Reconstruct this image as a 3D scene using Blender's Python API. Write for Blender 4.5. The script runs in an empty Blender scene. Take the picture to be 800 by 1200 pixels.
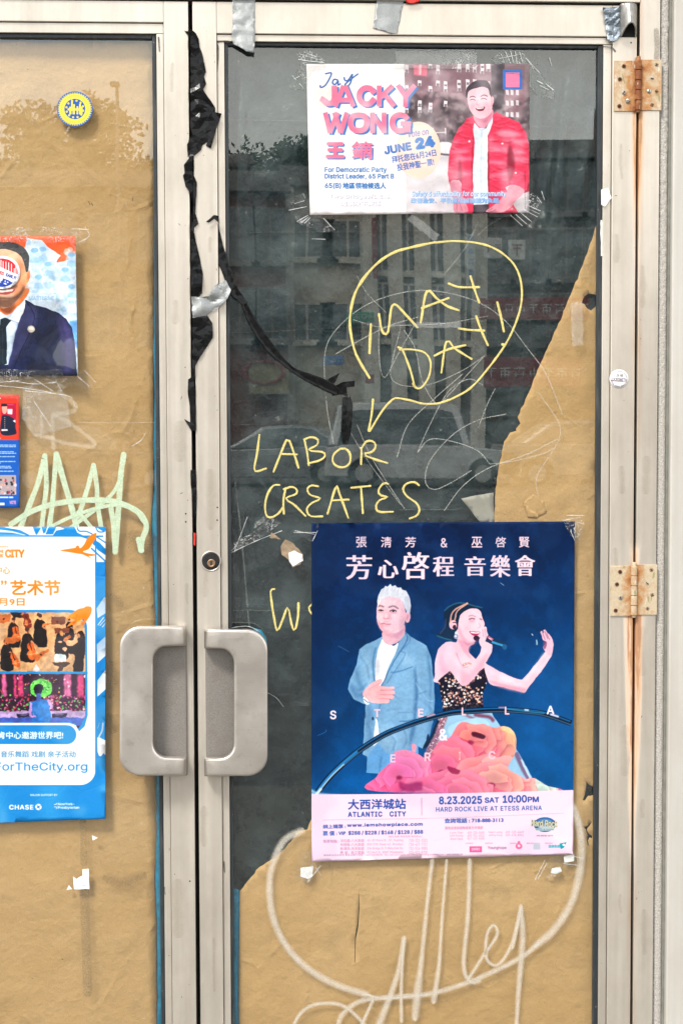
import bpy, bmesh, math, random
import numpy as np
from mathutils import Vector, Matrix, noise
from mathutils.geometry import delaunay_2d_cdt

random.seed(7)
S = bpy.context.scene
COL = S.collection
R = math.radians

# ---------------------------------------------------------------- camera
FPX, TILT, YAW, ROLL, DIST, CAMZ = 2000.0, 3.35, 3.0, -0.18, 3.32, 1.60
cam_d = bpy.data.cameras.new('camera')
cam = bpy.data.objects.new('camera', cam_d)
COL.objects.link(cam)
cam_d.sensor_fit = 'VERTICAL'
cam_d.sensor_height = 36.0
cam_d.lens = 36.0 * FPX / 1200.0
cam_d.clip_start = 0.05
cam_d.clip_end = 2000
CAMROT = (Matrix.Rotation(-R(YAW), 4, 'Z') @ Matrix.Rotation(R(90 - TILT), 4, 'X') @ Matrix.Rotation(R(ROLL), 4, 'Z'))
cam.matrix_world = Matrix.Translation((0, -DIST, CAMZ)) @ CAMROT
S.camera = cam
R3 = CAMROT.to_3x3()

# ---------------------------------------------------------------- world, sun, exposure
SUN_EL, SUN_AZ = 52.0, 215.0         # degrees; light comes from behind the camera, over the street
w = bpy.data.worlds.new('World')
S.world = w
w.use_nodes = True
nt = w.node_tree
nt.nodes.clear()
out = nt.nodes.new('ShaderNodeOutputWorld')
bg = nt.nodes.new('ShaderNodeBackground')
sky = nt.nodes.new('ShaderNodeTexSky')
sky.sky_type = 'NISHITA'
sky.sun_disc = False
sky.sun_elevation = R(SUN_EL)
sky.sun_rotation = R(180 - SUN_AZ)
sky.air_density = 1.0
sky.dust_density = 3.0
bw = nt.nodes.new('ShaderNodeRGBToBW')
hsv = nt.nodes.new('ShaderNodeMixRGB')
tint = nt.nodes.new('ShaderNodeMixRGB'); tint.blend_type = 'MULTIPLY'; tint.inputs[0].default_value = 1.0
tint.inputs[2].default_value = (1.50, 1.42, 1.30, 1)
tc = nt.nodes.new('ShaderNodeTexCoord')
cl = nt.nodes.new('ShaderNodeTexNoise')
cl.inputs['Scale'].default_value = 3.2
cl.inputs['Detail'].default_value = 6
cl.inputs['Roughness'].default_value = 0.55
cr = nt.nodes.new('ShaderNodeMapRange')
cr.inputs[1].default_value = 0.36; cr.inputs[2].default_value = 0.62
cr.inputs[3].default_value = 0.55; cr.inputs[4].default_value = 0.97
nt.links.new(tc.outputs['Generated'], cl.inputs['Vector'])
nt.links.new(cl.outputs['Fac'], cr.inputs[0])
nt.links.new(sky.outputs[0], bw.inputs[0])
nt.links.new(bw.outputs[0], tint.inputs[1])
nt.links.new(cr.outputs[0], hsv.inputs[0])
nt.links.new(sky.outputs[0], hsv.inputs[1])
nt.links.new(tint.outputs[0], hsv.inputs[2])
nt.links.new(hsv.outputs[0], bg.inputs[0])
bg.inputs[1].default_value = 0.15
nt.links.new(bg.outputs[0], out.inputs[0])

sun_d = bpy.data.lights.new('sun', 'SUN')
sun_d.energy = 1.1
sun_d.angle = R(12)
sun_d.color = (1.0, 0.95, 0.88)
sun = bpy.data.objects.new('sun', sun_d)
COL.objects.link(sun)
_a = R(SUN_AZ - 180)
_dir = Vector((-math.sin(_a) * math.cos(R(SUN_EL)) * 1.0, -math.cos(_a) * math.cos(R(SUN_EL)), math.sin(R(SUN_EL))))
sun.rotation_euler = _dir.to_track_quat('Z', 'Y').to_euler()

S.view_settings.view_transform = 'Standard'
S.view_settings.look = 'None'
S.view_settings.gamma = 1.0
S.view_settings.exposure = 2.07
S.cycles.use_denoising = True
S.cycles.max_bounces = 10
S.cycles.transparent_max_bounces = 24
S.cycles.caustics_reflective = False
S.cycles.caustics_refractive = False
S.cycles.sample_clamp_indirect = 6.0


# ---------------------------------------------------------------- placing things
def at(px, py, y=0.0):
    """point of the vertical plane at depth y that the photograph shows at pixel px, py"""
    d = R3 @ Vector((px - 400.0, 600.0 - py, -FPX))
    t = (y + DIST) / d.y
    return Vector((d.x * t, y, CAMZ + d.z * t))


def refl(px, py, D):
    """street point at distance D in front of the doors whose mirror image falls at px, py"""
    p = at(px, py, D)
    return Vector((p.x, -D, p.z))


def X(px, y=0.0, py=600):
    return at(px, py, y).x


def Z(py, px=400, y=0.0):
    return at(px, py, y).z


PX = 0.00166


def meta(o, label=None, cat=None, group=None, kind=None):
    if label: o['label'] = label
    if cat: o['category'] = cat
    if group: o['group'] = group
    if kind: o['kind'] = kind
    return o


def thing(name, loc, label=None, cat=None, group=None, kind=None):
    o = bpy.data.objects.new(name, None)
    o.empty_display_size = 0.1
    COL.objects.link(o)
    o.location = loc
    return meta(o, label, cat, group, kind)


def adopt(o, parent):
    if parent is not None:
        o.parent = parent
        if parent.type == 'EMPTY':          # shapes keep their world coordinates under their thing
            o.matrix_parent_inverse = Matrix.Translation(-parent.location)
    return o


def link(name, me, mats=None, parent=None, smooth=False):
    me.name = name
    o = bpy.data.objects.new(name, me)
    COL.objects.link(o)
    if mats is not None:
        for m in (mats if isinstance(mats, (list, tuple)) else [mats]):
            me.materials.append(m)
    if smooth:
        me.polygons.foreach_set('use_smooth', [True] * len(me.polygons))
    return adopt(o, parent)


def from_bm(name, bm, mats=None, parent=None, smooth=False, bevel=0.0, seg=2, recalc=True):
    if recalc:
        bmesh.ops.recalc_face_normals(bm, faces=bm.faces[:])
    me = bpy.data.meshes.new(name)
    bm.to_mesh(me)
    bm.free()
    o = link(name, me, mats, parent, smooth)
    if bevel:
        b = o.modifiers.new('bevel', 'BEVEL')
        b.width = bevel; b.segments = seg; b.limit_method = 'ANGLE'
        b.harden_normals = False
    return o


def add_box(bm, x0, x1, y0, y1, z0, z1):
    vs = [bm.verts.new((x, y, z)) for x in (x0, x1) for y in (y0, y1) for z in (z0, z1)]
    for f in ((0, 1, 3, 2), (4, 6, 7, 5), (0, 4, 5, 1), (2, 3, 7, 6), (0, 2, 6, 4), (1, 5, 7, 3)):
        bm.faces.new([vs[i] for i in f])
    return vs


def box(name, x0, x1, y0, y1, z0, z1, mat, parent=None, bevel=0.0, seg=2):
    bm = bmesh.new()
    add_box(bm, x0, x1, y0, y1, z0, z1)
    return from_bm(name, bm, mat, parent, bevel=bevel, seg=seg)


def add_cyl(bm, p0, p1, r0, r1=None, n=16, caps=True):
    p0, p1 = Vector(p0), Vector(p1)
    r1 = r0 if r1 is None else r1
    ax = (p1 - p0).normalized()
    u = ax.orthogonal().normalized(); v = ax.cross(u)
    a = [bm.verts.new(p0 + (u * math.cos(t) + v * math.sin(t)) * r0) for t in [2 * math.pi * i / n for i in range(n)]]
    b = [bm.verts.new(p1 + (u * math.cos(t) + v * math.sin(t)) * r1) for t in [2 * math.pi * i / n for i in range(n)]]
    for i in range(n):
        bm.faces.new((a[i], a[(i + 1) % n], b[(i + 1) % n], b[i]))
    if caps:
        bm.faces.new(a[::-1]); bm.faces.new(b)


def cyl(name, p0, p1, r, mat, parent=None, n=24, bevel=0.0, r1=None, smooth=True):
    bm = bmesh.new()
    add_cyl(bm, p0, p1, r, r1, n)
    o = from_bm(name, bm, mat, parent, bevel=bevel)
    if smooth:
        for p in o.data.polygons:
            p.use_smooth = len(p.vertices) == 4
    return o


def lathe(name, prof, center, axis_y=True, mat=None, parent=None, n=28):
    """profile [(radius, depth)] turned about the y axis through center"""
    bm = bmesh.new()
    rings = []
    for r, d in prof:
        rings.append([bm.verts.new((center[0] + r * math.cos(t), center[1] + d, center[2] + r * math.sin(t)))
                      for t in [2 * math.pi * i / n for i in range(n)]])
    for a, b in zip(rings, rings[1:]):
        for i in range(n):
            bm.faces.new((a[i], a[(i + 1) % n], b[(i + 1) % n], b[i]))
    bm.faces.new(rings[0]); bm.faces.new(rings[-1])
    o = from_bm(name, bm, mat, parent)
    for p in o.data.polygons:
        p.use_smooth = len(p.vertices) == 4
    return o


def inside(pts, x, y):
    c = False
    j = len(pts) - 1
    for i in range(len(pts)):
        xi, yi = pts[i]; xj, yj = pts[j]
        if (yi > y) != (yj > y) and x < (xj - xi) * (y - yi) / (yj - yi) + xi:
            c = not c
        j = i
    return c


def spline(pts, n=8, closed=False):
    """Catmull-Rom through pts (tuples of any length)"""
    P = [np.array(p, float) for p in pts]
    out = []
    m = len(P)
    rng = range(m) if closed else range(m - 1)
    for i in rng:
        p1, p2 = P[i], P[(i + 1) % m]
        p0 = P[(i - 1) % m] if (closed or i > 0) else 2 * p1 - p2
        p3 = P[(i + 2) % m] if (closed or i + 2 < m) else 2 * p2 - p1
        for k in range(n):
            t = k / n
            out.append(tuple(0.5 * ((2 * p1) + (-p0 + p2) * t + (2 * p0 - 5 * p1 + 4 * p2 - p3) * t * t
                                    + (-p0 + 3 * p1 - 3 * p2 + p3) * t ** 3)))
    if not closed:
        out.append(tuple(P[-1]))
    return out


def jag(pts, amp, step, seed, closed=True):
    """torn edge: subdivide an outline and jitter it"""
    rnd = random.Random(seed)
    out = []
    m = len(pts)
    for i in range(m if closed else m - 1):
        a, b = pts[i], pts[(i + 1) % m]
        L = math.hypot(b[0] - a[0], b[1] - a[1])
        k = max(1, int(L / step))
        for j in range(k):
            t = j / k
            q = amp if 0 < j else amp * 0.3
            out.append((a[0] + (b[0] - a[0]) * t + rnd.uniform(-q, q), a[1] + (b[1] - a[1]) * t + rnd.uniform(-q, q)))
    if not closed:
        out.append(pts[-1])
    return out


def patch(name, outline, y0, step, disp, mat, parent=None, holes=(), jitter=0.25, smooth=True, thick=0.0004, seed=1, uvf=None):
    """thin sheet over a pixel outline, standing at depth y0 + disp(px, py), with real thickness"""
    rnd = random.Random(seed)
    xs = [p[0] for p in outline]; ys = [p[1] for p in outline]
    pts = [Vector((p[0], p[1])) for p in outline]
    edges = [(i, (i + 1) % len(outline)) for i in range(len(outline))]
    for h in holes:
        b = len(pts)
        pts += [Vector((p[0], p[1])) for p in h]
        edges += [(b + i, b + (i + 1) % len(h)) for i in range(len(h))]
    y = min(ys) + step * 0.5
    while y < max(ys):
        x = min(xs) + step * 0.5
        while x < max(xs):
            qx = x + rnd.uniform(-jitter, jitter) * step; qy = y + rnd.uniform(-jitter, jitter) * step
            if inside(outline, qx, qy) and not any(inside(h, qx, qy) for h in holes):
                pts.append(Vector((qx, qy)))
            x += step
        y += step
    vs, es, fs, _, _, _ = delaunay_2d_cdt(pts, edges, [], 1, 1e-4)
    V = []
    for v in vs:
        V.append(at(v.x, v.y, y0 + disp(v.x, v.y)))
    F = []
    for f in fs:
        cx = sum(vs[i].x for i in f) / len(f); cy = sum(vs[i].y for i in f) / len(f)
        if any(inside(h, cx, cy) for h in holes) or not inside(outline, cx, cy):
            continue
        F.append(list(f))
    me = bpy.data.meshes.new(name)
    me.from_pydata([tuple(v) for v in V], [], F)
    me.update()
    # make faces look out to the street (-y)
    if len(F) and sum(p.normal.y * p.area for p in me.polygons) > 0:
        me.flip_normals()
    uv = me.uv_layers.new(name='UVMap')
    for l in me.loops:
        v = vs[l.vertex_index]
        uv.data[l.index].uv = uvf(v.x, v.y) if uvf else (v.x / 100.0, -v.y / 100.0)
    o = link(name, me, mat, parent, smooth)
    if thick:
        m = o.modifiers.new('thickness', 'SOLIDIFY')
        m.thickness = thick; m.offset = -1
    return o


def fbm(x, y, s, oct=4, seed=0.0):
    return noise.fractal(Vector((x / s + seed * 13.7, y / s - seed * 7.1, seed)), 0.6, 2.0, oct)


def ridge(x, y, s, seed=0.0):
    n = noise.noise(Vector((x / s + seed * 5.3, y / s + seed * 9.7, seed)))
    return (1 - abs(n) * 2) ** 3 if abs(n) < 0.5 else 0.0


def seg_dist(x, y, a, b):
    ax, ay = a; bx, by = b
    dx, dy = bx - ax, by - ay
    t = max(0, min(1, ((x - ax) * dx + (y - ay) * dy) / (dx * dx + dy * dy + 1e-9)))
    return math.hypot(x - ax - t * dx, y - ay - t * dy), t


def stroke_mesh(name, strokes, y0, mat, parent=None, thick=0.0003, lift=0.00006, taper=False, rnd_w=0.20, seed=3, step=3.0, yfn=None):
    """painted or marker strokes lying on glass: [(points [(px,py[,w])], width px)]"""
    rnd = random.Random(seed)
    bm = bmesh.new()
    uvl = bm.loops.layers.uv.new('UVMap')
    for si, (pts, wd) in enumerate(strokes):
        P = spline([(p[0], p[1], (p[2] if len(p) > 2 else 1.0)) for p in pts], 10)
        # resample
        Q = [P[0]]; acc = 0
        for p in P[1:]:
            if math.hypot(p[0] - Q[-1][0], p[1] - Q[-1][1]) > step:
                Q.append(p)
        if math.hypot(P[-1][0] - Q[-1][0], P[-1][1] - Q[-1][1]) > 0.3: Q.append(P[-1])
        if len(Q) < 2: Q.append(P[-1])
        ph = rnd.uniform(0, 99)
        rows = []
        yy = y0 - lift * (si + 1)
        L = 0
        n = len(Q)
        for i, q in enumerate(Q):
            a = Q[max(0, i - 1)]; b = Q[min(n - 1, i + 1)]
            tx, ty = b[0] - a[0], b[1] - a[1]
            l = math.hypot(tx, ty) or 1
            tx /= l; ty /= l
            if i: L += math.hypot(q[0] - Q[i - 1][0], q[1] - Q[i - 1][1])
            hw = wd * 0.5 * q[2] * (1 + rnd_w * noise.noise(Vector((L / 9.0, ph, 0))) * 2)
            ends = []
            if i == 0: ends = [(-hw * 0.8, 0.45), (-hw * 0.45, 0.82)]
            row = []
            def mk(off, k):
                r = []
                for s_, h in ((-1, 0), (-0.6, 1), (0, 1), (0.6, 1), (1, 0)):
                    x = q[0] + tx * off - ty * hw * k * s_; y = q[1] + ty * off + tx * hw * k * s_
                    r.append((bm.verts.new(at(x, y, (yy if yfn is None else yfn(x, y)) - h * thick)), (L + off, s_)))
                return r
            for off, k in ends: rows.append(mk(off, k))
            rows.append(mk(0, 1))
            if i == n - 1:
                rows.append(mk(hw * 0.45, 0.82)); rows.append(mk(hw * 0.8, 0.45))
        for a, b in zip(rows, rows[1:]):
            for j in range(4):
                q4 = (a[j], a[j + 1], b[j + 1], b[j])
                try:
                    f = bm.faces.new([t[0] for t in q4])
                except ValueError:
                    continue
                for lp, t in zip(f.loops, q4):
                    lp[uvl].uv = (t[1][0] / 100.0, t[1][1] * 0.5 + 0.5)
    me = bpy.data.meshes.new(name)
    bm.to_mesh(me); bm.free()
    if sum(p.normal.y * p.area for p in me.polygons) > 0:
        me.flip_normals()
    return link(name, me, mat, parent, True)


# ---------------------------------------------------------------- node helpers
class NT:
    def __init__(s, name):
        s.m = bpy.data.materials.new(name)
        s.m.use_nodes = True
        s.t = s.m.node_tree
        s.t.nodes.clear()
        s.out = s.n('OutputMaterial')

    def n(s, typ, **kw):
        nd = s.t.nodes.new('ShaderNode' + typ)
        for k, v in kw.items():
            setattr(nd, k, v)
        return nd

    def l(s, a, b):
        s.t.links.new(a, b)

    def set(s, sock, v):
        if hasattr(v, 'is_linked') or hasattr(v, 'links'):
            s.l(v, sock)
        else:
            sock.default_value = v

    def noise(s, vec, scale, detail=4, rough=0.55, dist=0.0):
        n = s.n('TexNoise')
        s.l(vec, n.inputs['Vector'])
        n.inputs['Scale'].default_value = scale
        n.inputs['Detail'].default_value = detail
        n.inputs['Roughness'].default_value = rough
        n.inputs['Distortion'].default_value = dist
        return n.outputs['Fac']

    def rng(s, v, a, b, c=0.0, d=1.0, smooth=False):
        n = s.n('MapRange')
        if smooth: n.interpolation_type = 'SMOOTHSTEP'
        s.set(n.inputs[0], v)
        for i, q in zip((1, 2, 3, 4), (a, b, c, d)):
            n.inputs[i].default_value = q
        return n.outputs[0]

    def math(s, op, a, b=0.0, c=None, clamp=False):
        n = s.n('Math', operation=op)
        n.use_clamp = clamp
        s.set(n.inputs[0], a); s.set(n.inputs[1], b)
        if c is not None: s.set(n.inputs[2], c)
        return n.outputs[0]

    def mix(s, f, a, b, mode='MIX'):
        n = s.n('MixRGB', blend_type=mode)
        s.set(n.inputs[0], f)
        for sock, v in ((n.inputs[1], a), (n.inputs[2], b)):
            if isinstance(v, tuple) and len(v) == 3: v = (*v, 1)
            s.set(sock, v)
        return n.outputs[0]

    def obj(s, scale=(1, 1, 1)):
        g = s.n('TexCoord')
        m = s.n('Mapping')
        s.l(g.outputs['Object'], m.inputs[0])
        m.inputs['Scale'].default_value = scale
        return m.outputs[0]

    def uv(s, scale=(1, 1, 1)):
        g = s.n('TexCoord')
        m = s.n('Mapping')
        s.l(g.outputs['UV'], m.inputs[0])
        m.inputs['Scale'].default_value = scale
        return m.outputs[0]

    def bump(s, h, strength=0.3, dist=0.001):
        n = s.n('Bump')
        n.inputs['Strength'].default_value = strength
        n.inputs['Distance'].default_value = dist
        s.l(h, n.inputs['Height'])
        return n.outputs[0]

    def bsdf(s, color, rough=0.5, metal=0.0, normal=None, spec=0.5, coat=0.0, alpha=None, coat_rough=0.05):
        b = s.n('BsdfPrincipled')
        if isinstance(color, tuple) and len(color) == 3: color = (*color, 1)
        s.set(b.inputs['Base Color'], color)
        s.set(b.inputs['Roughness'], rough)
        s.set(b.inputs['Metallic'], metal)
        s.set(b.inputs['Specular IOR Level'], spec)
        s.set(b.inputs['Coat Weight'], coat)
        s.set(b.inputs['Coat Roughness'], coat_rough)
        if alpha is not None: s.set(b.inputs['Alpha'], alpha)
        if normal is not None: s.l(normal, b.inputs['Normal'])
        return b.outputs[0]

    def done(s, sh):
        s.l(sh, s.out.inputs[0])
        return s.m


def lin(r, g, b):
    f = lambda c: (c / 255.0 / 12.92 if c / 255.0 <= 0.04045 else ((c / 255.0 + 0.055) / 1.055) ** 2.4)
    return (f(r), f(g), f(b))


def simple(name, color, rough=0.5, metal=0.0, var=0.12, scale=40.0, bump=0.0, coat=0.0, spec=0.5):
    t = NT(name)
    o = t.obj()
    n = t.noise(o, scale, 5)
    lo = tuple(c * (1 - var) for c in color); hi = tuple(min(1, c * (1 + var)) for c in color)
    c = t.mix(t.rng(n, 0.3, 0.7), lo, hi)
    nm = t.bump(t.noise(o, scale * 8, 3), bump, 0.001) if bump else None
    return t.done(t.bsdf(c, t.rng(n, 0.3, 0.7, rough * 0.85, min(1, rough * 1.15)), metal, nm, spec, coat))

# ---------------------------------------------------------------- materials
def paint_aluminium(name, rust_x=None, rust_z=(), dirt=1.0, base=(0.685, 0.635, 0.555), metal=0.62):
    """cream anodised aluminium with vertical wipe streaks, grime and, near the hinges, rust that has run down"""
    t = NT(name)
    o = t.obj()
    st = t.noise(t.obj((60, 60, 1.6)), 1.0, 6, 0.6)
    bl = t.noise(t.obj((1, 1, 0.5)), 7.0, 6, 0.68)
    fine = t.noise(o, 260.0, 3, 0.6)
    c = t.mix(t.rng(st, 0.35, 0.68), tuple(v * 0.93 for v in base), tuple(min(1, v * 1.05) for v in base))
    c = t.mix(t.rng(bl, 0.42, 0.75, 0, 0.5 * dirt), c, (0.36, 0.315, 0.25))
    spk = t.math('GREATER_THAN', t.noise(o, 420.0, 1, 0.3), 0.815)
    c = t.mix(t.math('MULTIPLY', spk, 0.5), c, (0.08, 0.07, 0.06))
    v = t.n('TexVoronoi'); v.feature = 'DISTANCE_TO_EDGE'
    # short scratches
    sc = t.noise(t.obj((900, 900, 26)), 1.0, 1, 0.5)
    scm = t.math('MULTIPLY', t.math('GREATER_THAN', sc, 0.79), t.rng(t.noise(o, 14, 2), 0.48, 0.62))
    c = t.mix(t.math('MULTIPLY', scm, 0.55), c, (0.8, 0.78, 0.73))
    rough = t.rng(st, 0.3, 0.7, 0.28, 0.40)
    met = metal
    if rust_x is not None:
        sp = t.n('SeparateXYZ'); t.l(t.obj(), sp.inputs[0])
        dx = t.math('ABSOLUTE', t.math('SUBTRACT', sp.outputs[0], rust_x))
        tot = None
        n1 = t.noise(t.obj((120, 120, 7)), 1.0, 6, 0.65)
        for (zt, lo, width, amt) in rust_z:      # stain starts at zt and fades to zt - lo
            below = t.math('SUBTRACT', zt, sp.outputs[2])
            vert = t.math('MULTIPLY', t.rng(below, -0.035, 0.0, 0, 1, True), t.rng(below, 0.0, lo, 1, 0))
            wid = t.rng(below, -0.04, lo, width * 1.25, width * 0.3)
            hor = t.math('SUBTRACT', 1.0, t.math('DIVIDE', dx, wid), clamp=True)
            m = t.math('MULTIPLY', t.math('MULTIPLY', vert, hor), amt)
            tot = m if tot is None else t.math('MAXIMUM', tot, m)
        k = t.math('MULTIPLY', tot, t.rng(n1, 0.35, 0.68, 0.05, 1.7), clamp=True)
        c = t.mix(t.rng(k, 0.05, 0.9, 0, 0.85), c, t.mix(t.rng(k, 0.45, 1.1), (0.66, 0.32, 0.11), (0.28, 0.09, 0.025)))
        # grubby line right along the joint
        edge = t.math('MULTIPLY', t.rng(dx, 0.0, 0.014, 1, 0), t.rng(t.noise(t.obj((20, 20, 3)), 1.0, 5), 0.4, 0.7))
        c = t.mix(t.math('MULTIPLY', edge, 0.75), c, (0.50, 0.27, 0.10))
        met = t.rng(k, 0.0, 0.4, metal, 0.0)
        rough = t.math('ADD', rough, t.math('MULTIPLY', k, 0.35), clamp=True)
    nm = t.bump(t.math('ADD', t.math('MULTIPLY', st, 0.6), t.math('MULTIPLY', fine, 0.25)), 0.12, 0.001)
    return t.done(t.bsdf(c, rough, met, nm, 0.5))


def kraft(name):
    t = NT(name)
    o = t.obj()
    a = t.noise(o, 4.2, 5, 0.6, 0.3)
    b = t.noise(o, 16.0, 4, 0.6)
    f = t.noise(t.obj((1, 1, 0.35)), 900.0, 2, 0.6)
    c = t.mix(t.rng(a, 0.32, 0.68), (0.57, 0.345, 0.135), (0.67, 0.425, 0.19))
    c = t.mix(t.rng(b, 0.55, 0.8, 0, 0.35), c, (0.335, 0.215, 0.10))
    c = t.mix(t.rng(f, 0.35, 0.7, 0, 0.28), c, (0.30, 0.19, 0.09))
    spk = t.math('GREATER_THAN', t.noise(o, 300.0, 1, 0.4), 0.80)
    c = t.mix(t.math('MULTIPLY', spk, 0.45), c, (0.12, 0.075, 0.035))
    vo = t.n('TexVoronoi'); vo.inputs['Scale'].default_value = 4.5; t.l(t.obj(), vo.inputs[0])
    vo2 = t.n('TexVoronoi'); vo2.feature = 'DISTANCE_TO_EDGE'; vo2.inputs['Scale'].default_value = 5.0
    t.l(t.mix(0.06, t.obj(), t.noise(o, 9, 3)), vo2.inputs[0])
    cre = t.math('MULTIPLY', t.rng(vo2.outputs[0], 0, 0.03, 1, 0), t.rng(b, 0.45, 0.65))
    h = t.math('ADD', t.math('ADD', t.noise(o, 28.0, 5, 0.6), t.math('MULTIPLY', f, 0.08)), t.math('ADD', t.math('MULTIPLY', vo.outputs[0], 0.9), t.math('MULTIPLY', cre, 0.3)))
    return t.done(t.bsdf(c, 0.62, 0, t.bump(h, 0.5, 0.009), 0.35))


def plastic_sheet(name):
    t = NT(name)
    o = t.obj()
    a = t.noise(o, 9.0, 6, 0.65, 0.0)
    c = t.mix(t.rng(a, 0.42, 0.68), (0.006, 0.018, 0.023), (0.050, 0.074, 0.078))
    dust = t.math('GREATER_THAN', t.noise(o, 330.0, 2, 0.5), 0.73)
    c = t.mix(t.math('MULTIPLY', dust, t.rng(t.noise(o, 6, 4), 0.35, 0.65, 0.0, 0.5)), c, (0.30, 0.31, 0.28))
    vo = t.n('TexVoronoi'); vo.inputs['Scale'].default_value = 11.0; t.l(t.obj((1, 1, 0.6)), vo.inputs[0])
    h = t.math('ADD', t.math('MULTIPLY', vo.outputs[0], 1.0), t.math('MULTIPLY', t.noise(o, 60.0, 4, 0.6), 0.25))
    return t.done(t.bsdf(c, t.rng(a, 0.3, 0.7, 0.22, 0.36), 0, t.bump(h, 0.8, 0.014), 0.32))


def glass(name, grime=0.06, tintc=(0.95, 0.96, 0.95), haze=0.0):
    """window pane: clear body, mirror-like reflection from its faces, a thin uneven film of dust and wipe marks"""
    t = NT(name)
    o = t.obj()
    tr = t.n('BsdfTransparent'); tr.inputs[0].default_value = (*tintc, 1)
    gl = t.n('BsdfGlossy'); gl.inputs['Roughness'].default_value = 0.004
    gl.inputs[0].default_value = (0.93, 0.99, 1.0, 1)
    fr = t.n('Fresnel'); fr.inputs[0].default_value = 1.52
    ge = t.n('NewGeometry')
    f = t.math('MULTIPLY', t.math('MULTIPLY', fr.outputs[0], 2.15), t.math('SUBTRACT', 1.0, ge.outputs['Backfacing']), clamp=True)
    wav = t.bump(t.noise(o, 1.6, 2, 0.4), 0.05, 0.02)
    t.l(wav, gl.inputs['Normal'])
    mx = t.n('MixShader'); t.l(f, mx.inputs[0]); t.l(tr.outputs[0], mx.inputs[1]); t.l(gl.outputs[0], mx.inputs[2])
    df = t.n('BsdfDiffuse'); df.inputs[0].default_value = (0.62, 0.62, 0.58, 1)
    big = t.rng(t.noise(o, 3.0, 5, 0.6, 0.5), 0.38, 0.7)
    spots = t.math('GREATER_THAN', t.noise(o, 260.0, 2, 0.5), 0.745)
    spots2 = t.math('GREATER_THAN', t.noise(o, 120.0, 1, 0.4), 0.80)
    wipe = t.rng(t.noise(t.obj((18, 18, 60)), 1.0, 5, 0.6, 1.2), 0.55, 0.75)
    d = t.math('MULTIPLY', t.math('ADD', t.math('ADD', t.math('MULTIPLY', big, 0.55), t.math('MULTIPLY', wipe, 0.35)),
                                  t.math('ADD', t.math('MULTIPLY', spots, 5.0), t.math('MULTIPLY', spots2, 6.0))), grime)
    d = t.math('ADD', d, haze)
    d = t.math('MULTIPLY', d, t.math('SUBTRACT', 1.0, ge.outputs['Backfacing']), clamp=True)
    m2 = t.n('MixShader'); t.l(d, m2.inputs[0]); t.l(mx.outputs[0], m2.inputs[1]); t.l(df.outputs[0], m2.inputs[2])
    return t.done(m2.outputs[0])


def rubber(name, c=(0.018, 0.024, 0.028)):
    t = NT(name)
    o = t.obj()
    n = t.noise(t.obj((80, 80, 12)), 1.0, 5, 0.6)
    col = t.mix(t.rng(n, 0.5, 0.8, 0, 0.6), c, (0.10, 0.105, 0.10))
    col = t.mix(t.math('MULTIPLY', t.math('GREATER_THAN', t.noise(o, 200, 1), 0.76), 0.7), col, (0.35, 0.34, 0.30))
    return t.done(t.bsdf(col, 0.5, 0, t.bump(n, 0.3, 0.002), 0.5))


def duct(name, base=(0.36, 0.38, 0.38), rib=0.5):
    t = NT(name)
    u = t.uv()
    wv = t.n('TexWave'); wv.wave_type = 'BANDS'; wv.bands_direction = 'Y'; wv.wave_profile = 'SIN'
    t.l(u, wv.inputs[0]); wv.inputs['Scale'].default_value = 9.0; wv.inputs['Distortion'].default_value = 0.6
    n = t.noise(u, 14.0, 5)
    c = t.mix(t.rng(n, 0.35, 0.7), tuple(v * 0.82 for v in base), tuple(v * 1.15 for v in base))
    c = t.mix(t.math('MULTIPLY', wv.outputs['Fac'], rib * 0.5), c, tuple(v * 0.62 for v in base))
    h = t.math('ADD', t.math('MULTIPLY', wv.outputs['Fac'], 0.5), t.noise(u, 60.0, 3))
    return t.done(t.bsdf(c, 0.33, 0.45, t.bump(h, 0.5, 0.0006), 0.5))


def black_film(name):
    t = NT(name)
    u = t.obj()
    n = t.noise(u, 45.0, 6, 0.65, 0.8)
    c = t.mix(t.rng(n, 0.4, 0.75), (0.004, 0.0045, 0.005), (0.014, 0.015, 0.016))
    return t.done(t.bsdf(c, t.rng(n, 0.3, 0.7, 0.12, 0.26), 0, t.bump(n, 0.2, 0.003), 0.2))


def film_clear(name, base=0.02, crinkle=0.5, scale=60.0):
    """clear packing tape: see-through, with milky white where it has wrinkled or let go of the glass"""
    t = NT(name)
    o = t.obj()
    tr = t.n('BsdfTransparent'); tr.inputs[0].default_value = (0.97, 0.98, 0.97, 1)
    gl = t.n('BsdfGlossy'); gl.inputs['Roughness'].default_value = 0.12
    n1 = t.noise(t.obj(), scale, 3, 0.5, 2.2)
    hgt = t.bump(n1, 0.9, 0.004)
    t.l(hgt, gl.inputs['Normal'])
    fr = t.n('Fresnel'); fr.inputs[0].default_value = 1.5; t.l(hgt, fr.inputs['Normal'])
    mx = t.n('MixShader'); t.l(t.math('MULTIPLY', fr.outputs[0], 0.25, clamp=True), mx.inputs[0])
    t.l(tr.outputs[0], mx.inputs[1]); t.l(gl.outputs[0], mx.inputs[2])
    df = t.n('BsdfDiffuse'); df.inputs[0].default_value = (0.85, 0.86, 0.86, 1)
    r = t.math('ABSOLUTE', t.math('SUBTRACT', n1, 0.5))
    lines = t.math('SUBTRACT', 1.0, t.math('DIVIDE', r, 0.022), clamp=True)
    gate = t.rng(t.noise(o, scale * 0.45, 3), 0.48, 0.62)
    a = t.math('ADD', t.math('MULTIPLY', t.math('MULTIPLY', lines, gate), crinkle), base, clamp=True)
    m2 = t.n('MixShader'); t.l(a, m2.inputs[0]); t.l(mx.outputs[0], m2.inputs[1]); t.l(df.outputs[0], m2.inputs[2])
    return t.done(m2.outputs[0])


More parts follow.
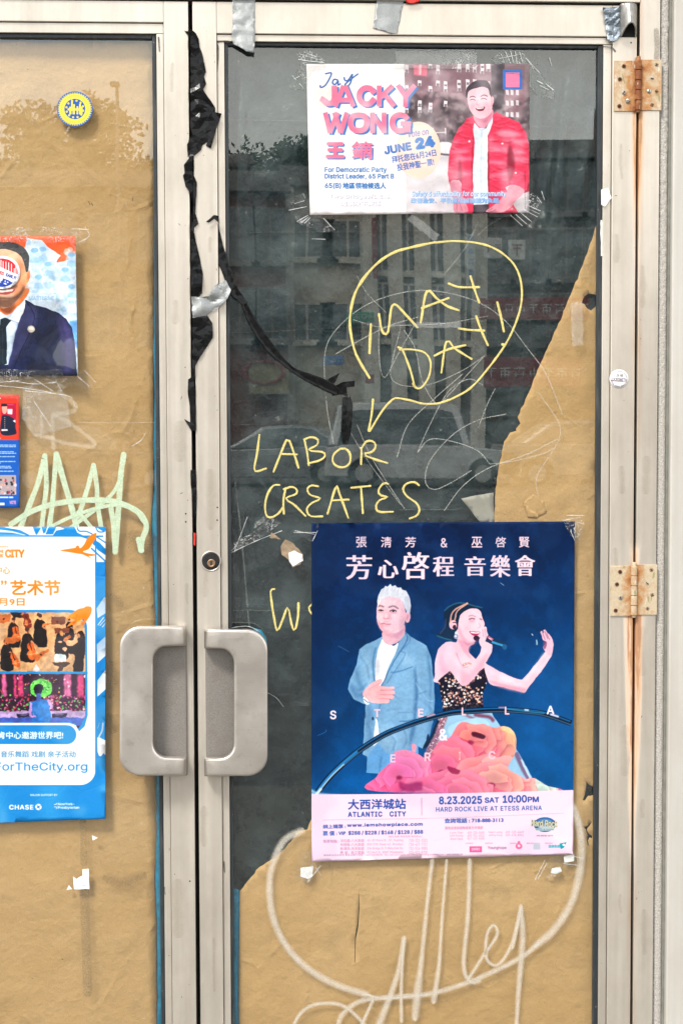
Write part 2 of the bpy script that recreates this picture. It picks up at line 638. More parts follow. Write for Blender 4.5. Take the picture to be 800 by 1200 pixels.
def spray(name, color, dens, edge=0.45, speck=0.0):
    """paint on glass whose edge fades out; density uneven along the stroke"""
    t = NT(name)
    g = t.n('TexCoord')
    sp = t.n('SeparateXYZ'); t.l(g.outputs['UV'], sp.inputs[0])
    across = t.math('ABSOLUTE', t.math('SUBTRACT', t.math('MULTIPLY', sp.outputs[1], 2.0), 1.0))
    o = t.obj()
    n = t.noise(t.obj(), 55.0, 5, 0.6)
    fade = t.rng(across, 1.0 - edge, 1.0, 1, 0, True)
    d = t.math('MULTIPLY', fade, t.rng(n, 0.25, 0.7, dens * 0.78, min(1, dens * 1.15)))
    if speck:
        d = t.math('MULTIPLY', d, t.rng(t.noise(o, 380.0, 2), 0.35, 0.6, 1 - speck, 1))
    tr = t.n('BsdfTransparent')
    b = t.bsdf(color, 0.45, 0, None, 0.3)
    mx = t.n('MixShader'); t.l(t.math('MULTIPLY', d, 1.0, clamp=True), mx.inputs[0])
    t.l(tr.outputs[0], mx.inputs[1]); t.l(b, mx.inputs[2])
    return t.done(mx.outputs[0])


def hinge_metal(name, rusty, cx, zc):
    t = NT(name)
    o = t.obj()
    n = t.noise(o, 55.0, 6, 0.7, 0.3)
    n2 = t.noise(t.obj((110, 110, 30)), 1.0, 5, 0.65)
    base = (0.47, 0.39, 0.27)
    c = t.mix(t.rng(t.noise(o, 200, 3), 0.3, 0.7), base, tuple(v * 1.15 for v in base))
    sp = t.n('SeparateXYZ'); t.l(t.obj(), sp.inputs[0])
    dx = t.math('ABSOLUTE', t.math('SUBTRACT', sp.outputs[0], cx))
    near = t.rng(dx, 0.004, 0.030, 0.26, 0.0)
    k = t.math('ADD', t.math('ADD', n, near), rusty)
    c = t.mix(t.rng(k, 0.55, 0.80), c, (0.42, 0.20, 0.07))
    c = t.mix(t.rng(k, 0.80, 0.98), c, (0.20, 0.065, 0.022))
    v = t.rng(t.noise(t.obj((110, 110, 40)), 1.0, 2, 0.4), 0.66, 0.68)
    c = t.mix(t.math('MULTIPLY', v, 0.8), c, (0.27, 0.245, 0.11))
    c = t.mix(t.math('MULTIPLY', t.rng(n2, 0.62, 0.66), 0.6), c, (0.72, 0.70, 0.64))
    return t.done(t.bsdf(c, 0.62, 0.1, t.bump(n, 0.6, 0.0012), 0.4))


def cast_handle(name):
    t = NT(name)
    o = t.obj()
    n = t.noise(o, 12.0, 5, 0.6)
    f = t.noise(o, 700.0, 3, 0.6)
    c = t.mix(t.rng(n, 0.35, 0.7), (0.54, 0.505, 0.46), (0.67, 0.63, 0.58))
    sc = t.noise(t.obj((40, 40, 600)), 1.0, 2, 0.5)
    c = t.mix(t.math('MULTIPLY', t.rng(sc, 0.66, 0.72), t.rng(t.noise(o, 30, 3), 0.5, 0.62, 0, 0.4)), c, (0.72, 0.70, 0.66))
    c = t.mix(t.rng(t.noise(o, 45, 5, 0.7), 0.55, 0.8, 0, 0.5), c, (0.27, 0.235, 0.20))
    spk = t.math('GREATER_THAN', t.noise(o, 300.0, 1, 0.4), 0.80)
    c = t.mix(t.math('MULTIPLY', spk, 0.35), c, (0.15, 0.13, 0.11))
    return t.done(t.bsdf(c, t.rng(n, 0.3, 0.7, 0.28, 0.40), 0.85, t.bump(t.math('ADD', f, t.math('MULTIPLY', sc, 1.5)), 0.25, 0.0006), 0.5))


def pitted_plate(name):
    t = NT(name)
    o = t.obj()
    f = t.noise(o, 650.0, 4, 0.7)
    n = t.noise(o, 22.0, 5, 0.6)
    c = t.mix(t.rng(f, 0.35, 0.65), (0.19, 0.175, 0.158), (0.33, 0.31, 0.285))
    c = t.mix(t.rng(n, 0.5, 0.75, 0, 0.5), c, (0.20, 0.17, 0.14))
    return t.done(t.bsdf(c, 0.55, 0.5, t.bump(f, 0.6, 0.001), 0.4))


def plaster(name):
    t = NT(name)
    o = t.obj()
    n = t.noise(o, 330.0, 4, 0.65)
    v = t.n('TexVoronoi'); t.l(t.obj(), v.inputs[0]); v.inputs['Scale'].default_value = 260.0
    c = t.mix(t.rng(n, 0.42, 0.62), (0.38, 0.36, 0.325), (0.58, 0.555, 0.51))
    c = t.mix(t.rng(v.outputs[0], 0.0, 0.10, 0.5, 0), c, (0.2, 0.19, 0.16))
    return t.done(t.bsdf(c, 0.9, 0, t.bump(t.math('ADD', n, v.outputs[0]), 0.35, 0.003), 0.2))

# ---------------------------------------------------------------- print: posters are drawn here, shape by shape
_glyphs = {}
try:                                     # the plain grotesque that ships inside Blender; its default face if absent
    import os
    FACE = bpy.data.fonts.load(os.path.join(bpy.utils.system_resource('DATAFILES', path='fonts'), 'Inter.woff2'))
except Exception:
    FACE = None


def glyphs(s, space=1.0):
    """outline loops of a line of lettering in the built-in typeface"""
    k = (s, space)
    if k not in _glyphs:
        cu = bpy.data.curves.new('lettering', 'FONT')
        if s.isascii() and FACE is not None: cu.font = FACE
        cu.body = s; cu.fill_mode = 'NONE'; cu.resolution_u = 3; cu.space_character = space
        o = bpy.data.objects.new('lettering', cu)
        COL.objects.link(o)
        dg = bpy.context.evaluated_depsgraph_get()
        me = bpy.data.meshes.new_from_object(o.evaluated_get(dg))
        n = len(me.vertices)
        co = np.empty(n * 3); me.vertices.foreach_get('co', co); co = co.reshape(-1, 3)[:, :2]
        ed = np.empty(len(me.edges) * 2, np.int32); me.edges.foreach_get('vertices', ed); ed = ed.reshape(-1, 2)
        bpy.data.meshes.remove(me); bpy.data.objects.remove(o); bpy.data.curves.remove(cu)
        # orient every edge with its neighbours: closing edges come as (last, first)
        a, b = ed.min(1), ed.max(1)
        cons = (b - a) == 1
        A = np.where(cons, a, b); B = np.where(cons, b, a)
        _glyphs[k] = (co[A], co[B])
    return _glyphs[k]


def homography(src, dst):
    A = []
    for (x, y), (u, v) in zip(src, dst):
        A.append([x, y, 1, 0, 0, 0, -u * x, -u * y, u]); A.append([0, 0, 0, x, y, 1, -v * x, -v * y, v])
    A = np.array(A, float)
    h = np.linalg.solve(A[:, :8], A[:, 8])
    return np.append(h, 1).reshape(3, 3)


class Print:
    """a printed sheet; everything is drawn in the pixel coordinates of the photograph (or of a view into it)"""

    def __init__(s, corners, w, h, color):
        s.q = corners                      # TL TR BR BL
        s.w, s.h = w, h
        s.H = homography(corners, [(0, 0), (w, 0), (w, h), (0, h)])
        s.img = np.empty((h, w, 3), np.float32)
        s.img[:] = np.array(color, np.float32) / 255.0
        s.vx, s.vy, s.vs = 0.0, 0.0, 1.0
        s.clip = None
        s.k = w / math.hypot(corners[1][0] - corners[0][0], corners[1][1] - corners[0][1])

    def view(s, x, y, sc):
        s.vx, s.vy, s.vs = x, y, sc
        return s

    def tp(s, P):
        P = np.asarray(P, float)[:, :2] / s.vs + np.array([s.vx, s.vy])
        q = np.c_[P, np.ones(len(P))] @ s.H.T
        return q[:, :2] / q[:, 2:]

    def win(s, A, B, ss=4, pad=0):
        """nonzero-winding coverage of directed edges A->B, in the window of the sheet they touch"""
        lo_ = np.floor(np.minimum(A.min(0), B.min(0))).astype(int) - pad - 1
        hi_ = np.ceil(np.maximum(A.max(0), B.max(0))).astype(int) + pad + 2
        X0, Y0 = max(0, lo_[0]), max(0, lo_[1]); X1, Y1 = min(s.w, hi_[0]), min(s.h, hi_[1])
        if X1 <= X0 or Y1 <= Y0:
            return None
        h, w = Y1 - Y0, X1 - X0
        acc = np.zeros((h * ss, w + 2), np.float32)
        A = (A - [X0, Y0]) * [1, ss]; B = (B - [X0, Y0]) * [1, ss]
        up = B[:, 1] > A[:, 1]
        dirn = np.where(up, 1.0, -1.0)
        lo = np.where(up[:, None], A, B); hi = np.where(up[:, None], B, A)
        r0 = np.clip(np.ceil(lo[:, 1] - 0.5), 0, h * ss).astype(int)
        r1 = np.clip(np.ceil(hi[:, 1] - 0.5), 0, h * ss).astype(int)
        cnt = np.maximum(r1 - r0, 0)
        if cnt.sum():
            idx = np.repeat(np.arange(len(A)), cnt)
            off = np.arange(cnt.sum()) - np.repeat(np.cumsum(cnt) - cnt, cnt)
            row = r0[idx] + off
            t = (row + 0.5 - lo[idx, 1]) / (hi[idx, 1] - lo[idx, 1])
            x = np.clip(lo[idx, 0] + t * (hi[idx, 0] - lo[idx, 0]), 0, w)
            c = np.floor(x).astype(int); f = x - c
            d = dirn[idx]
            flat = np.bincount(np.r_[row * (w + 2) + c, row * (w + 2) + c + 1], np.r_[d * (1 - f), d * f], h * ss * (w + 2))
            acc = flat.reshape(h * ss, w + 2)
        m = np.minimum(np.abs(np.cumsum(acc, 1)[:, :w]), 1).astype(np.float32)
        return m.reshape(h, ss, w).mean(1), slice(Y0, Y1), slice(X0, X1)

    def full(s, wn):
        m = np.zeros((s.h, s.w), np.float32)
        if wn is not None: m[wn[1], wn[2]] = wn[0]
        return m

    def putw(s, wn, color, alpha=1.0, blur=0.0):
        if wn is None: return
        m, ys, xs = wn
        if blur: m = s.soft(m, blur * s.k / s.vs)
        if s.clip is not None: m = m * s.clip[ys, xs]
        m = (m * alpha)[..., None]
        col = color[ys, xs] if isinstance(color, np.ndarray) and color.ndim == 3 else np.array(color, np.float32) / 255.0
        s.img[ys, xs] = s.img[ys, xs] * (1 - m) + col * m
        return m[..., 0]

    def pad(s, blur):
        return int(blur * s.k / s.vs * 2) + 3 if blur else 0

    @staticmethod
    def soft(m, r):
        r = int(round(r))
        if r < 1: return m
        for _ in range(2):
            for ax in (0, 1):
                p = np.pad(m, [(r + 1, r) if i == ax else (0, 0) for i in (0, 1)], mode='edge')
                c = np.cumsum(p, ax)
                m = (np.take(c, np.arange(2 * r + 1, p.shape[ax]), ax) - np.take(c, np.arange(0, p.shape[ax] - 2 * r - 1), ax)) / (2 * r + 1)
        return m.astype(np.float32)

    def put(s, m, color, alpha=1.0):
        if s.clip is not None: m = m * s.clip
        m = (m * alpha)[..., None]
        col = color if isinstance(color, np.ndarray) and color.ndim == 3 else np.array(color, np.float32) / 255.0
        s.img = s.img * (1 - m) + col * m

    def mask(s, P, smooth=False):
        if smooth: P = spline(P, 6, True)
        q = s.tp(P)
        return s.full(s.win(q, np.roll(q, -1, 0)))

    def poly(s, P, color, alpha=1.0, blur=0.0, smooth=False):
        if smooth: P = spline(P, 6, True)
        q = s.tp(P)
        wn = s.win(q, np.roll(q, -1, 0), 4, s.pad(blur))
        s.putw(wn, color, alpha, blur)
        return s.full(wn) if len(P) > 40 or not blur else None

    def blob(s, P, color, alpha=1.0, blur=0.0):
        return s.poly(P, color, alpha, blur, True)

    def ell(s, cx, cy, rx, ry, color, alpha=1.0, blur=0.0, rot=0.0):
        c, n = math.cos(R(rot)), math.sin(R(rot))
        P = [(cx + rx * math.cos(t) * c - ry * math.sin(t) * n, cy + rx * math.cos(t) * n + ry * math.sin(t) * c)
             for t in [2 * math.pi * i / 40 for i in range(40)]]
        return s.poly(P, color, alpha, blur)

    def line(s, P, width, color, alpha=1.0, blur=0.0, smooth=True, taper=False):
        if smooth and len(P) > 2: P = spline(P, 8)
        P = np.asarray([p[:2] for p in P], float)
        A, B = [], []
        n = len(P)
        for i in range(n - 1):
            a, b = P[i], P[i + 1]
            d = b - a; L = np.hypot(*d)
            if L < 1e-6: continue
            d = d / L; nn = np.array([-d[1], d[0]])
            wa = wb = width * 0.5
            if taper:
                wa *= math.sin(math.pi * min(1, i / (n - 1) + 0.04)) ** 0.6; wb *= math.sin(math.pi * max(0.0, (i + 1) / (n - 1) - 0.04)) ** 0.6
            e = d * min(wa, wb) * 0.3
            q = [a - e + nn * wa, b + e + nn * wb, b + e - nn * wb, a - e - nn * wa]
            A += q; B += q[1:] + q[:1]
        if A: s.putw(s.win(s.tp(A), s.tp(B), 4, s.pad(blur)), color, alpha, blur)

    @staticmethod
    def shift(m, dx, dy):
        """the mask moved by a fraction of a pixel"""
        ix, iy = math.floor(dx), math.floor(dy); fx, fy = dx - ix, dy - iy
        n = max(abs(ix), abs(iy)) + 2
        p = np.pad(m, n)
        h, w = m.shape
        g = lambda a, b: p[n - b:n - b + h, n - a:n - a + w]
        return (g(ix, iy) * (1 - fx) * (1 - fy) + g(ix + 1, iy) * fx * (1 - fy) + g(ix, iy + 1) * (1 - fx) * fy + g(ix + 1, iy + 1) * fx * fy)

    def rrect(s, x0, y0, x1, y1, r, color, alpha=1.0, only=None):
        P = []
        for cx, cy, a0 in ((x1 - r, y0 + r, -90), (x1 - r, y1 - r, 0), (x0 + r, y1 - r, 90), (x0 + r, y0 + r, 180)):
            P += [(cx + r * math.cos(R(a0 + t)), cy + r * math.sin(R(a0 + t))) for t in range(0, 91, 10)]
        return s.poly(P, color, alpha)

    def text(s, body, x0, y0, x1, y1, color, bold=0.0, rot=0.0, alpha=1.0, space=1.0, hbold=0.0, shear=0.0, blur=0.0):
        """lettering whose ink fills the box x0 y0 x1 y1 (turned by rot about its left bottom corner)"""
        A, B = glyphs(body, space)
        x0 += bold; y0 += bold; x1 -= bold; y1 -= bold
        lo = np.minimum(A.min(0), B.min(0)); hi = np.maximum(A.max(0), B.max(0))
        c, n = math.cos(R(rot)), math.sin(R(rot))
        bw = max(bold, hbold)

        def tr(P, dx=0.0, dy=0.0):
            u = (P - lo) / (hi - lo)
            x = u[:, 0] * (x1 - x0) + shear * u[:, 1] * (y1 - y0) + dx; y = -u[:, 1] * (y1 - y0) + dy
            return s.tp(np.c_[x0 + x * c - y * n, y1 + x * n + y * c])
        offs = [(0, 0)]
        if hbold: offs = [(-hbold, 0), (-hbold / 2, 0), (0, 0), (hbold / 2, 0), (hbold, 0)]
        elif bold:
            px = bold * s.k / s.vs
            offs = [(q * bold * math.cos(t), q * bold * math.sin(t)) for q in ([1.0] if px < 1.3 else [0.5, 1.0] if px < 3 else [0.3, 0.6, 0.85, 1.0])
                    for t in [math.pi * i / (4 if px < 1.3 else 8) for i in range(8 if px < 1.3 else 16)]]
        m = None
        p = int((bw + 0.5) * s.k / s.vs) + 3 + s.pad(blur)
        wn = s.win(tr(A), tr(B), 3, p)
        if wn is None: return s.full(None)
        m, ys, xs = wn
        for dx, dy in offs:
            if (dx, dy) == (0, 0): continue
            ox, oy = s.tp([(x0 + dx, y1 + dy)])[0] - s.tp([(x0, y1)])[0]
            m = np.maximum(m, s.shift(wn[0], ox, oy))
        wn = (m, ys, xs)
        s.putw(wn, color, alpha, blur)
        return s.full(wn)

    def noise(s, cell, seed=0, octaves=4):
        rg = np.random.default_rng(seed)
        o = np.zeros((s.h, s.w), np.float32); amp = 1.0; tot = 0
        for k in range(octaves):
            c = max(1.5, cell / 2 ** k)
            gh, gw = int(s.h / c) + 3, int(s.w / c) + 3
            g = rg.random((gh, gw)).astype(np.float32)
            y = np.arange(s.h) / c; x = np.arange(s.w) / c
            yi = y.astype(int); xi = x.astype(int)
            fy = (y - yi)[:, None]; fx = (x - xi)[None]
            fy = fy * fy * (3 - 2 * fy); fx = fx * fx * (3 - 2 * fx)
            v = (g[yi][:, xi] * (1 - fy) * (1 - fx) + g[yi + 1][:, xi] * fy * (1 - fx) + g[yi][:, xi + 1] * (1 - fy) * fx + g[yi + 1][:, xi + 1] * fy * fx)
            o += v * amp; tot += amp; amp *= 0.55
        return o / tot

    def grad(s, c0, c1, p0, p1):
        """colour field running from c0 at p0 to c1 at p1"""
        a, b = s.tp([p0, p1])
        yy, xx = np.mgrid[0:s.h, 0:s.w]
        d = b - a
        t = np.clip(((xx - a[0]) * d[0] + (yy - a[1]) * d[1]) / (d @ d), 0, 1)[..., None].astype(np.float32)
        return (np.array(c0, np.float32) * (1 - t) + np.array(c1, np.float32) * t) / 255.0

    def warp(s, m, amp, cell, seed=1):
        """let the inked shapes wander a little inside m, as nothing in a photograph is ruled"""
        a = amp * s.k
        dx = (s.noise(cell * s.k, seed, 3) - 0.5) * 2 * a; dy = (s.noise(cell * s.k, seed + 50, 3) - 0.5) * 2 * a
        yy, xx = np.mgrid[0:s.h, 0:s.w].astype(np.float32)
        x = np.clip(xx + dx * 2, 0, s.w - 1.001); y = np.clip(yy + dy * 2, 0, s.h - 1.001)
        xi, yi = x.astype(int), y.astype(int); fx, fy = (x - xi)[..., None], (y - yi)[..., None]
        g = s.img
        o = (g[yi, xi] * (1 - fx) + g[yi, xi + 1] * fx) * (1 - fy) + (g[yi + 1, xi] * (1 - fx) + g[yi + 1, xi + 1] * fx) * fy
        s.img = g * (1 - m[..., None]) + o * m[..., None]

    def tex(s, m, cell, amt, seed=1, sx=1.0, sharp=1.0):
        """tone variation of cloth, skin, hair: light and dark noise inside m"""
        n = s.noise(cell * s.k, seed, 5) - 0.5
        if sx != 1.0:
            w2 = max(4, int(s.w / sx)); n = n[:, :w2][:, np.minimum((np.arange(s.w) / sx).astype(int), w2 - 1)]
        n = np.clip(n * 3 * sharp, -1, 1)
        k = (1 + amt * n * m)[..., None]
        s.img = np.clip(s.img * k, 0, 1)

    def finish(s, name, ink=0.84, grain=0.012):
        rg = np.random.default_rng(5)
        im = np.clip(s.img + (rg.random((s.h, s.w, 1)).astype(np.float32) - 0.5) * grain * 2, 0, 1)
        l = np.where(im <= 0.04045, im / 12.92, ((im + 0.055) / 1.055) ** 2.4) * ink + 0.001
        im = np.where(l <= 0.0031308, l * 12.92, 1.055 * np.power(np.maximum(l, 1e-6), 1 / 2.4) - 0.055)
        rgba = np.ones((s.h, s.w, 4), np.float32)
        rgba[..., :3] = im
        i = bpy.data.images.new(name, s.w, s.h)
        i.pixels.foreach_set(np.ascontiguousarray(rgba[::-1]).ravel())
        i.update(); i.pack()
        return i

    def uvf(s, x, y):
        q = s.H @ np.array([x, y, 1.0])
        return (q[0] / q[2] / s.w, 1 - q[1] / q[2] / s.h)


def print_mat(name, img, rough=0.4, coat=0.0, creases=0.25, cscale=14.0, coat_rough=0.08, dist=0.004, spec=0.22):
    t = NT(name)
    tx = t.n('TexImage'); tx.image = img; tx.interpolation = 'Cubic'; tx.extension = 'EXTEND'
    g = t.n('TexCoord'); t.l(g.outputs['UV'], tx.inputs[0])
    o = t.obj()
    n = t.noise(o, cscale, 5, 0.6, 0.6)
    v = t.n('TexVoronoi'); v.feature = 'DISTANCE_TO_EDGE'; v.inputs['Scale'].default_value = cscale * 1.3
    t.l(t.obj(), v.inputs[0])
    h = t.math('ADD', n, t.math('MULTIPLY', t.rng(v.outputs[0], 0, 0.05), 0.12))
    return t.done(t.bsdf(tx.outputs[0], rough, 0, t.bump(h, creases, dist), spec, coat, None, coat_rough))


def poster(name, pr, y0, mat, lift=None, step=7.0, parent=None, thick=0.0004, rag=0.0):
    q = pr.q
    out = []
    for i in range(4):
        a, b = q[i], q[(i + 1) % 4]
        for k in range(12):
            t = k / 12
            out.append((a[0] + (b[0] - a[0]) * t, a[1] + (b[1] - a[1]) * t))
    if rag: out = jag(out, rag, 6, 5)
    return patch(name, out, y0, step, lift or (lambda x, y: 0.0), mat, parent, thick=thick, uvf=pr.uvf)

# ================================================================ concert poster
def concert_print():
    c = Print([(365, 613), (673, 611), (671, 1001), (365, 1010)], 860, 1090, (9, 48, 98))
    base = c.grad((0, 26, 66), (0, 84, 150), (500, 640), (560, 960))
    n = c.noise(120, 3)[..., None]
    c.img = base * (0.80 + 0.42 * n) + np.array([0.0, 0.018, 0.03], np.float32) * (c.noise(26, 9)[..., None] > 0.56)
    c.ell(372, 770, 16, 150, (4, 26, 60), 0.5, 14)
    c.ell(640, 830, 40, 80, (22, 96, 165), 0.4, 18)
    # ---- the man, view into the photograph
    c.view(360, 670, 4.288)
    suit, sh, hi = (118, 166, 204), (56, 104, 154), (170, 208, 236)
    c.poly([(300, 905), (296, 1010), (360, 1015), (560, 1015), (556, 880), (528, 850), (340, 860)], (96, 158, 212))
    c.blob([(430, 920), (470, 930), (480, 1010), (440, 1010)], (60, 120, 180), 0.6, 6)
    c.line([(372, 930), (362, 1005)], 6, (50, 105, 165), 0.6, 3)
    j = [(490, 300), (522, 328), (600, 372), (622, 440), (634, 540), (640, 640), (630, 755), (600, 880), (582, 892), (545, 872), (528, 860),
         (500, 903), (440, 922), (400, 912), (352, 862), (300, 930), (279, 918), (287, 740), (292, 668), (232, 642), (204, 590), (215, 540),
         (246, 470), (262, 390), (290, 368), (340, 345), (378, 325), (420, 380), (455, 360)]
    m = c.poly(j, suit)
    c.clip = m
    c.blob([(540, 480), (556, 600), (545, 760), (520, 860), (505, 860), (530, 740), (538, 600)], sh, 0.75, 6)
    c.blob([(600, 380), (640, 520), (650, 700), (620, 860), (600, 860), (622, 640), (606, 480)], (78, 128, 172), 0.7, 8)
    c.blob([(250, 480), (270, 560), (300, 600), (292, 640), (240, 630), (215, 590), (225, 560), (262, 600), (240, 520)], sh, 0.5, 8)
    c.blob([(300, 400), (320, 480), (335, 560), (300, 560), (280, 470)], hi, 0.35, 10)
    c.blob([(470, 400), (520, 420), (530, 470), (480, 470)], hi, 0.35, 10)
    c.line([(344, 380), (330, 450), (342, 560), (372, 556)], 5, sh, 0.8, 1.5)
    c.line([(490, 300), (500, 345), (440, 440), (372, 572)], 6, (50, 96, 146), 0.85, 1.5)
    c.line([(505, 305), (515, 350), (470, 395), (488, 420), (400, 560)], 4, sh, 0.7, 1.5)
    c.line([(420, 508), (470, 498), (528, 478)], 5, sh, 0.8, 1)
    c.line([(460, 752), (505, 750), (548, 738)], 5, (48, 92, 140), 0.85, 1)
    c.line([(458, 708), (540, 704)], 3, sh, 0.7, 1)
    c.line([(372, 640), (350, 730), (330, 830)], 5, sh, 0.7, 2)
    c.blob([(300, 690), (330, 700), (320, 850), (296, 900)], sh, 0.35, 8)
    c.blob([(360, 780), (480, 790), (510, 860), (430, 900), (380, 880)], hi, 0.3, 14)
    for q in (((300, 560), (262, 600), (228, 596)), ((310, 600), (280, 650), (244, 646)), ((540, 480), (552, 600), (540, 740)), ((606, 420), (620, 540), (616, 700)), ((560, 640), (600, 660), (634, 700)), ((556, 700), (590, 730), (628, 740)),
              ((420, 600), (470, 640), (540, 650)), ((400, 700), (460, 690), (530, 700)), ((300, 760), (320, 800), (316, 880)), ((480, 780), (500, 840), (480, 890)), ((400, 800), (440, 850), (430, 900)), ((270, 430), (300, 470), (312, 540))):
        c.line(q, 7, sh, 0.55, 4); c.line([(a + 9, b + 3) for a, b in q], 6, hi, 0.5, 4)
    c.ell(329, 738, 6, 10, (40, 60, 90)); c.ell(290, 722, 4, 16, (40, 60, 90), 0.7)
    c.line([(545, 560), (600, 640), (632, 650)], 4, hi, 0.6, 2); c.line([(550, 620), (600, 600)], 4, sh, 0.5, 2)
    c.clip = None
    c.blob([(380, 340), (430, 372), (455, 356), (448, 395), (412, 470), (376, 560), (346, 575), (343, 470), (352, 400), (366, 358)], (244, 244, 248))
    c.blob([(345, 450), (365, 448), (358, 520), (344, 520)], (178, 186, 200), 0.6, 4)
    c.blob([(330, 860), (345, 735), (358, 800), (357, 850), (338, 872)], (230, 240, 246))
    # neck, head
    c.blob([(384, 296), (480, 262), (489, 300), (480, 326), (456, 352), (430, 366), (404, 366), (384, 350), (376, 330)], (234, 178, 192))
    c.blob([(384, 308), (430, 316), (482, 282), (484, 304), (450, 330), (404, 324)], (196, 128, 150), 0.75, 7)
    c.blob([(352, 168), (362, 132), (400, 118), (450, 120), (478, 150), (492, 200), (489, 252), (478, 284), (452, 304), (420, 312),
            (392, 308), (368, 290), (354, 258), (347, 215)], (243, 196, 206))
    c.ell(503, 228, 14, 28, (235, 178, 190)); c.ell(503, 230, 6, 16, (200, 130, 150), 0.8, 2)
    c.blob([(478, 160), (494, 220), (486, 278), (462, 296), (466, 240)], (214, 152, 170), 0.6, 8)
    c.blob([(350, 240), (368, 290), (400, 310), (430, 312), (400, 292), (372, 262)], (212, 150, 166), 0.55, 5)
    c.blob([(383, 190), (398, 190), (402, 225), (410, 236), (392, 240), (380, 232)], (222, 162, 176), 0.5, 4)
    c.ell(425, 222, 22, 12, (252, 216, 222), 0.6, 6); c.ell(410, 150, 34, 16, (253, 220, 226), 0.7, 9)
    c.ell(368, 196, 15, 11, (206, 140, 158), 0.5, 5); c.ell(432, 200, 20, 12, (206, 140, 158), 0.5, 5)
    c.blob([(398, 196), (404, 228), (412, 240), (424, 238), (414, 216)], (210, 142, 158), 0.55, 4); c.ell(396, 222, 6, 14, (254, 226, 230), 0.7, 4)
    c.blob([(352, 250), (372, 292), (388, 306), (380, 280), (366, 256)], (204, 136, 156), 0.55, 6); c.ell(394, 284, 16, 8, (250, 206, 214), 0.6, 5); c.ell(396, 252, 20, 5, (214, 150, 164), 0.6, 3)
    c.line([(353, 176), (366, 170), (384, 176)], 5.5, (110, 72, 82), 0.9, 1)
    c.line([(408, 178), (432, 172), (458, 186)], 6, (110, 72, 82), 0.9, 1)
    c.line([(357, 195), (368, 190), (381, 196)], 4.5, (60, 38, 50)); c.ell(370, 195, 5, 4, (34, 22, 32))
    c.line([(412, 198), (430, 191), (447, 199)], 4.5, (60, 38, 50)); c.ell(431, 198, 5.5, 4.5, (34, 22, 32))
    c.line([(358, 203), (380, 204)], 2.5, (190, 130, 146), 0.8); c.line([(414, 206), (446, 207)], 2.5, (190, 130, 146), 0.8)
    c.line([(380, 232), (388, 238), (400, 236), (410, 233)], 3.5, (176, 106, 126), 0.9, 1)
    c.line([(368, 263), (384, 261), (395, 264), (420, 263)], 4.5, (176, 86, 108), 0.95, 0.8)
    c.line([(376, 271), (396, 274), (412, 270)], 5, (226, 150, 166), 0.8, 2)
    hair = [(354, 182), (350, 150), (358, 118), (370, 90), (384, 82), (392, 70), (402, 76), (415, 62), (426, 74), (442, 68), (452, 80), (470, 78),
            (478, 90), (494, 94), (506, 116), (516, 136), (519, 170), (514, 206), (500, 206), (491, 184), (480, 152), (462, 132), (430, 126), (398, 126), (372, 140), (362, 158)]
    m = c.poly(hair, (228, 228, 234))
    c.clip = m
    for i in range(34):
        x = 360 + i * 4.6
        c.line([(x, 150 + (i % 5) * 8), (x + 4, 110 - (i % 3) * 6), (x + 12, 78 + (i % 4) * 8)], 3.4, (255, 255, 255) if i % 2 else (176, 180, 198), 0.6, 0.8)
    c.blob([(486, 150), (500, 210), (520, 205), (520, 140), (500, 120)], (170, 174, 192), 0.5, 5)
    c.clip = None
    # hand on the chest
    c.blob([(280, 622), (284, 598), (318, 562), (350, 546), (372, 540), (374, 556), (362, 572), (395, 578), (432, 578), (436, 588), (420, 594),
            (440, 600), (440, 612), (426, 618), (436, 626), (428, 638), (410, 640), (412, 652), (398, 662), (340, 660), (300, 646)], (243, 178, 184))
    for a in (((362, 596), (430, 594)), ((364, 618), (436, 617)), ((360, 638), (420, 640))):
        c.line(a, 3, (190, 104, 122), 0.9, 0.8)
    c.line([(310, 590), (345, 570), (368, 562)], 3, (200, 120, 136), 0.6, 1)
    c.blob([(282, 630), (300, 640), (310, 664), (296, 668), (283, 650)], (240, 244, 248))
    c.line([(284, 640), (306, 660)], 4, (40, 60, 90), 0.8)
    c.blob([(524, 866), (545, 868), (546, 900), (534, 908), (524, 890)], (236, 150, 170))
    c.blob([(578, 892), (600, 880), (614, 850), (606, 815), (590, 860)], (14, 36, 66))
    # ---- the woman
    c.view(490, 690, 4.0)
    skin, sk2, sk3 = (246, 200, 214), (222, 152, 176), (178, 96, 128)
    c.blob([(120, 100), (150, 76), (190, 64), (240, 64), (275, 80), (300, 86), (292, 104), (300, 130), (310, 170), (250, 200), (190, 232), (160, 244),
            (130, 240), (82, 218), (110, 200), (125, 170), (118, 130)], (10, 36, 62))
    c.line([(120, 104), (150, 80), (200, 66), (272, 82), (300, 90)], 5, (60, 160, 200), 0.55, 1.5)
    c.line([(86, 218), (120, 232), (158, 242)], 4, (80, 190, 220), 0.55, 1)
    c.line([(128, 140), (124, 180), (100, 212)], 3, (190, 120, 140), 0.5, 1)
    c.blob([(184, 190), (250, 230), (262, 255), (240, 270), (238, 300), (270, 330), (330, 380), (320, 420), (90, 440), (78, 400), (80, 330), (100, 275), (140, 248), (180, 246)], skin)
    c.blob([(185, 236), (240, 262), (236, 300), (250, 330), (214, 300), (196, 262)], sk2, 0.85, 5)
    c.blob([(110, 300), (128, 360), (140, 400), (112, 400), (96, 350)], sk2, 0.45, 9)
    # face turned up to the right
    c.blob([(200, 120), (236, 96), (272, 92), (292, 108), (298, 132), (310, 165), (304, 186), (298, 214), (280, 236), (258, 250), (230, 252),
            (204, 236), (188, 206), (186, 160)], skin)
    c.blob([(188, 170), (210, 220), (240, 250), (216, 246), (190, 218)], sk2, 0.7, 5)
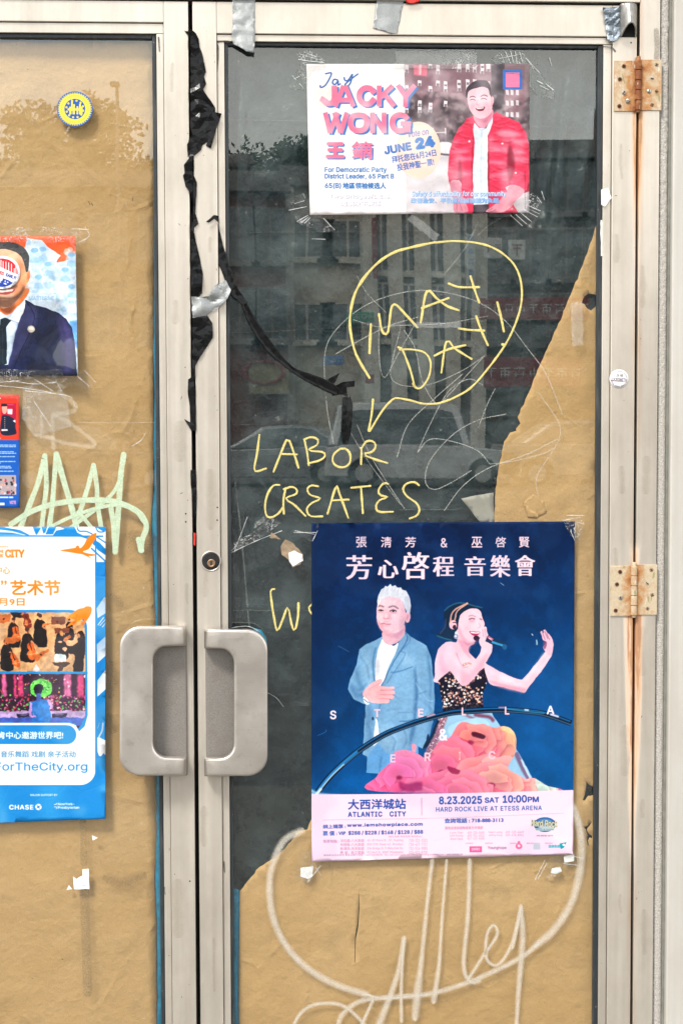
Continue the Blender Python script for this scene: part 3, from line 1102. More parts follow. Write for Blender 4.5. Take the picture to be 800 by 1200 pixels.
    c.line([(236, 144), (252, 138), (264, 142)], 4.5, (70, 40, 60), 0.9, 0.8); c.line([(286, 140), (298, 146)], 4, (70, 40, 60), 0.9, 0.8)
    c.line([(234, 130), (252, 124), (268, 130)], 3, (130, 80, 96), 0.8, 0.8)
    c.line([(240, 152), (262, 150)], 4, (220, 150, 180), 0.7, 1)
    c.line([(282, 160), (290, 176), (278, 186)], 3, (206, 130, 150), 0.9, 0.8)
    c.blob([(240, 198), (262, 200), (288, 204), (278, 218), (262, 222), (246, 212)], (190, 50, 90))
    c.line([(246, 203), (264, 207), (284, 207)], 6, (255, 248, 250))
    c.ell(228, 182, 14, 16, (252, 170, 190), 0.5, 7)
    c.ell(162, 168, 18, 22, (240, 184, 198)); c.ell(168, 178, 8, 10, (50, 30, 50))
    c.line([(160, 158), (176, 158), (182, 178)], 4, (30, 30, 50), 0.9)
    c.ell(178, 208, 7, 8, (200, 220, 236)); c.ell(177, 224, 10, 12, (150, 160, 190)); c.ell(175, 222, 4, 4, (250, 250, 255))
    c.line([(150, 160), (156, 120), (176, 96), (230, 66)], 7, (222, 160, 140), 0.9); c.line([(168, 150), (184, 104), (232, 68)], 6, (236, 176, 160), 0.85)
    # bodice of sequins
    b = [(92, 430), (118, 408), (146, 386), (170, 400), (205, 452), (240, 440), (268, 400), (310, 368), (326, 400), (318, 450), (300, 500), (304, 556), (116, 590), (110, 520)]
    m = c.poly(b, (22, 22, 38))
    c.clip = m
    rg = random.Random(4)
    for i in range(430):
        x, y = rg.uniform(90, 326), rg.uniform(380, 590)
        dark = (x < 135 and y < 480) or (x > 282 and y < 480)
        if dark and rg.random() < 0.7: continue
        col = rg.choice([(250, 226, 216), (240, 180, 150), (255, 255, 255), (190, 120, 110), (120, 80, 90), (60, 40, 60), (236, 206, 190)])
        c.ell(x, y, rg.uniform(3, 6), rg.uniform(3, 6), col, 0.9)
    c.blob([(112, 560), (210, 545), (310, 545), (310, 600), (112, 600)], (14, 16, 34), 0.85, 2)
    c.clip = None
    for x, y in ((212, 356), (224, 350), (238, 348), (250, 354), (262, 348)):
        c.ell(x, y, 7, 6, (196, 140, 130)); c.ell(x + 2, y - 2, 3, 2, (255, 240, 230))
    # near arm to the microphone
    c.blob([(118, 262), (150, 250), (180, 300), (214, 372), (250, 350), (288, 300), (300, 268), (342, 282), (330, 320), (290, 380), (252, 428), (224, 452), (196, 448), (160, 400), (122, 330)], skin)
    c.blob([(200, 380), (228, 400), (262, 372), (304, 320), (330, 300), (300, 372), (252, 430), (222, 452), (196, 440)], sk2, 0.55, 7)
    c.line([(176, 300), (204, 362), (232, 366)], 4, sk3, 0.5, 2)
    c.blob([(284, 246), (292, 220), (290, 196), (298, 178), (306, 180), (312, 176), (320, 182), (322, 200), (330, 228), (344, 256), (342, 286), (318, 294), (300, 280)], skin)
    c.line([(300, 190), (304, 226)], 3, sk3, 0.7, 0.8); c.line([(312, 186), (316, 232)], 3, sk3, 0.7, 0.8)
    c.line([(322, 234), (352, 246), (412, 268)], 30, (18, 50, 84)); c.line([(345, 248), (408, 270)], 10, (60, 160, 215), 0.9); c.ell(404, 272, 11, 13, (30, 90, 140))
    c.line([(326, 226), (346, 238)], 12, (200, 110, 140)); c.ell(272, 232, 14, 12, (44, 20, 40)); c.line([(330, 232), (340, 236)], 4, (255, 220, 230))
    # far arm and open hand
    c.blob([(308, 350), (330, 358), (392, 392), (474, 424), (500, 410), (540, 364), (578, 316), (604, 284), (626, 306), (606, 340), (562, 404), (520, 456), (500, 486), (470, 480), (390, 460), (330, 440)], skin)
    c.blob([(330, 430), (400, 446), (476, 462), (506, 470), (496, 487), (460, 482), (380, 462)], sk2, 0.8, 5)
    c.blob([(590, 290), (584, 270), (596, 250), (582, 238), (576, 218), (570, 200), (578, 198), (586, 208), (584, 194), (594, 194), (602, 206), (612, 214), (624, 230), (632, 262), (628, 300), (610, 312)], (240, 190, 210))
    for a in (((578, 202), (592, 238)), ((590, 198), (604, 234)), ((600, 210), (614, 240))): c.line(a, 3.5, (110, 60, 100), 0.75, 0.8)
    c.blob([(584, 246), (600, 250), (596, 276), (586, 280)], (120, 70, 110), 0.8, 2)
    c.line([(588, 192), (584, 186)], 4, (30, 20, 50)); c.line([(572, 200), (568, 194)], 4, (30, 20, 50))
    c.line([(530, 210), (536, 218)], 3, (230, 240, 250)); c.line([(553, 238), (556, 262)], 5, (220, 240, 250), 0.9, 0.8)
    c.ell(272, 170, 16, 22, (252, 222, 230), 0.5, 8); c.ell(250, 150, 16, 8, (210, 140, 170), 0.45, 4); c.blob([(204, 236), (230, 252), (262, 248), (280, 236), (262, 262), (226, 264)], (176, 96, 130), 0.5, 5)
    c.blob([(140, 260), (170, 300), (196, 380), (170, 360), (130, 310)], (253, 222, 232), 0.5, 9); c.blob([(340, 376), (400, 406), (460, 432), (440, 442), (380, 420), (336, 400)], (254, 226, 234), 0.5, 6); c.line([(590, 300), (540, 376), (500, 430)], 12, (254, 224, 234), 0.45, 5)
    # skirt
    c.blob([(110, 580), (310, 560), (360, 610), (420, 700), (470, 770), (520, 860), (560, 930), (620, 946), (-10, 950), (20, 850), (44, 740), (90, 640)], (150, 196, 226))
    c.line([(120, 600), (80, 700), (30, 820), (0, 900)], 34, (150, 90, 110), 0.9, 3)
    for i in range(170):
        t = rg.random(); x = 120 - 118 * t + rg.uniform(-16, 16); y = 600 + 290 * t
        c.ell(x, y, 2.6, 2.6, rg.choice([(240, 210, 220), (110, 60, 80), (250, 240, 245), (180, 120, 130)]), 0.9)
    c.line([(92, 620), (60, 700), (34, 740)], 14, (14, 24, 44), 0.9, 2)
    c.line([(262, 590), (330, 600), (352, 620)], 16, (120, 40, 70), 0.8, 3); c.line([(200, 585), (240, 600), (262, 610)], 10, (140, 60, 80), 0.7, 3)
    c.blob([(140, 650), (200, 620), (290, 605), (330, 640), (260, 680), (160, 700)], (168, 212, 238))
    c.line([(456, 770), (500, 860), (540, 930)], 22, (110, 70, 110), 0.8, 3); c.line([(480, 800), (530, 900)], 9, (190, 225, 245), 0.9, 2)
    # flower of the dress: blooms built ring by ring from crisp petals, rose pink to coral to peach
    rr = random.Random(14)
    def bloom(cx, cy, rad, rings, n, c0, c1, sq=0.8, span=(0, 6.283)):
        for ri in range(rings):
            q = rad * (1 - 0.78 * ri / rings)
            for k in range(max(3, n - ri)):
                th = span[0] + (span[1] - span[0]) * (k + 0.5 * (ri % 2) + rr.uniform(-.15, .15)) / (n - ri)
                wd = (span[1] - span[0]) / (n - ri) * rr.uniform(0.75, 1.0)
                px_, py_ = cx + q * 0.1 * math.cos(th), cy + q * 0.1 * math.sin(th) * sq
                P = [(px_, py_)]
                lip = []
                for j in range(13):
                    u = j / 12 * 2 - 1
                    rr_ = q * (1.0 - 0.16 * u * u) * (1 + 0.05 * math.sin(j * 1.9 + k) + 0.025 * math.sin(j * 3.7 + ri))
                    a_ = th + u * wd
                    lip.append((cx + rr_ * math.cos(a_), cy + rr_ * math.sin(a_) * sq))
                P = [(px_ + 4 * math.sin(th), py_)] + lip
                t_ = min(1, max(0, 0.5 + 0.5 * (math.cos(th) * 0.7 - math.sin(th) * 0.5) + rr.uniform(-.15, .15)))
                col = tuple(c0[i] * (1 - t_) + c1[i] * t_ for i in range(3))
                c.poly([(x + 3, y + 7) for x, y in P], (190, 40, 84), 0.40, 7)
                m = c.poly(P, tuple(min(255, v * rr.uniform(0.95, 1.04)) for v in col))
                old = c.clip; c.clip = m if old is None else m * old
                c.ell(px_ + q * .25 * math.cos(th), py_ + q * .25 * math.sin(th) * sq, q * .42, q * .34, tuple(v * 0.80 for v in col), 0.55, q * .12)
                c.line([(cx + (x - cx) * .95, cy + (y - cy) * .95) for x, y in lip], q * .10, tuple(min(255, v + 26) for v in col), 0.45, q * .05)
                for e in (-.45, .1, .5):
                    a_ = th + e * wd; c.line([(cx + q * .3 * math.cos(a_), cy + q * .3 * math.sin(a_) * sq), (cx + q * .85 * math.cos(a_ + .05), cy + q * .85 * math.sin(a_ + .05) * sq)], 2.2, tuple(v * 0.84 for v in col), 0.45, 2.2)
                c.clip = old
        c.ell(cx, cy, rad * .09, rad * .06, (140, 16, 60), 0.85, 3)
    sil = c.mask([(-190, 950), (-194, 880), (-150, 832), (-112, 800), (-110, 764), (-50, 757), (0, 776), (44, 790), (96, 716), (150, 694), (182, 640), (214, 624), (262, 636), (300, 634), (352, 652), (400, 644),
                  (440, 664), (458, 716), (448, 780), (418, 840), (470, 872), (500, 892), (545, 888), (592, 920), (625, 950)], True)
    c.clip = sil
    c.put(np.ones_like(sil), (250, 112, 140))
    bloom(560, 960, 100, 2, 6, (236, 200, 180), (200, 222, 216))
    bloom(385, 740, 150, 3, 5, (252, 150, 130), (250, 200, 150), 1.0)
    bloom(245, 720, 165, 3, 6, (250, 104, 128), (254, 146, 134), 0.85)
    bloom(110, 860, 190, 3, 6, (240, 84, 132), (252, 124, 142), 0.95)
    bloom(-90, 885, 160, 3, 5, (238, 92, 152), (250, 130, 172), 0.9)
    bloom(340, 920, 210, 3, 6, (250, 108, 134), (254, 170, 158), 0.7)
    bloom(170, 975, 190, 3, 6, (242, 88, 136), (252, 128, 150), 0.7)
    bloom(0, 985, 150, 2, 5, (228, 72, 136), (246, 110, 160), 0.7)
    c.blob([(250, 672), (290, 676), (316, 690), (300, 704), (270, 696), (252, 690)], (60, 8, 30), 0.9, 1); c.blob([(136, 832), (180, 846), (196, 852), (186, 868), (150, 862)], (150, 18, 64), 0.85, 2)
    c.blob([(-74, 946), (-92, 904), (-50, 914), (10, 904), (18, 930), (10, 946)], (140, 18, 78), 0.7, 4)
    c.clip = None
    # tone of cloth and skin in the photograph
    c.view(0, 0, 1)
    fig = c.mask([(405, 680), (500, 680), (512, 800), (508, 880), (430, 905), (405, 840)]); fig2 = c.mask([(505, 700), (650, 725), (655, 800), (640, 925), (480, 925)])
    c.tex(np.maximum(fig, fig2), 9, 0.04, 3); c.tex(fig * c.mask([(405, 750), (512, 750), (512, 905), (405, 905)]), 16, 0.06, 8); c.tex(fig, 2, 0.05, 5)
    c.warp(np.maximum(fig, fig2), 0.32, 7, 3)
    # hoop of glass
    c.view(360, 670, 4.288)
    arc = [(36, 1132), (70, 1082), (120, 1022), (180, 965), (250, 906), (330, 852), (400, 812), (480, 780), (560, 752), (640, 728), (729, 708), (830, 700), (960, 694), (1080, 700), (1190, 715), (1320, 760)]
    c.line(arc, 30, (6, 18, 38)); c.line([(x - 1, y - 8) for x, y in arc], 6, (24, 120, 190), 0.9, 1.5)
    c.line([(x + 2, y + 9) for x, y in arc[3:]], 5, (90, 150, 190), 0.7, 2)
    c.line([(x + 1, y - 2) for x, y in arc[:5]], 12, (40, 150, 225), 0.75, 2); c.line([(x + 4, y + 2) for x, y in arc[:4]], 5, (225, 245, 255), 0.9, 1.5)
    c.line([(1220, 716), (1260, 728)], 10, (230, 225, 250), 0.9, 2); c.line([(1090, 694), (1110, 696)], 8, (230, 240, 255), 0.9, 2)
    c.line([(600, 728), (640, 716)], 7, (240, 170, 190), 0.9, 1.5); c.line([(960, 682), (990, 682)], 6, (220, 150, 180), 0.9, 1.5)
    c.line([(1000, 690), (1190, 712)], 5, (60, 180, 230), 0.8, 1.5)
    c.line([(20, 1100), (60, 1118), (160, 1128)], 16, (150, 200, 235), 0.9, 3); c.line([(20, 1120), (50, 1126)], 14, (240, 248, 255), 0.95, 2)
    c.line([(36, 1130), (70, 1090)], 12, (235, 248, 255), 0.9, 2)
    c.view(0, 0, 1)
    for ch, x, y, w_, h_ in (('S', 386.5, 832.5, 7.5, 10.5), ('T', 438, 831, 7.5, 9.5), ('E', 489.5, 830.5, 6.5, 9.5), ('L', 540.5, 829, 5.5, 9.5), ('L', 591, 828, 5.5, 9.5),
                             ('A', 640, 827, 9, 10), ('E', 457, 884, 6.5, 9.5), ('R', 497, 882, 7.5, 10), ('I', 537.5, 881, 1.6, 9.5), ('C', 572, 880, 8, 10), ('&', 514, 854, 10, 14)):
        c.text(ch, x, y, x + w_, y + h_, (250, 200, 214) if ch not in 'SA&' else (255, 232, 238), 0.45)
    # head lines
    pk = (250, 214, 224)
    for ch, x in (('張', 417), ('淸', 446), ('芳', 474.5), ('&', 516), ('巫', 552), ('啓', 580), ('賢', 607.5)):
        w_ = 8 if ch == '&' else 12.6
        c.text(ch, x, 629 if ch != '&' else 630.5, x + w_, 641.6, pk, 0.2)
    for ch, x0, y0, x1, y1 in (('芳', 406, 650.5, 435, 679), ('心', 443, 656, 466, 677.5), ('啓', 471, 647, 502, 679), ('程', 507.5, 652, 531, 675.5),
                               ('音', 544.5, 652, 568, 675), ('樂', 574.5, 650.5, 597, 676.5), ('會', 603.5, 650.5, 626, 675)):
        c.text(ch, x0, y0, x1, y1, pk, 0, hbold=0.85)
    # foot of the sheet
    c.poly([(360, 931), (460, 930.5), (560, 929), (680, 925.5), (680, 1015), (360, 1015)], (250, 214, 230))
    c.put(c.soft((c.noise(70, 8) > 0.55).astype(np.float32), 16), (255, 228, 238), 0.0)
    bl = (32, 74, 160)
    c.text('大西洋城站', 407.5, 936.5, 475.5, 949, bl, 0.35, rot=-0.6)
    c.text('ATLANTIC   CITY', 407.5, 951.3, 475.5, 957.6, bl, 0.35, rot=-0.6, space=1.15)
    c.line([(493.7, 935), (493.9, 955.5)], 0.8, (190, 130, 170))
    c.text('8.23.2025', 514, 933.4, 564.5, 942.8, bl, 0.45, rot=-0.9)
    c.text('SAT', 567.5, 934.5, 584.5, 941, bl, 0.35, rot=-0.9)
    c.text('10:00', 588.5, 932, 617, 941, bl, 0.45, rot=-0.9); c.text('PM', 617.8, 933.6, 631, 940.3, bl, 0.4, rot=-0.9)
    c.text('HARD ROCK LIVE AT ETESS ARENA', 510.5, 945.8, 634.5, 951.4, (40, 84, 166), 0.16, rot=-0.9, space=1.1)
    c.line([(378, 961), (480, 959.5), (500, 959)], 0.5, (205, 160, 190)); c.line([(378, 961), (520, 958.5), (660, 953)], 0.5, (205, 160, 190))
    c.text('網上購票 :', 378.3, 966.3, 405, 971.2, bl, 0.2, rot=-0.8)
    c.text('www.iemshowplace.com', 406.5, 965, 495, 970.2, bl, 0.3, rot=-1.0, space=1.1)
    c.text('票 價 : VIP', 378.3, 973.8, 405, 979.5, bl, 0.2, rot=-0.8)
    c.text('$288 / $228 / $168 / $128 / $88', 408, 973.4, 495.5, 979, bl, 0.25, rot=-0.9)
    pl = (176, 118, 160)
    c.text('(座位有限 先到先得 售完即止)', 455, 979.2, 494, 982, pl, rot=-0.6)
    c.text('售票地點 :', 378.5, 984, 397, 987.8, pl, 0.1)
    rows = [('法拉盛-八大旅遊', '40-09 Prince St., 2/F, Flushing', '718-321-1521'), ('布碌崙-八大旅遊', '805 57th Street 4/F, Brooklyn', '718-437-7717'),
            ('新澤西-天洋旅遊', '204 Bridge St. D Metuchen NJ', '732-516-9883'), ('費 城 - 長江電腦', '921 Arch St., BSMT Philadelphia', '215-922-8700')]
    for i, (a, b, d) in enumerate(rows):
        y = 983.3 + i * 4.7
        c.text(a, 398.5, y, 426.5, y + 3.7, pl, 0.06, rot=-0.4); c.text(b, 430, y, 472, y + 3.5, pl, 0, rot=-0.4); c.text(d, 479, y - .2, 500.5, y + 3.2, pl, 0, rot=-0.4)
    c.text('服務費及其他費用 票售出概不退換  1-800-GAMBLER   Bet with your head, not over it. Gambling problem? Call 1-800-GAMBLER', 379, 1001.3, 542, 1003.6, (140, 100, 150), 0, rot=-0.5)
    c.text('查詢電話 : 718-888-3113', 520.5, 959, 589.5, 964.8, bl, 0.22, rot=-0.9)
    c.text('贊助及籌辦請聯絡東方市場部', 521, 968.6, 565.5, 972.4, pl, 0.1, rot=-0.8)
    for i, (a, b, d, e) in enumerate([('Lynn Tian', '609-235-0699', 'Sean Luong', '609-235-4649'), ('Linh Duong', '609-761-6522', 'Jeffrey Kong', '609-674-8962'), ('Alvin Hare', '917-767-9698', '', '')]):
        y = 974.6 + i * 3.5
        c.text(a, 527, y, 542, y + 2.8, pl, 0); c.text(b, 547.5, y - .3, 567, y + 2.6, pl, 0)
        if d: c.text(d, 572, y - .6, 588, y + 2.2, pl, 0); c.text(e, 592, y - 1, 613, y + 1.8, pl, 0)
    # small emblems
    c.ell(638, 966.3, 13, 8.6, (24, 70, 140)); c.ell(638, 964.5, 10, 5.5, (90, 150, 200), 0.9, 1.2); c.ell(640, 969, 10, 3.5, (210, 216, 222), 0.8, 0.8)
    c.text('Hard Rock', 621.6, 960.6, 652.8, 968.4, (60, 66, 60), 0.75, rot=2); c.text('Hard Rock', 621.6, 960.6, 652.8, 968.4, (226, 222, 190), 0.25, rot=2)
    c.poly([(626, 970.6), (650, 970.2), (648, 973.4), (628, 973.6)], (190, 206, 200)); c.text('HOTEL & CASINO', 627.5, 971, 648.5, 972.8, (30, 70, 90))
    c.text('ATLANTIC CITY', 628, 978.6, 647.5, 980.2, (40, 60, 70), 0.1)
    c.rrect(549.7, 991.8, 564.3, 998.8, 0.6, (238, 92, 150)); c.text('主辦單位', 552, 993.4, 562, 996.8, (255, 226, 238), 0.15)
    for x, s_ in ((545, '主辦單位'), (568, '總贊助'), (597, '協辦單位'), (616.5, '購票連結'), (638, '票務網站')):
        c.text(s_, x, 987.3, x + 9, 989.2, pl, 0)
    c.text('Younghope', 571, 991.6, 593, 996, (120, 84, 130), 0.1)
    c.ell(607.6, 991.6, 4, 3.6, (246, 104, 150)); c.ell(607.6, 987.6, 1.6, 2.2, (246, 104, 150)); c.ell(607.6, 991.2, 1.6, 1.6, (255, 220, 232))
    c.rrect(624.5, 987.4, 632.6, 995.6, 0.3, (196, 196, 206))
    c.text('亞美票務', 642, 990, 656, 993.6, (20, 156, 170), 0.25); c.poly([(655, 988.5), (663.5, 986.8), (660, 993.6), (656.5, 995)], (20, 150, 168)); c.ell(660, 990, 1.6, 1.4, (240, 240, 245))
    # wear: faint folds and a pale chip
    c.put(c.soft((c.noise(150, 21, 3) > 0.56).astype(np.float32), 8), (60, 110, 170), 0.10)
    c.line([(396, 757), (402, 760), (409, 764)], 0.5, (90, 130, 170), 0.7); c.line([(372, 862), (381, 858), (382, 855)], 0.6, (40, 120, 200), 0.8)
    c.line([(586, 683), (590, 686)], 0.7, (170, 190, 220), 0.8)
    return c


# ================================================================ campaign flyer
def flyer_print():
    c = Print([(359, 75), (620, 75), (619.5, 249), (363, 252)], 940, 640, (247, 244, 243))
    c.put(c.soft((c.noise(60, 12) > 0.5).astype(np.float32), 18), (252, 238, 238), 0.4)
    c.ell(383, 113, 17, 15, (252, 208, 200), 0.55, 3)
    # photograph on the right: towers, trees, street
    ph = c.mask([(473.5, 70), (640, 70), (640, 256), (475.5, 256)])
    c.clip = ph
    c.poly([(470, 60), (640, 60), (640, 260), (470, 260)], (146, 122, 128))
    c.view(470, 60, 4.444)
    c.poly([(0, 60), (470, 60), (470, 420), (0, 420)], (136, 104, 114))
    c.poly([(535, 60), (640, 60), (640, 470), (535, 470)], (140, 106, 116))
    c.poly([(468, 60), (536, 60), (536, 440), (468, 440)], (74, 66, 74))
    c.blob([(0, 290), (60, 250), (150, 300), (250, 240), (330, 270), (400, 330), (520, 320), (660, 380), (660, 480), (0, 480)], (92, 78, 84), 0.85, 8)
    c.put(c.soft((c.noise(34, 31, 5) > 0.52).astype(np.float32), 4) * c.mask([(0, 200), (700, 240), (700, 480), (0, 480)]), (40, 34, 40), 0.55)
    c.put(c.soft((c.noise(26, 33, 4) > 0.58).astype(np.float32), 3) * c.mask([(0, 200), (700, 240), (700, 480), (0, 480)]), (186, 168, 170), 0.5)
    rg = random.Random(8)
    for row, y in enumerate((78, 95, 165, 195, 275, 305)):
        for x in (28, 95, 150, 190, 230, 300, 345, 382, 420, 452):
            if rg.random() < 0.22 or (y > 230 and x > 330): continue
            yy = y + rg.uniform(-6, 8)
            c.poly([(x - 9, yy - 15), (x + 10, yy - 13), (x + 9, yy + 17), (x - 10, yy + 15)], (238, 228, 232)); c.poly([(x - 6, yy), (x + 8, yy + 2), (x + 6, yy + 17), (x - 7, yy + 15)], (100, 84, 94), 0.8)
    for y in (215, 270, 330, 380):
        for x in (550, 575, 604):
            c.poly([(x - 7, y - 14), (x + 8, y - 12), (x + 8, y + 14), (x - 7, y + 12)], (232, 222, 228), 0.9)
    c.poly([(62, 72), (136, 72), (132, 130), (66, 124)], (246, 130, 150), 0.8, 3); c.line([(100, 70), (98, 120)], 10, (255, 220, 226), 0.9, 2)
    c.line([(164, 400), (164, 470)], 7, (220, 214, 218)); c.line([(228, 400), (230, 470)], 7, (214, 208, 212)); c.line([(164, 424), (230, 424)], 6, (214, 208, 212))
    c.blob([(190, 480), (230, 470), (262, 490), (270, 560), (190, 560)], (226, 222, 226)); c.line([(196, 500), (256, 504)], 8, (60, 54, 62), 0.8)
    c.view(470, 160, 4.444)
    c.poly([(0, 95), (300, 60), (700, 60), (700, 420), (0, 420)], (206, 198, 204)); c.blob([(0, 200), (240, 120), (300, 240), (60, 420), (0, 420)], (226, 220, 224), 0.8, 12)
    c.poly([(195, -20), (265, -10), (268, 70), (195, 70)], (120, 108, 116), 0.8, 4); c.blob([(190, 40), (232, 28), (272, 46), (264, 96), (196, 100)], (232, 230, 234)); c.line([(200, 92), (262, 96)], 10, (50, 44, 52), 0.8, 2)
    # the man in the red jacket
    c.view(470, 60, 4.444)
    red, rd2, rd3 = (232, 48, 84), (170, 16, 50), (252, 120, 150)
    J = [(340, 350), (372, 338), (392, 372), (440, 420), (474, 330), (492, 316), (560, 348), (612, 370), (646, 420), (662, 480), (668, 560), (664, 620), (664, 730), (640, 738), (560, 700), (540, 710),
         (600, 830), (610, 842), (330, 842), (300, 830), (312, 690), (300, 672), (250, 690), (240, 640), (250, 520), (272, 450), (300, 400), (326, 372)]
    m = c.poly(J, red)
    c.clip = m * ph
    rq = random.Random(5)
    for i in range(150):          # quilted folds, mostly lying across
        x, y = rq.uniform(245, 665), rq.uniform(340, 840); L_ = rq.uniform(24, 80); t_ = rq.uniform(-0.35, 0.35)
        P = [(x - L_ / 2, y - L_ * t_ * .5), (x, y + rq.uniform(2, 9)), (x + L_ / 2, y + L_ * t_ * .5)]
        c.line(P, rq.uniform(4, 9), rd2, 0.42, 2.5, taper=True); c.line([(a, b - 9) for a, b in P], rq.uniform(4, 9), rd3, 0.34, 3, taper=True)
    for x, y, w_, h_ in ((300, 520, 60, 9), (330, 560, 70, 7), (560, 520, 90, 12), (600, 560, 70, 8), (500, 580, 80, 9), (620, 470, 50, 12), (400, 480, 40, 6), (560, 430, 70, 14), (330, 640, 40, 7), (520, 640, 70, 7)):
        c.ell(x, y, w_, h_, (255, 176, 196), 0.55, 7, rq.uniform(-8, 8))  # pale bands: reflections painted across the jacket
    c.blob([(560, 480), (590, 560), (584, 640), (560, 690), (548, 600)], (120, 10, 36), 0.7, 5); c.blob([(300, 560), (318, 620), (310, 690), (296, 660)], (120, 10, 36), 0.7, 5)
    c.line([(448, 430), (452, 560), (450, 840)], 9, (130, 8, 34), 0.8, 2); c.line([(378, 400), (370, 560), (376, 840)], 7, (140, 12, 40), 0.7, 2)
    c.line([(470, 470), (560, 480)], 5, (130, 8, 34), 0.6, 2); c.ell(525, 480, 6, 5, (240, 220, 226)); c.ell(354, 470, 5, 5, (240, 220, 226)); c.ell(594, 634, 5, 5, (240, 220, 226))
    c.line([(560, 690), (640, 735), (664, 690)], 8, (120, 10, 36), 0.7, 2); c.line([(250, 676), (300, 668)], 8, (110, 10, 36), 0.7, 2)
    c.clip = ph
    c.poly([(380, 372), (400, 400), (440, 402), (462, 360), (476, 340), (476, 372), (450, 440), (448, 620), (452, 800), (376, 800), (372, 620), (382, 480), (372, 408)], (222, 232, 242))
    c.line([(418, 420), (414, 620), (414, 790)], 4, (176, 192, 212), 0.7, 2); c.line([(382, 376), (412, 410), (440, 402)], 4, (160, 176, 200), 0.8)
    c.poly([(376, 800), (452, 796), (456, 850), (372, 850)], (40, 34, 44))
    c.blob([(380, 330), (470, 300), (474, 346), (452, 378), (430, 402), (402, 392), (384, 366)], (226, 150, 170)); c.blob([(384, 338), (430, 352), (470, 318), (466, 350), (430, 372), (396, 360)], (196, 108, 134), 0.7, 4)
    c.blob([(342, 236), (346, 205), (380, 190), (430, 186), (462, 210), (472, 250), (472, 300), (456, 332), (424, 350), (396, 348), (366, 322), (350, 284)], (245, 190, 202))
    c.blob([(464, 236), (480, 240), (480, 270), (468, 288)], (232, 160, 176))
    c.blob([(334, 236), (338, 196), (360, 170), (396, 152), (440, 152), (462, 176), (468, 214), (472, 240), (460, 226), (452, 196), (420, 186), (372, 196), (348, 212), (342, 240)], (38, 30, 40))
    c.line([(356, 240), (372, 234), (386, 240)], 5, (90, 56, 70)); c.line([(412, 236), (430, 228), (448, 236)], 5, (90, 56, 70))
    c.line([(358, 254), (372, 250), (384, 256)], 4, (60, 36, 50)); c.line([(414, 250), (430, 246), (446, 252)], 4, (60, 36, 50))
    c.line([(396, 256), (392, 276), (404, 280)], 4, (216, 140, 158), 0.9, 1)
    c.ell(368, 284, 14, 12, (250, 150, 176), 0.5, 5); c.ell(446, 276, 14, 12, (250, 150, 176), 0.5, 5)
    c.blob([(386, 298), (410, 296), (434, 288), (428, 308), (408, 314), (392, 308)], (120, 30, 56)); c.line([(392, 299), (412, 299), (428, 294)], 5, (255, 246, 248))
    c.view(470, 160, 4.444)
    c.blob([(252, 240), (300, 232), (318, 300), (346, 380), (330, 396), (276, 392), (270, 330)], (214, 130, 150)); c.blob([(570, 250), (640, 280), (600, 330), (560, 376), (510, 400), (444, 394), (442, 384), (470, 366), (500, 340), (540, 300)], (226, 140, 158))
    for a in (((286, 350), (290, 390)), ((306, 350), (316, 388)), ((448, 388), (476, 372)), ((460, 396), (492, 380))): c.line(a, 3, (150, 70, 96), 0.8)
    for y in range(180, 375, 9): c.line([(641 + (y % 2), y), (645, y + 4)], 3.4, (50, 20, 34), 0.85)
    c.clip = None
    c.view(0, 0, 1)
    fig = c.mask([(524, 90), (622, 90), (622, 250), (524, 250)])
    c.tex(fig, 4, 0.06, 3); c.tex(ph, 14, 0.08, 9); c.warp(ph, 0.3, 6, 4)
    c.put(ph * c.soft((c.noise(60, 61, 4) > 0.6).astype(np.float32), 7), (255, 236, 240), 0.22)  # washed-out reflection painted over the printed picture
    # square on the upper right, without its code
    c.rrect(588.7, 81.3, 611.3, 104.6, 0.5, (54, 112, 196)); c.rrect(592, 84.8, 608.4, 102.2, 0.3, (236, 128, 168))
    c.line([(592.5, 86), (602, 86.2)], 0.8, (90, 110, 180), 0.7)
    # pale round panel with the date
    c.ell(490, 176, 26, 33.5, (253, 214, 196)); c.ell(488, 170, 20, 26, (254, 226, 212), 0.7, 4)
    bl, pk = (62, 122, 190), (250, 118, 152)
    for pts in ([(381, 86.5), (388, 85.6), (386, 92), (381, 100), (376, 102.5), (375, 100)], [(396, 94), (391.5, 93), (389.5, 97), (392.5, 99), (396, 95), (396, 99.5), (399, 98)],
                [(403, 90.5), (404, 94), (407, 94.5), (410, 91), (412.5, 87)], [(413, 87), (410.5, 97), (406.5, 101.5), (404, 99.5), (409, 94.5), (419.5, 86.5)]):
        c.line(pts, 1.7, (48, 98, 168))
    # heavy block capitals, stroke by stroke: blue drop shadow first, pink on top
    V2 = lambda pts: [(350 + x / 5.333, 70 + y / 5.333) for x, y in pts]
    w5 = 34
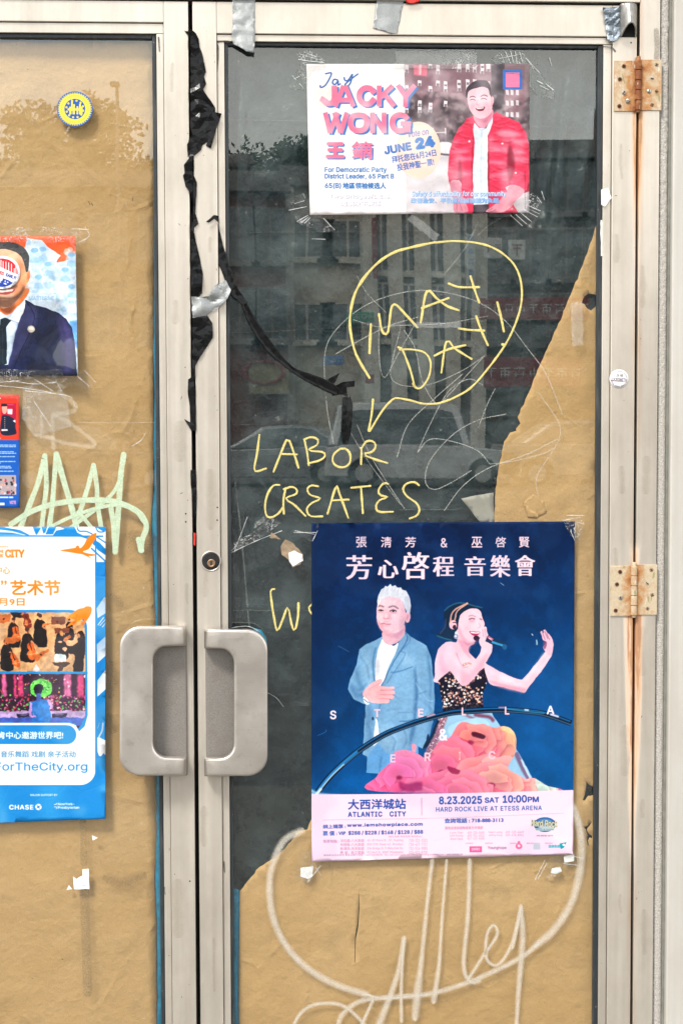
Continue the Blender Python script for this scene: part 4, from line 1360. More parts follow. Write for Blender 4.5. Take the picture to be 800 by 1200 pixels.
    caps = [([(222, 166), (222, 240), (208, 268), (176, 272), (152, 250), (140, 244)], 1), ([(228, 288), (278, 166)], 0), ([(340, 288), (290, 166)], 0), ([(250, 252), (320, 252)], 0),
            ([(468, 206), (446, 180), (410, 178), (382, 204), (380, 244), (404, 272), (440, 274), (470, 246)], 1), ([(502, 166), (502, 288)], 0), ([(582, 166), (508, 236)], 0), ([(534, 214), (592, 288)], 0),
            ([(620, 162), (668, 232)], 0), ([(722, 162), (664, 232)], 0), ([(666, 222), (666, 290)], 0),
            ([(166, 334), (194, 454)], 0), ([(242, 334), (194, 454)], 0), ([(224, 334), (260, 454)], 0), ([(300, 334), (262, 454)], 0),
            ([(374, 346), (410, 354), (424, 392), (410, 432), (374, 442), (336, 430), (324, 392), (338, 354), (376, 346)], 1),
            ([(460, 334), (460, 454)], 0), ([(458, 340), (532, 448)], 0), ([(532, 334), (532, 454)], 0),
            ([(676, 370), (656, 350), (620, 346), (590, 366), (584, 404), (600, 434), (634, 444), (668, 432), (680, 404)], 1), ([(640, 400), (696, 400)], 0), ([(682, 392), (682, 450)], 0)]
    grn = c.soft((c.noise(40, 17, 3) > 0.52).astype(np.float32), 8)[..., None]
    pkf = (np.array(pk, np.float32) * (1 - grn * .7) + np.array((255, 164, 184), np.float32) * grn * .7) / 255.0
    for off, col in ((13, bl), (0, pkf)):
        for P, sm in caps:
            P = V2([(x + off, y + off * 0.75) for x, y in P])
            c.line(P, (w5 - (4 if not sm else 0)) / 5.333, col, smooth=bool(sm))
    c.text('王', 383, 168, 405, 187, bl, 1.3); c.text('鏑', 413.6, 167.5, 438, 188, bl, 0.45)
    c.text('王', 381.5, 166.5, 403.5, 185.5, pk, 1.3); c.text('鏑', 412, 165.7, 436, 186.3, pk, 0.45)
    b2 = (44, 110, 180)
    c.text('For Democratic Party', 380.3, 195.6, 453, 203.4, b2, 0.28, space=1.03)
    c.text('District Leader, 65 Part B', 380.3, 203.4, 461.5, 210.6, b2, 0.28, space=1.03)
    c.text('65(B)', 380.5, 214.2, 399.5, 221.6, b2, 0.3); c.text('地區領袖候选人', 401.5, 213.8, 452.3, 221.4, b2, 0.3)
    for dx, col in ((0.5, (120, 126, 160)), (0, (248, 246, 250))):
        c.text("Two Bridges/L.E.S.", 385.5 + dx, 227.2 + dx, 458.5 + dx, 233.5 + dx, col, 0.25, space=1.1)
        c.text('湄鎮及下東區', 399 + dx, 235.3 + dx, 446 + dx, 241.6 + dx, col, 0.22)
    c.text('Vote on', 477.3, 154, 502, 161.5, (104, 120, 190), 0.12, rot=-9, shear=0.15)
    c.text('JUNE', 450.5, 171.5, 483, 181.5, (70, 116, 190), 0.75, rot=-10); c.text('24', 487, 161.5, 510.5, 175.6, (70, 126, 200), 1.5, rot=-9)
    c.text('拜托您在6月24日', 459.5, 183, 512, 191.4, (70, 108, 186), 0.2, rot=-9.5); c.text('投我神聖一票!', 465.5, 192, 509.5, 200.6, (70, 108, 186), 0.2, rot=-9)
    for dx, col in ((0.5, (70, 120, 190)), (0, (140, 184, 230))):
        c.text('Safety & affordability for our community', 481.5 + dx, 223.6 + dx, 592 + dx, 231.4 + dx, col, 0.22, shear=0.12)
        c.text('改善治安、平价屋及誠雛能为負題', 481 + dx, 231.8 + dx, 584 + dx, 238 + dx, col, 0.2)
    c.text('Safety & affordability for our community', 481.5, 223.6, 592, 231.4, (226, 238, 250), 0.0, shear=0.12)
    # cloudy reflections off the overlaid tape, painted in as milky streaks
    c.put(c.soft((c.noise(70, 41, 4) > 0.60).astype(np.float32), 9), (255, 246, 248), 0.25)
    return c


# ================================================================ portrait flyer with the round sticker on it
def portrait_print():
    c = Print([(-118, 276.6), (88.6, 277), (91.4, 440.5), (-118, 440)], 900, 700, (214, 232, 246))
    c.view(0, 270, 6.154)
    c.poly([(-800, 30), (560, 30), (560, 150), (430, 232), (400, 230), (440, 180), (360, 130), (200, 60), (180, 130), (-800, 260)], (246, 92, 44))
    c.poly([(405, 232), (440, 195), (440, 160), (560, 120), (560, 150), (500, 220)], (246, 112, 70))
    c.poly([(200, 56), (300, 70), (350, 120), (430, 180), (410, 232), (560, 200), (560, 1100), (180, 1100)], (210, 230, 247))
    rg = random.Random(11)
    for i in range(260):          # crowd behind, printed in pale blue
        x, y = rg.uniform(195, 560), rg.uniform(70, 620)
        if y < 60 + (x - 200) * 0.55 and x < 440: continue
        if x > 325 and y < 236 and not (x > 480 and y > 135): continue
        s_ = rg.uniform(8, 26)
        c.ell(x, y, s_, s_ * rg.uniform(0.7, 1.3), rg.choice([(170, 208, 238), (232, 243, 252), (148, 192, 228), (196, 222, 243), (240, 247, 252)]), 0.5, 2, rg.uniform(0, 90))
    for x, y in ((250, 160), (310, 150), (280, 350), (350, 260), (515, 190), (470, 300), (520, 420)):
        c.ell(x, y, 26, 32, (190, 218, 240), 0.9, 2); c.ell(x, y - 16, 28, 17, (126, 178, 220), 0.8, 2); c.line([(x - 10, y + 4), (x + 10, y + 4)], 4, (130, 176, 214), 0.8, 1)
        c.blob([(x - 34, y + 70), (x - 22, y + 32), (x + 22, y + 32), (x + 34, y + 70)], (150, 196, 232), 0.7, 3)
    c.poly([(205, 450), (408, 458), (404, 560), (205, 545)], (214, 232, 247)); c.text('MARTERMI', 212, 474, 392, 503, (156, 196, 230), 1.5)
    c.poly([(490, 480), (560, 490), (560, 600), (484, 590)], (220, 236, 249)); c.text('MAY', 496, 500, 556, 530, (150, 192, 228), 1.5)
    c.poly([(500, 650), (560, 650), (560, 860), (530, 800)], (60, 130, 200), 0.8, 6)
    # jacket, shirt, tie
    m = c.poly([(-800, 660), (-40, 600), (60, 600), (190, 500), (250, 536), (330, 556), (430, 600), (480, 640), (520, 700), (544, 820), (558, 1050), (-800, 1060)], (22, 30, 62))
    c.clip = m
    c.blob([(150, 540), (260, 560), (250, 700), (90, 960), (60, 960), (110, 760)], (58, 58, 104), 0.7, 8); c.blob([(420, 620), (500, 680), (540, 900), (480, 1040), (440, 800)], (64, 56, 108), 0.7, 16)
    c.blob([(260, 700), (420, 760), (430, 1000), (200, 1000)], (16, 24, 50), 0.7, 26)
    c.line([(196, 520), (250, 640), (160, 860), (100, 1000)], 6, (12, 18, 46), 0.9, 2); c.line([(250, 640), (290, 660), (180, 870)], 5, (12, 18, 46), 0.7, 2)
    c.line([(262, 570), (250, 640)], 4, (12, 18, 46), 0.8, 2); c.line([(300, 700), (200, 860)], 5, (10, 16, 40), 0.6, 3); c.line([(440, 640), (470, 800), (460, 960)], 5, (14, 18, 44), 0.6, 5)
    c.clip = None
    c.poly([(-40, 620), (184, 500), (180, 540), (134, 668), (62, 968), (-60, 968)], (205, 222, 240)); c.line([(180, 520), (134, 668), (64, 960)], 10, (60, 80, 130), 0.5, 6)
    c.poly([(0, 600), (60, 640), (184, 502), (178, 560), (134, 670), (40, 632)], (236, 243, 250)); c.line([(44, 632), (134, 668)], 6, (90, 110, 160), 0.6, 2)
    c.poly([(6, 640), (40, 628), (84, 650), (48, 700), (52, 960), (2, 980), (-30, 960)], (18, 34, 46)); c.line([(20, 700), (22, 960)], 5, (50, 70, 80), 0.6, 3)
    c.ell(226, 712, 27, 24, (206, 196, 180)); c.ell(226, 712, 18, 16, (244, 240, 230)); c.line([(204, 722), (248, 722)], 3, (150, 120, 80), 0.6, 1)
    # head
    c.blob([(-20, 560), (60, 610), (150, 530), (200, 470), (190, 420), (0, 520)], (226, 120, 60)); c.blob([(-10, 560), (60, 600), (130, 540), (180, 480), (120, 540), (40, 560)], (120, 56, 30), 0.8, 6)
    c.blob([(-80, 140), (60, 120), (150, 160), (186, 240), (200, 300), (214, 300), (212, 340), (196, 385), (186, 400), (168, 460), (120, 520), (50, 560), (0, 550), (-90, 480)], (246, 196, 158))
    c.blob([(110, 220), (180, 250), (196, 400), (166, 460), (120, 500), (100, 420)], (232, 140, 88), 0.7, 14)
    c.blob([(60, 560), (120, 520), (170, 450), (176, 400), (140, 450), (90, 478), (0, 480), (-80, 470), (-60, 540)], (66, 38, 30), 0.75, 7)
    c.blob([(10, 400), (90, 390), (130, 400), (110, 420), (60, 418), (0, 430)], (80, 46, 36), 0.65, 5)
    c.blob([(-40, 425), (30, 424), (110, 420), (98, 446), (50, 462), (0, 462), (-40, 450)], (190, 80, 80)); c.poly([(-30, 428), (60, 426), (104, 424), (90, 438), (50, 444), (-20, 444)], (250, 244, 236))
    c.line([(4, 500), (60, 496)], 5, (230, 160, 130), 0.5, 4)
    c.ell(205, 335, 12, 46, (236, 150, 96), 1, 0, 10); c.ell(205, 338, 5, 26, (190, 96, 56), 0.7, 3)
    m = c.blob([(-120, 150), (-40, 88), (30, 84), (110, 92), (170, 120), (206, 170), (214, 230), (206, 290), (190, 296), (176, 230), (150, 180), (80, 142), (0, 136), (-100, 170)], (74, 74, 76))
    c.clip = m
    for i in range(60):
        x, y = rg.uniform(-100, 210), rg.uniform(84, 280)
        c.line([(x, y), (x + 8, y - 10), (x + 18, y - 8)], 5, rg.choice([(40, 40, 42), (110, 110, 112), (52, 52, 54)]), 0.7, 2)
    c.clip = None
    c.view(0, 0, 1)
    al = c.mask([(-130, 270), (95, 270), (95, 445), (-130, 445)])
    c.tex(al, 12, 0.12, 5); c.tex(al, 3, 0.06, 6); c.tex(c.mask([(-120, 350), (95, 350), (95, 445), (-120, 445)]), 22, 0.30, 8); c.warp(al, 0.5, 8, 4)
    c.put(c.soft((c.noise(120, 15, 4) > 0.62).astype(np.float32), 12), (240, 240, 240), 0.06)
    return c


# ================================================================ card of text with two photographs
def leaflet_print():
    c = Print([(-96, 462), (22.6, 462.6), (23.4, 595), (-96, 595)], 520, 580, (14, 92, 190))
    c.view(0, 440, 6.667)
    c.poly([(-700, 130), (160, 140), (160, 505), (-700, 500)], (238, 62, 44))
    c.line([(-700, 180), (8, 178)], 9, (255, 240, 236)); c.line([(-700, 490), (8, 490)], 6, (255, 220, 210))
    c.poly([(12, 218), (128, 218), (128, 460), (12, 458)], (186, 20, 60)); c.poly([(60, 262), (100, 262), (98, 305), (62, 300)], (250, 220, 226)); c.line([(52, 228), (110, 228)], 7, (226, 90, 120), 0.8, 1.5)
    c.blob([(12, 458), (14, 330), (30, 310), (60, 312), (100, 330), (124, 360), (120, 400), (126, 458)], (24, 34, 60)); c.blob([(20, 236), (54, 234), (56, 280), (40, 300), (22, 286)], (240, 170, 150)); c.blob([(12, 240), (20, 222), (54, 224), (56, 240)], (26, 30, 40))
    for y in range(330, 440, 16): c.ell(40, y, 3, 3, (240, 200, 180))
    c.poly([(102, 355), (122, 345), (124, 370)], (250, 240, 240)); c.poly([(14, 420), (60, 420), (64, 432), (14, 434)], (230, 225, 230))
    rg2 = random.Random(9)
    for y, ws in ((540, (100, 126)), (552, (60, 126)), (592, (80, 110)), (604, (30, 128)), (630, (20, 118)), (668, (40, 128)), (680, (8, 8)), (706, (60, 84)), (718, (90, 92)), (744, (90, 108))):
        x = -560
        while x < ws[1] - 6:
            e = min(ws[1], x + rg2.uniform(10, 40)); c.line([(x, y + 4), (e, y + 4)], 7, (226, 234, 250), 0.85, 1); x = e + 5
    for x0, x1 in ((-200, -120), (-110, -20), (-12, 66), (74, 104)): c.line([(x0, 952), (x1, 952)], 12, (236, 240, 252), 0.9, 2)
    c.poly([(-120, 778), (128, 778), (130, 932), (-120, 932)], (170, 160, 166))
    rg = random.Random(3)
    for i in range(60):
        x, y = rg.uniform(-100, 126), rg.uniform(800, 930)
        c.ell(x, y, rg.uniform(5, 12), rg.uniform(6, 14), rg.choice([(30, 30, 40), (226, 214, 214), (230, 160, 150), (60, 50, 60), (200, 40, 60)]), 0.9, 1)
    c.text('VOTE', 76, 978, 128, 1006, (226, 150, 190), 2.5); c.rrect(-200, 994, 38, 1014, 3, (225, 226, 214))
    return c


# ================================================================ arts festival poster
def festival_print():
    W = (246, 246, 248)
    c = Print([(-300, 617.5), (124, 617.4), (123.8, 959.5), (-300, 976)], 1180, 940, W)
    B, O, bl = (20, 138, 216), (255, 132, 22), (22, 140, 216)
    c.view(0, 610, 6.154)
    c.poly([(-2000, 45), (770, 45), (770, 130), (600, 118), (400, 112), (-2000, 110)], W)
    for P in ([(-400, 108), (-200, 44), (20, 44), (150, 70), (214, 104), (200, 108), (90, 76), (-40, 60), (-160, 108)], [(0, 84), (90, 88), (170, 104), (0, 104)],
              [(236, 44), (300, 50), (270, 100), (262, 104)], [(300, 46), (345, 44), (330, 84), (316, 96)], [(330, 100), (352, 46), (410, 46), (384, 100)],
              [(408, 72), (470, 60), (424, 46), (540, 46), (560, 88), (620, 116), (604, 122), (540, 112), (384, 106)], [(690, 46), (760, 46), (758, 84), (730, 70)],
              [(604, 116), (660, 126), (720, 160), (764, 206), (764, 250), (706, 212), (670, 160)]):
        c.poly(P, B)
    c.line([(556, 44), (574, 76), (640, 84), (764, 160)], 9, B); c.line([(690, 46), (712, 80), (752, 78), (764, 50)], 9, B); c.line([(660, 200), (764, 296)], 11, B)
    c.line([(-2000, 110), (540, 112), (600, 118), (650, 138), (682, 176), (692, 240), (696, 2000)], 10, B)
    # the blue side band and its white cuts
    side = c.poly([(688, 300), (764, 298), (764, 2300), (688, 2300)], B)
    c.view(0, 700, 6.154)
    c.poly([(698, 80), (752, 0), (770, 0), (770, 110), (706, 150)], W); c.line([(750, 144), (708, 200)], 7, W); c.line([(762, 160), (722, 204)], 6, W); c.line([(764, 180), (740, 215)], 6, W)
    c.poly([(700, 340), (764, 280), (764, 420), (704, 474)], W); c.poly([(704, 600), (764, 520), (764, 662), (704, 716)], W); c.line([(718, 905), (706, 945)], 9, W, taper=True)
    c.line([(744, 905), (738, 960), (716, 1005)], 11, W); c.poly([(704, 1010), (716, 1004), (764, 1040), (764, 1110), (748, 1100), (746, 1130), (736, 1105), (728, 1130), (704, 1098)], W)
    c.view(0, 610, 6.154)
    c.put(side * c.soft((c.noise(90, 5, 3) > 0.5).astype(np.float32), 20), (10, 108, 196), 0.35)
    c.line([(690, 405), (766, 412)], 4, (90, 170, 225), 0.6, 1)
    # birds
    c.poly(spline([(436, 216), (500, 204), (545, 196), (552, 184), (568, 182), (580, 200), (610, 170), (636, 122), (694, 90), (690, 130), (668, 166), (640, 206), (600, 224), (640, 238), (696, 246), (664, 256), (640, 256),
                   (668, 276), (640, 264), (596, 244), (560, 238), (500, 228)], 5, True), O)
    # headings
    c.text("SUMMER'S", -40, 184, 64, 195, O, 1.2); c.text('FOR THE', -60, 210, 28, 234, O, 2); c.text('MARK', -60, 240, 28, 268, O, 2)
    c.text('CITY', 38, 208, 180, 269, O, 4.2, space=0.92)
    c.text('林肯中心', -140, 330, 74, 388, O, 0.8); c.text('”', 8, 432, 52, 466, O, 2.5); c.text('艺术节', 76, 430, 438, 540, O, 3.2)
    c.text('8月9日', -54, 560, 180, 616, O, 1.6)
    # two photographs in one rounded frame
    c.view(0, 700, 6.154)
    fr = []
    P = [(-1500, 90), (500, 90)] + [(500 + 130 * math.sin(R(a)), 220 - 130 * math.cos(R(a))) for a in range(0, 91, 9)] + [(634, 850), (612, 930), (566, 972), (560, 1000), (-1500, 1000)]
    c.poly(P, B)
    ph = c.poly([(-1500, 108), (500, 108)] + [(500 + 116 * math.sin(R(a)), 224 - 116 * math.cos(R(a))) for a in range(0, 91, 9)] + [(617, 536), (-1500, 536)], (222, 166, 112))
    c.clip = ph
    rg = random.Random(21)
    for i in range(46):
        x, y = rg.uniform(-700, 640), rg.uniform(110, 540); c.line([(x, y), (x + rg.uniform(-70, 70), y + rg.uniform(-60, 60))], rg.uniform(4, 14), rg.choice([(240, 190, 136), (196, 130, 80), (236, 176, 120), (150, 84, 48)]), 0.55, 3)
    def cello(x, y, s_, rot, col=(196, 84, 34)):
        c.ell(x, y, 26 * s_, 34 * s_, col, 1, 0, rot); ax, ay = math.sin(R(rot)), -math.cos(R(rot))
        c.ell(x + ax * 44 * s_, y + ay * 44 * s_, 20 * s_, 26 * s_, col, 1, 0, rot); c.ell(x - 6 * s_, y - 6, 10 * s_, 22 * s_, (236, 140, 70), 0.7, 3, rot)
        c.line([(x + ax * 20 * s_, y + ay * 20 * s_), (x + ax * 140 * s_, y + ay * 140 * s_)], 6 * s_, (60, 26, 16)); c.line([(x - 30 * s_, y + 6), (x + 30 * s_, y - 4)], 3, (250, 220, 180), 0.7)
    def player(x, y, s_=1.0, lean=0):
        c.blob([(x - 44 * s_, y + 120 * s_), (x - 36 * s_, y + 30 * s_), (x - 8 * s_ + lean, y - 8), (x + 30 * s_ + lean, y + 16 * s_), (x + 42 * s_, y + 80 * s_), (x + 52 * s_, y + 170 * s_), (x + 10, y + 190 * s_), (x - 40 * s_, y + 170 * s_)], (26, 20, 22))
        c.ell(x + lean, y - 20 * s_, 15 * s_, 20 * s_, (228, 150, 100)); c.ell(x + lean - 3, y - 30 * s_, 16 * s_, 13 * s_, (70, 44, 36)); c.line([(x + 20 * s_, y + 50 * s_), (x + 60 * s_, y + 80 * s_)], 12 * s_, (226, 150, 104), 0.9)
    c.poly([(70, 110), (190, 110), (176, 150), (100, 150)], (30, 22, 24))
    cello(200, 190, 1.15, -14, (120, 36, 22)); cello(170, 120, .8, 10, (110, 34, 20))
    for x, y, s_ in ((100, 185, .95), (290, 160, 1.05), (200, 262, 1.1), (50, 345, 1.0), (440, 262, 1.0), (500, 180, .7), (-90, 220, 1), (-190, 330, 1), (-330, 250, 1), (-480, 320, 1.1), (-600, 240, 1)): player(x, y, s_)
    for x, y, s_, r_ in ((120, 285, 1.1, -8), (232, 410, 1.2, -10), (120, 470, 1.1, -28), (480, 300, .6, 60), (322, 200, .5, 75), (-120, 360, 1, 10), (-300, 420, 1, -10)): cello(x, y, s_, r_, (222, 96, 36))
    for P in ([(-10, 124), (80, 124), (66, 180), (-10, 190)], [(44, 290), (134, 270), (112, 328), (36, 334)], [(244, 430), (352, 366), (356, 390), (264, 464)], [(370, 142), (472, 140), (468, 194), (368, 196)], [(396, 224), (510, 220), (496, 262), (402, 262)]):
        c.poly(P, (206, 104, 48) if P[0][0] < 300 else (120, 60, 44))
    for x, y in ((30, 158), (416, 176), (296, 420)): c.ell(x, y, 7, 7, (60, 26, 16))
    c.poly([(396, 412), (476, 412), (474, 462), (394, 464)], (214, 232, 236)); c.blob([(384, 470), (500, 466), (496, 486), (460, 506), (452, 530), (424, 530), (420, 500), (390, 488)], (60, 42, 36))
    c.poly([(232, 532), (262, 484), (304, 532)], (236, 226, 226))
    c.blob([(530, 536), (540, 420), (500, 410), (462, 380), (430, 330), (440, 310), (500, 350), (560, 330), (560, 290), (600, 280), (617, 300), (612, 400), (594, 536)], (26, 18, 20)); c.ell(582, 270, 28, 26, (40, 24, 22)); c.ell(566, 276, 10, 16, (222, 140, 96))
    c.ell(466, 376, 16, 12, (246, 190, 140)); c.ell(436, 320, 12, 9, (240, 180, 130)); c.ell(446, 262, 14, 22, (226, 150, 80))
    c.clip = None
    ph2 = c.poly([(-1500, 552), (617, 552), (617, 850), (596, 910), (560, 950), (540, 905), (-1500, 905)], (44, 20, 40))
    c.clip = ph2
    for x in (30, 110, 150, 470, 495, 570, 590, -80, -180, -300, -420, -560): c.line([(x, 560), (x + 4, 710)], rg.uniform(16, 34), rg.choice([(236, 60, 120), (206, 90, 190), (250, 110, 170)]), 0.85, 4)
    for i in range(120):
        x, y = rg.uniform(-600, 617), rg.uniform(556, 720); c.ell(x, y, rg.uniform(3, 8), rg.uniform(3, 8), rg.choice([(120, 230, 90), (246, 80, 130), (255, 160, 60), (240, 240, 240), (30, 14, 30), (240, 60, 90)]), 0.85)
    for i in range(620):
        x, y = rg.uniform(-600, 617), rg.uniform(706, 840); c.ell(x, y, rg.uniform(4, 9), rg.uniform(4, 9), rg.choice([(232, 50, 90), (250, 110, 150), (150, 20, 60), (60, 14, 40), (255, 190, 200), (80, 190, 90), (200, 40, 80), (190, 60, 150)]), 0.9)
    c.ell(300, 654, 80, 68, (90, 214, 70))
    for i in range(90):
        a, r_ = rg.uniform(0, 6.28), rg.uniform(0, 76); c.ell(300 + r_ * math.cos(a), 654 + r_ * .85 * math.sin(a), 6, 4, rg.choice([(190, 250, 150), (40, 150, 60), (150, 240, 110), (20, 90, 40)]), 0.8)
    c.poly([(-1500, 828), (617, 818), (617, 872), (-1500, 880)], (190, 160, 214)); c.poly([(-1500, 876), (617, 866), (617, 930), (-1500, 930)], (60, 90, 190))
    for x in (120, 370, -120, -350): c.poly([(x, 840), (x + 120, 838), (x + 112, 866), (x + 8, 868)], (36, 30, 60)); c.ell(x + 60, 846, 34, 7, (96, 84, 130))
    c.blob([(214, 780), (240, 744), (330, 738), (352, 770), (362, 905), (240, 905), (246, 830), (216, 862)], (36, 116, 206)); c.line([(228, 760), (222, 850), (262, 856)], 16, (200, 150, 220)); c.line([(350, 745), (380, 800)], 20, (206, 160, 226))
    c.ell(280, 668, 30, 40, (24, 20, 44)); c.line([(280, 700), (280, 745)], 30, (70, 90, 170)); c.line([(248, 664), (262, 634), (304, 634), (312, 668)], 8, (20, 20, 30))
    c.clip = None
    c.poly([(-1500, 537), (634, 537), (634, 551), (-1500, 551)], B)
    c.poly(spline([(474, 158), (500, 132), (560, 88), (605, 76), (620, 66), (650, 66), (662, 76), (660, 110), (640, 150), (600, 202), (592, 190), (610, 160), (585, 160), (520, 200), (482, 214), (510, 184), (540, 156), (510, 156)], 5, True), O)
    c.view(0, 0, 1)
    c.tex(ph, 5, 0.22, 4); c.tex(ph2, 5, 0.25, 7); c.warp(np.maximum(ph, ph2), 0.8, 5, 9)
    # pill with the invitation
    c.view(0, 840, 6.154)
    c.poly([(-1500, 44), (500, 44), (548, 60), (570, 100), (570, 130), (600, 140), (560, 215), (-1500, 215)], W)
    c.poly([(-1500, 60), (480, 60)] + [(484 + 68 * math.sin(R(a)), 129 - 68 * math.cos(R(a))) for a in range(0, 181, 12)] + [(480, 197), (-1500, 197)], B)
    c.text('在林肯中心邀游世界吧!', -130, 106, 458, 160, (250, 252, 255), 1.6)
    c.text('音乐舞蹈 戏剧 亲子活动', 8, 247, 548, 293, (40, 130, 190), 0.5)
    c.text('SummerForTheCity.org', -415, 328, 632, 404, bl, 0.8)
    # foot band with a rounded white corner
    c.poly([(-2000, 494), (580, 492)] + [(580 + 110 * math.cos(R(a)), 384 + 108 * math.sin(R(a))) for a in range(90, -1, -10)] + [(690, 300), (764, 300), (764, 900), (-2000, 900)], B)
    c.put(c.mask([(-2000, 500), (764, 500), (764, 900), (-2000, 900)]) * c.soft((c.noise(110, 6, 3) > 0.55).astype(np.float32), 22), (70, 176, 236), 0.45)
    c.poly([(704, 150), (716, 150), (764, 170), (764, 280), (748, 262), (730, 284), (716, 282), (704, 250)], W)
    c.text('MAJOR SUPPORT BY', 222, 556, 417, 572, W, 1.2)
    c.text('CHASE', 68, 634, 244, 670, W, 2.2, space=1.1); c.ell(279, 650, 23, 23, W); c.ell(279, 650, 9, 9, B)
    for a in range(4): c.line([(279 + 8 * math.cos(R(a * 90 + 45)), 650 + 8 * math.sin(R(a * 90 + 45))), (279 + 24 * math.cos(R(a * 90 + 60)), 650 + 24 * math.sin(R(a * 90 + 60)))], 3, B)
    c.text('NewYork-', 418, 620, 540, 638, W, 1.6); c.text('Presbyterian', 418, 644, 574, 668, W, 1.6)
    c.line([(392, 632), (408, 632), (408, 622)], 4, W); c.line([(392, 650), (408, 650), (408, 664)], 4, W)
    c.view(0, 0, 1)
    c.put(c.soft((c.noise(130, 51, 4) > 0.57).astype(np.float32), 8), (228, 232, 240), 0.18)
    return c


def round_print(kind):
    if kind == 'seal':
        c = Print([(64, 104), (112, 104), (112, 152), (64, 152)], 300, 300, (240, 214, 60))
        c.ell(88, 127.7, 21.4, 21, (26, 96, 186)); c.ell(88, 127.7, 18.6, 18.2, (240, 220, 78))
        for i in range(44):
            a = 2 * math.pi * i / 44; c.ell(88 + 19.4 * math.cos(a), 127.7 + 19 * math.sin(a), 0.7, 0.7, (240, 220, 78))
        for i in range(46):
            if i % 9 == 8: continue
            a = R(-190 + 360 * i / 46); c.line([(88 + q * math.cos(a), 127.7 + q * math.sin(a)) for q in (14.7, 16.6)], 0.8, (200, 182, 84), 0.9)
        c.ell(88, 127.7, 12.2, 12, (30, 92, 178))
        for i in range(12):
            a = 2 * math.pi * i / 12 + 0.2; c.ell(88 + 10 * math.cos(a), 127.7 + 9.9 * math.sin(a), 1.25, 1.25, (246, 220, 62))
        for x, t_ in ((81.5, 125), (83.6, 119), (86, 122), (90, 124.5), (93, 121.5), (95, 125)):
            c.poly([(x, t_), (x + 2.1, t_), (x + 2.1, 134), (x, 134)], (246, 224, 80))
        c.poly([(79.5, 127), (97, 127), (97, 129.5), (79.5, 129.5)], (246, 224, 80)); c.line([(84.6, 119), (84.6, 115.5)], .8, (246, 224, 80))
        for x in (84.6, 89, 92.5): c.line([(x, 130), (x, 135.5)], .9, (26, 80, 170))
    elif kind == 'lock':
        c = Print([(713, 432), (737, 432), (737, 456), (713, 456)], 240, 240, (244, 244, 246))
        dk = (90, 84, 96)
        c.text('24 HR', 721.5, 438, 729.5, 441.4, dk, 0.12, rot=4); c.text('LOCKSMITH', 715, 442.2, 733.8, 446, dk, 0.14, rot=4)
        c.line([(715.2, 446.3), (725, 447), (733.6, 447.8)], .6, (150, 60, 60))
        for a0 in (-150, -95, -45, 40, 90, 135):
            for k in range(5):
                a = R(a0 + k * 8); c.line([(724.8 + q * math.cos(a), 444 + q * math.sin(a)) for q in (8.3, 9.7)], 0.6, dk, 0.85)
    else:
        c = Print([(-17, 300), (25, 300), (25, 338), (-17, 338)], 330, 300, (246, 246, 250))
        c.view(0, 270, 6.154)
        ins = c.mask([(18 + 112 * math.cos(t), 305 + 103 * math.sin(t)) for t in [2 * math.pi * i / 40 for i in range(40)]])
        c.clip = ins
        c.poly([(-110, 150), (150, 150), (150, 330), (-110, 210)], (224, 40, 50)); c.poly([(-110, 300), (0, 322), (150, 410), (150, 460), (-110, 460)], (34, 70, 170))
        x = -90
        rg = random.Random(2)
        while x < 130:
            t_ = 190 + (x + 90) * .48 - rg.uniform(0, 34); c.poly([(x, t_), (x + 6, t_), (x + 6, 262 + (x + 90) * .42), (x, 258 + (x + 90) * .42)], (248, 248, 250)); x += rg.choice([12, 16, 20])
        c.poly([(-110, 225), (140, 322), (140, 385), (-110, 300)], (248, 248, 250))
        c.clip = None
        c.text('I VOTED', -66, 268, 34, 292, (214, 50, 70), 1.6, rot=20); c.text('EARLY!', 42, 306, 120, 330, (40, 60, 150), 1.6, rot=20)
        c.text('★ ★ ★', -60, 340, 60, 356, (248, 248, 250), 1, rot=20); c.ell(10, 352, 12, 12, (250, 250, 252)); c.ell(40, 366, 5, 5, (250, 250, 252)); c.ell(58, 374, 5, 5, (250, 250, 252))
        for i in range(46):
            a = 2 * math.pi * i / 46; c.ell(18 + 119 * math.cos(a), 305 + 109 * math.sin(a), 2.2, 2, (120, 130, 190), 0.8)
    return c

# ================================================================ materials in use
M = {}
GAPX = X(743.4, 0, 600)
M['frame'] = paint_aluminium('aluminium_cream')
M['stile_r'] = paint_aluminium('aluminium_rusted', GAPX, ((Z(128), 0.40, 0.015, 1.5), (Z(716), 0.55, 0.020, 2.2), (Z(722), 0.07, 0.030, 1.0), (Z(655), 0.10, 0.012, 0.8)))
M['wallpanel'] = paint_aluminium('wall_panel_metal', dirt=0.8, base=(0.52, 0.505, 0.465), metal=0.1)
M['kraft'] = kraft('kraft_paper')
M['plastic'] = plastic_sheet('black_sheeting')
M['glass_l'] = glass('window_glass_clean', 0.035)
M['glass_r'] = glass('window_glass_dusty', 0.027)
M['rubber'] = rubber('gasket_rubber')
M['black'] = simple('dark_void', (0.006, 0.006, 0.007), 0.8)
M['duct'] = duct('duct_tape_grey')
M['duct_blue'] = duct('duct_tape_bluish', (0.34, 0.40, 0.46), 0.7)
M['duct_dark'] = duct('duct_tape_crumpled', (0.27, 0.275, 0.275), 0.4)
M['film'] = black_film('black_film')
M['clear'] = film_clear('clear_tape')
M['clear_w'] = film_clear('clear_tape_crinkled', 0.02, 0.7, 60.0)
M['clear_s'] = film_clear('clear_tape_plain', 0.12, 0.4, 40.0)
M['handle'] = cast_handle('cast_aluminium')
M['plate'] = pitted_plate('pitted_back_plate')
M['plaster'] = plaster('rough_plaster')
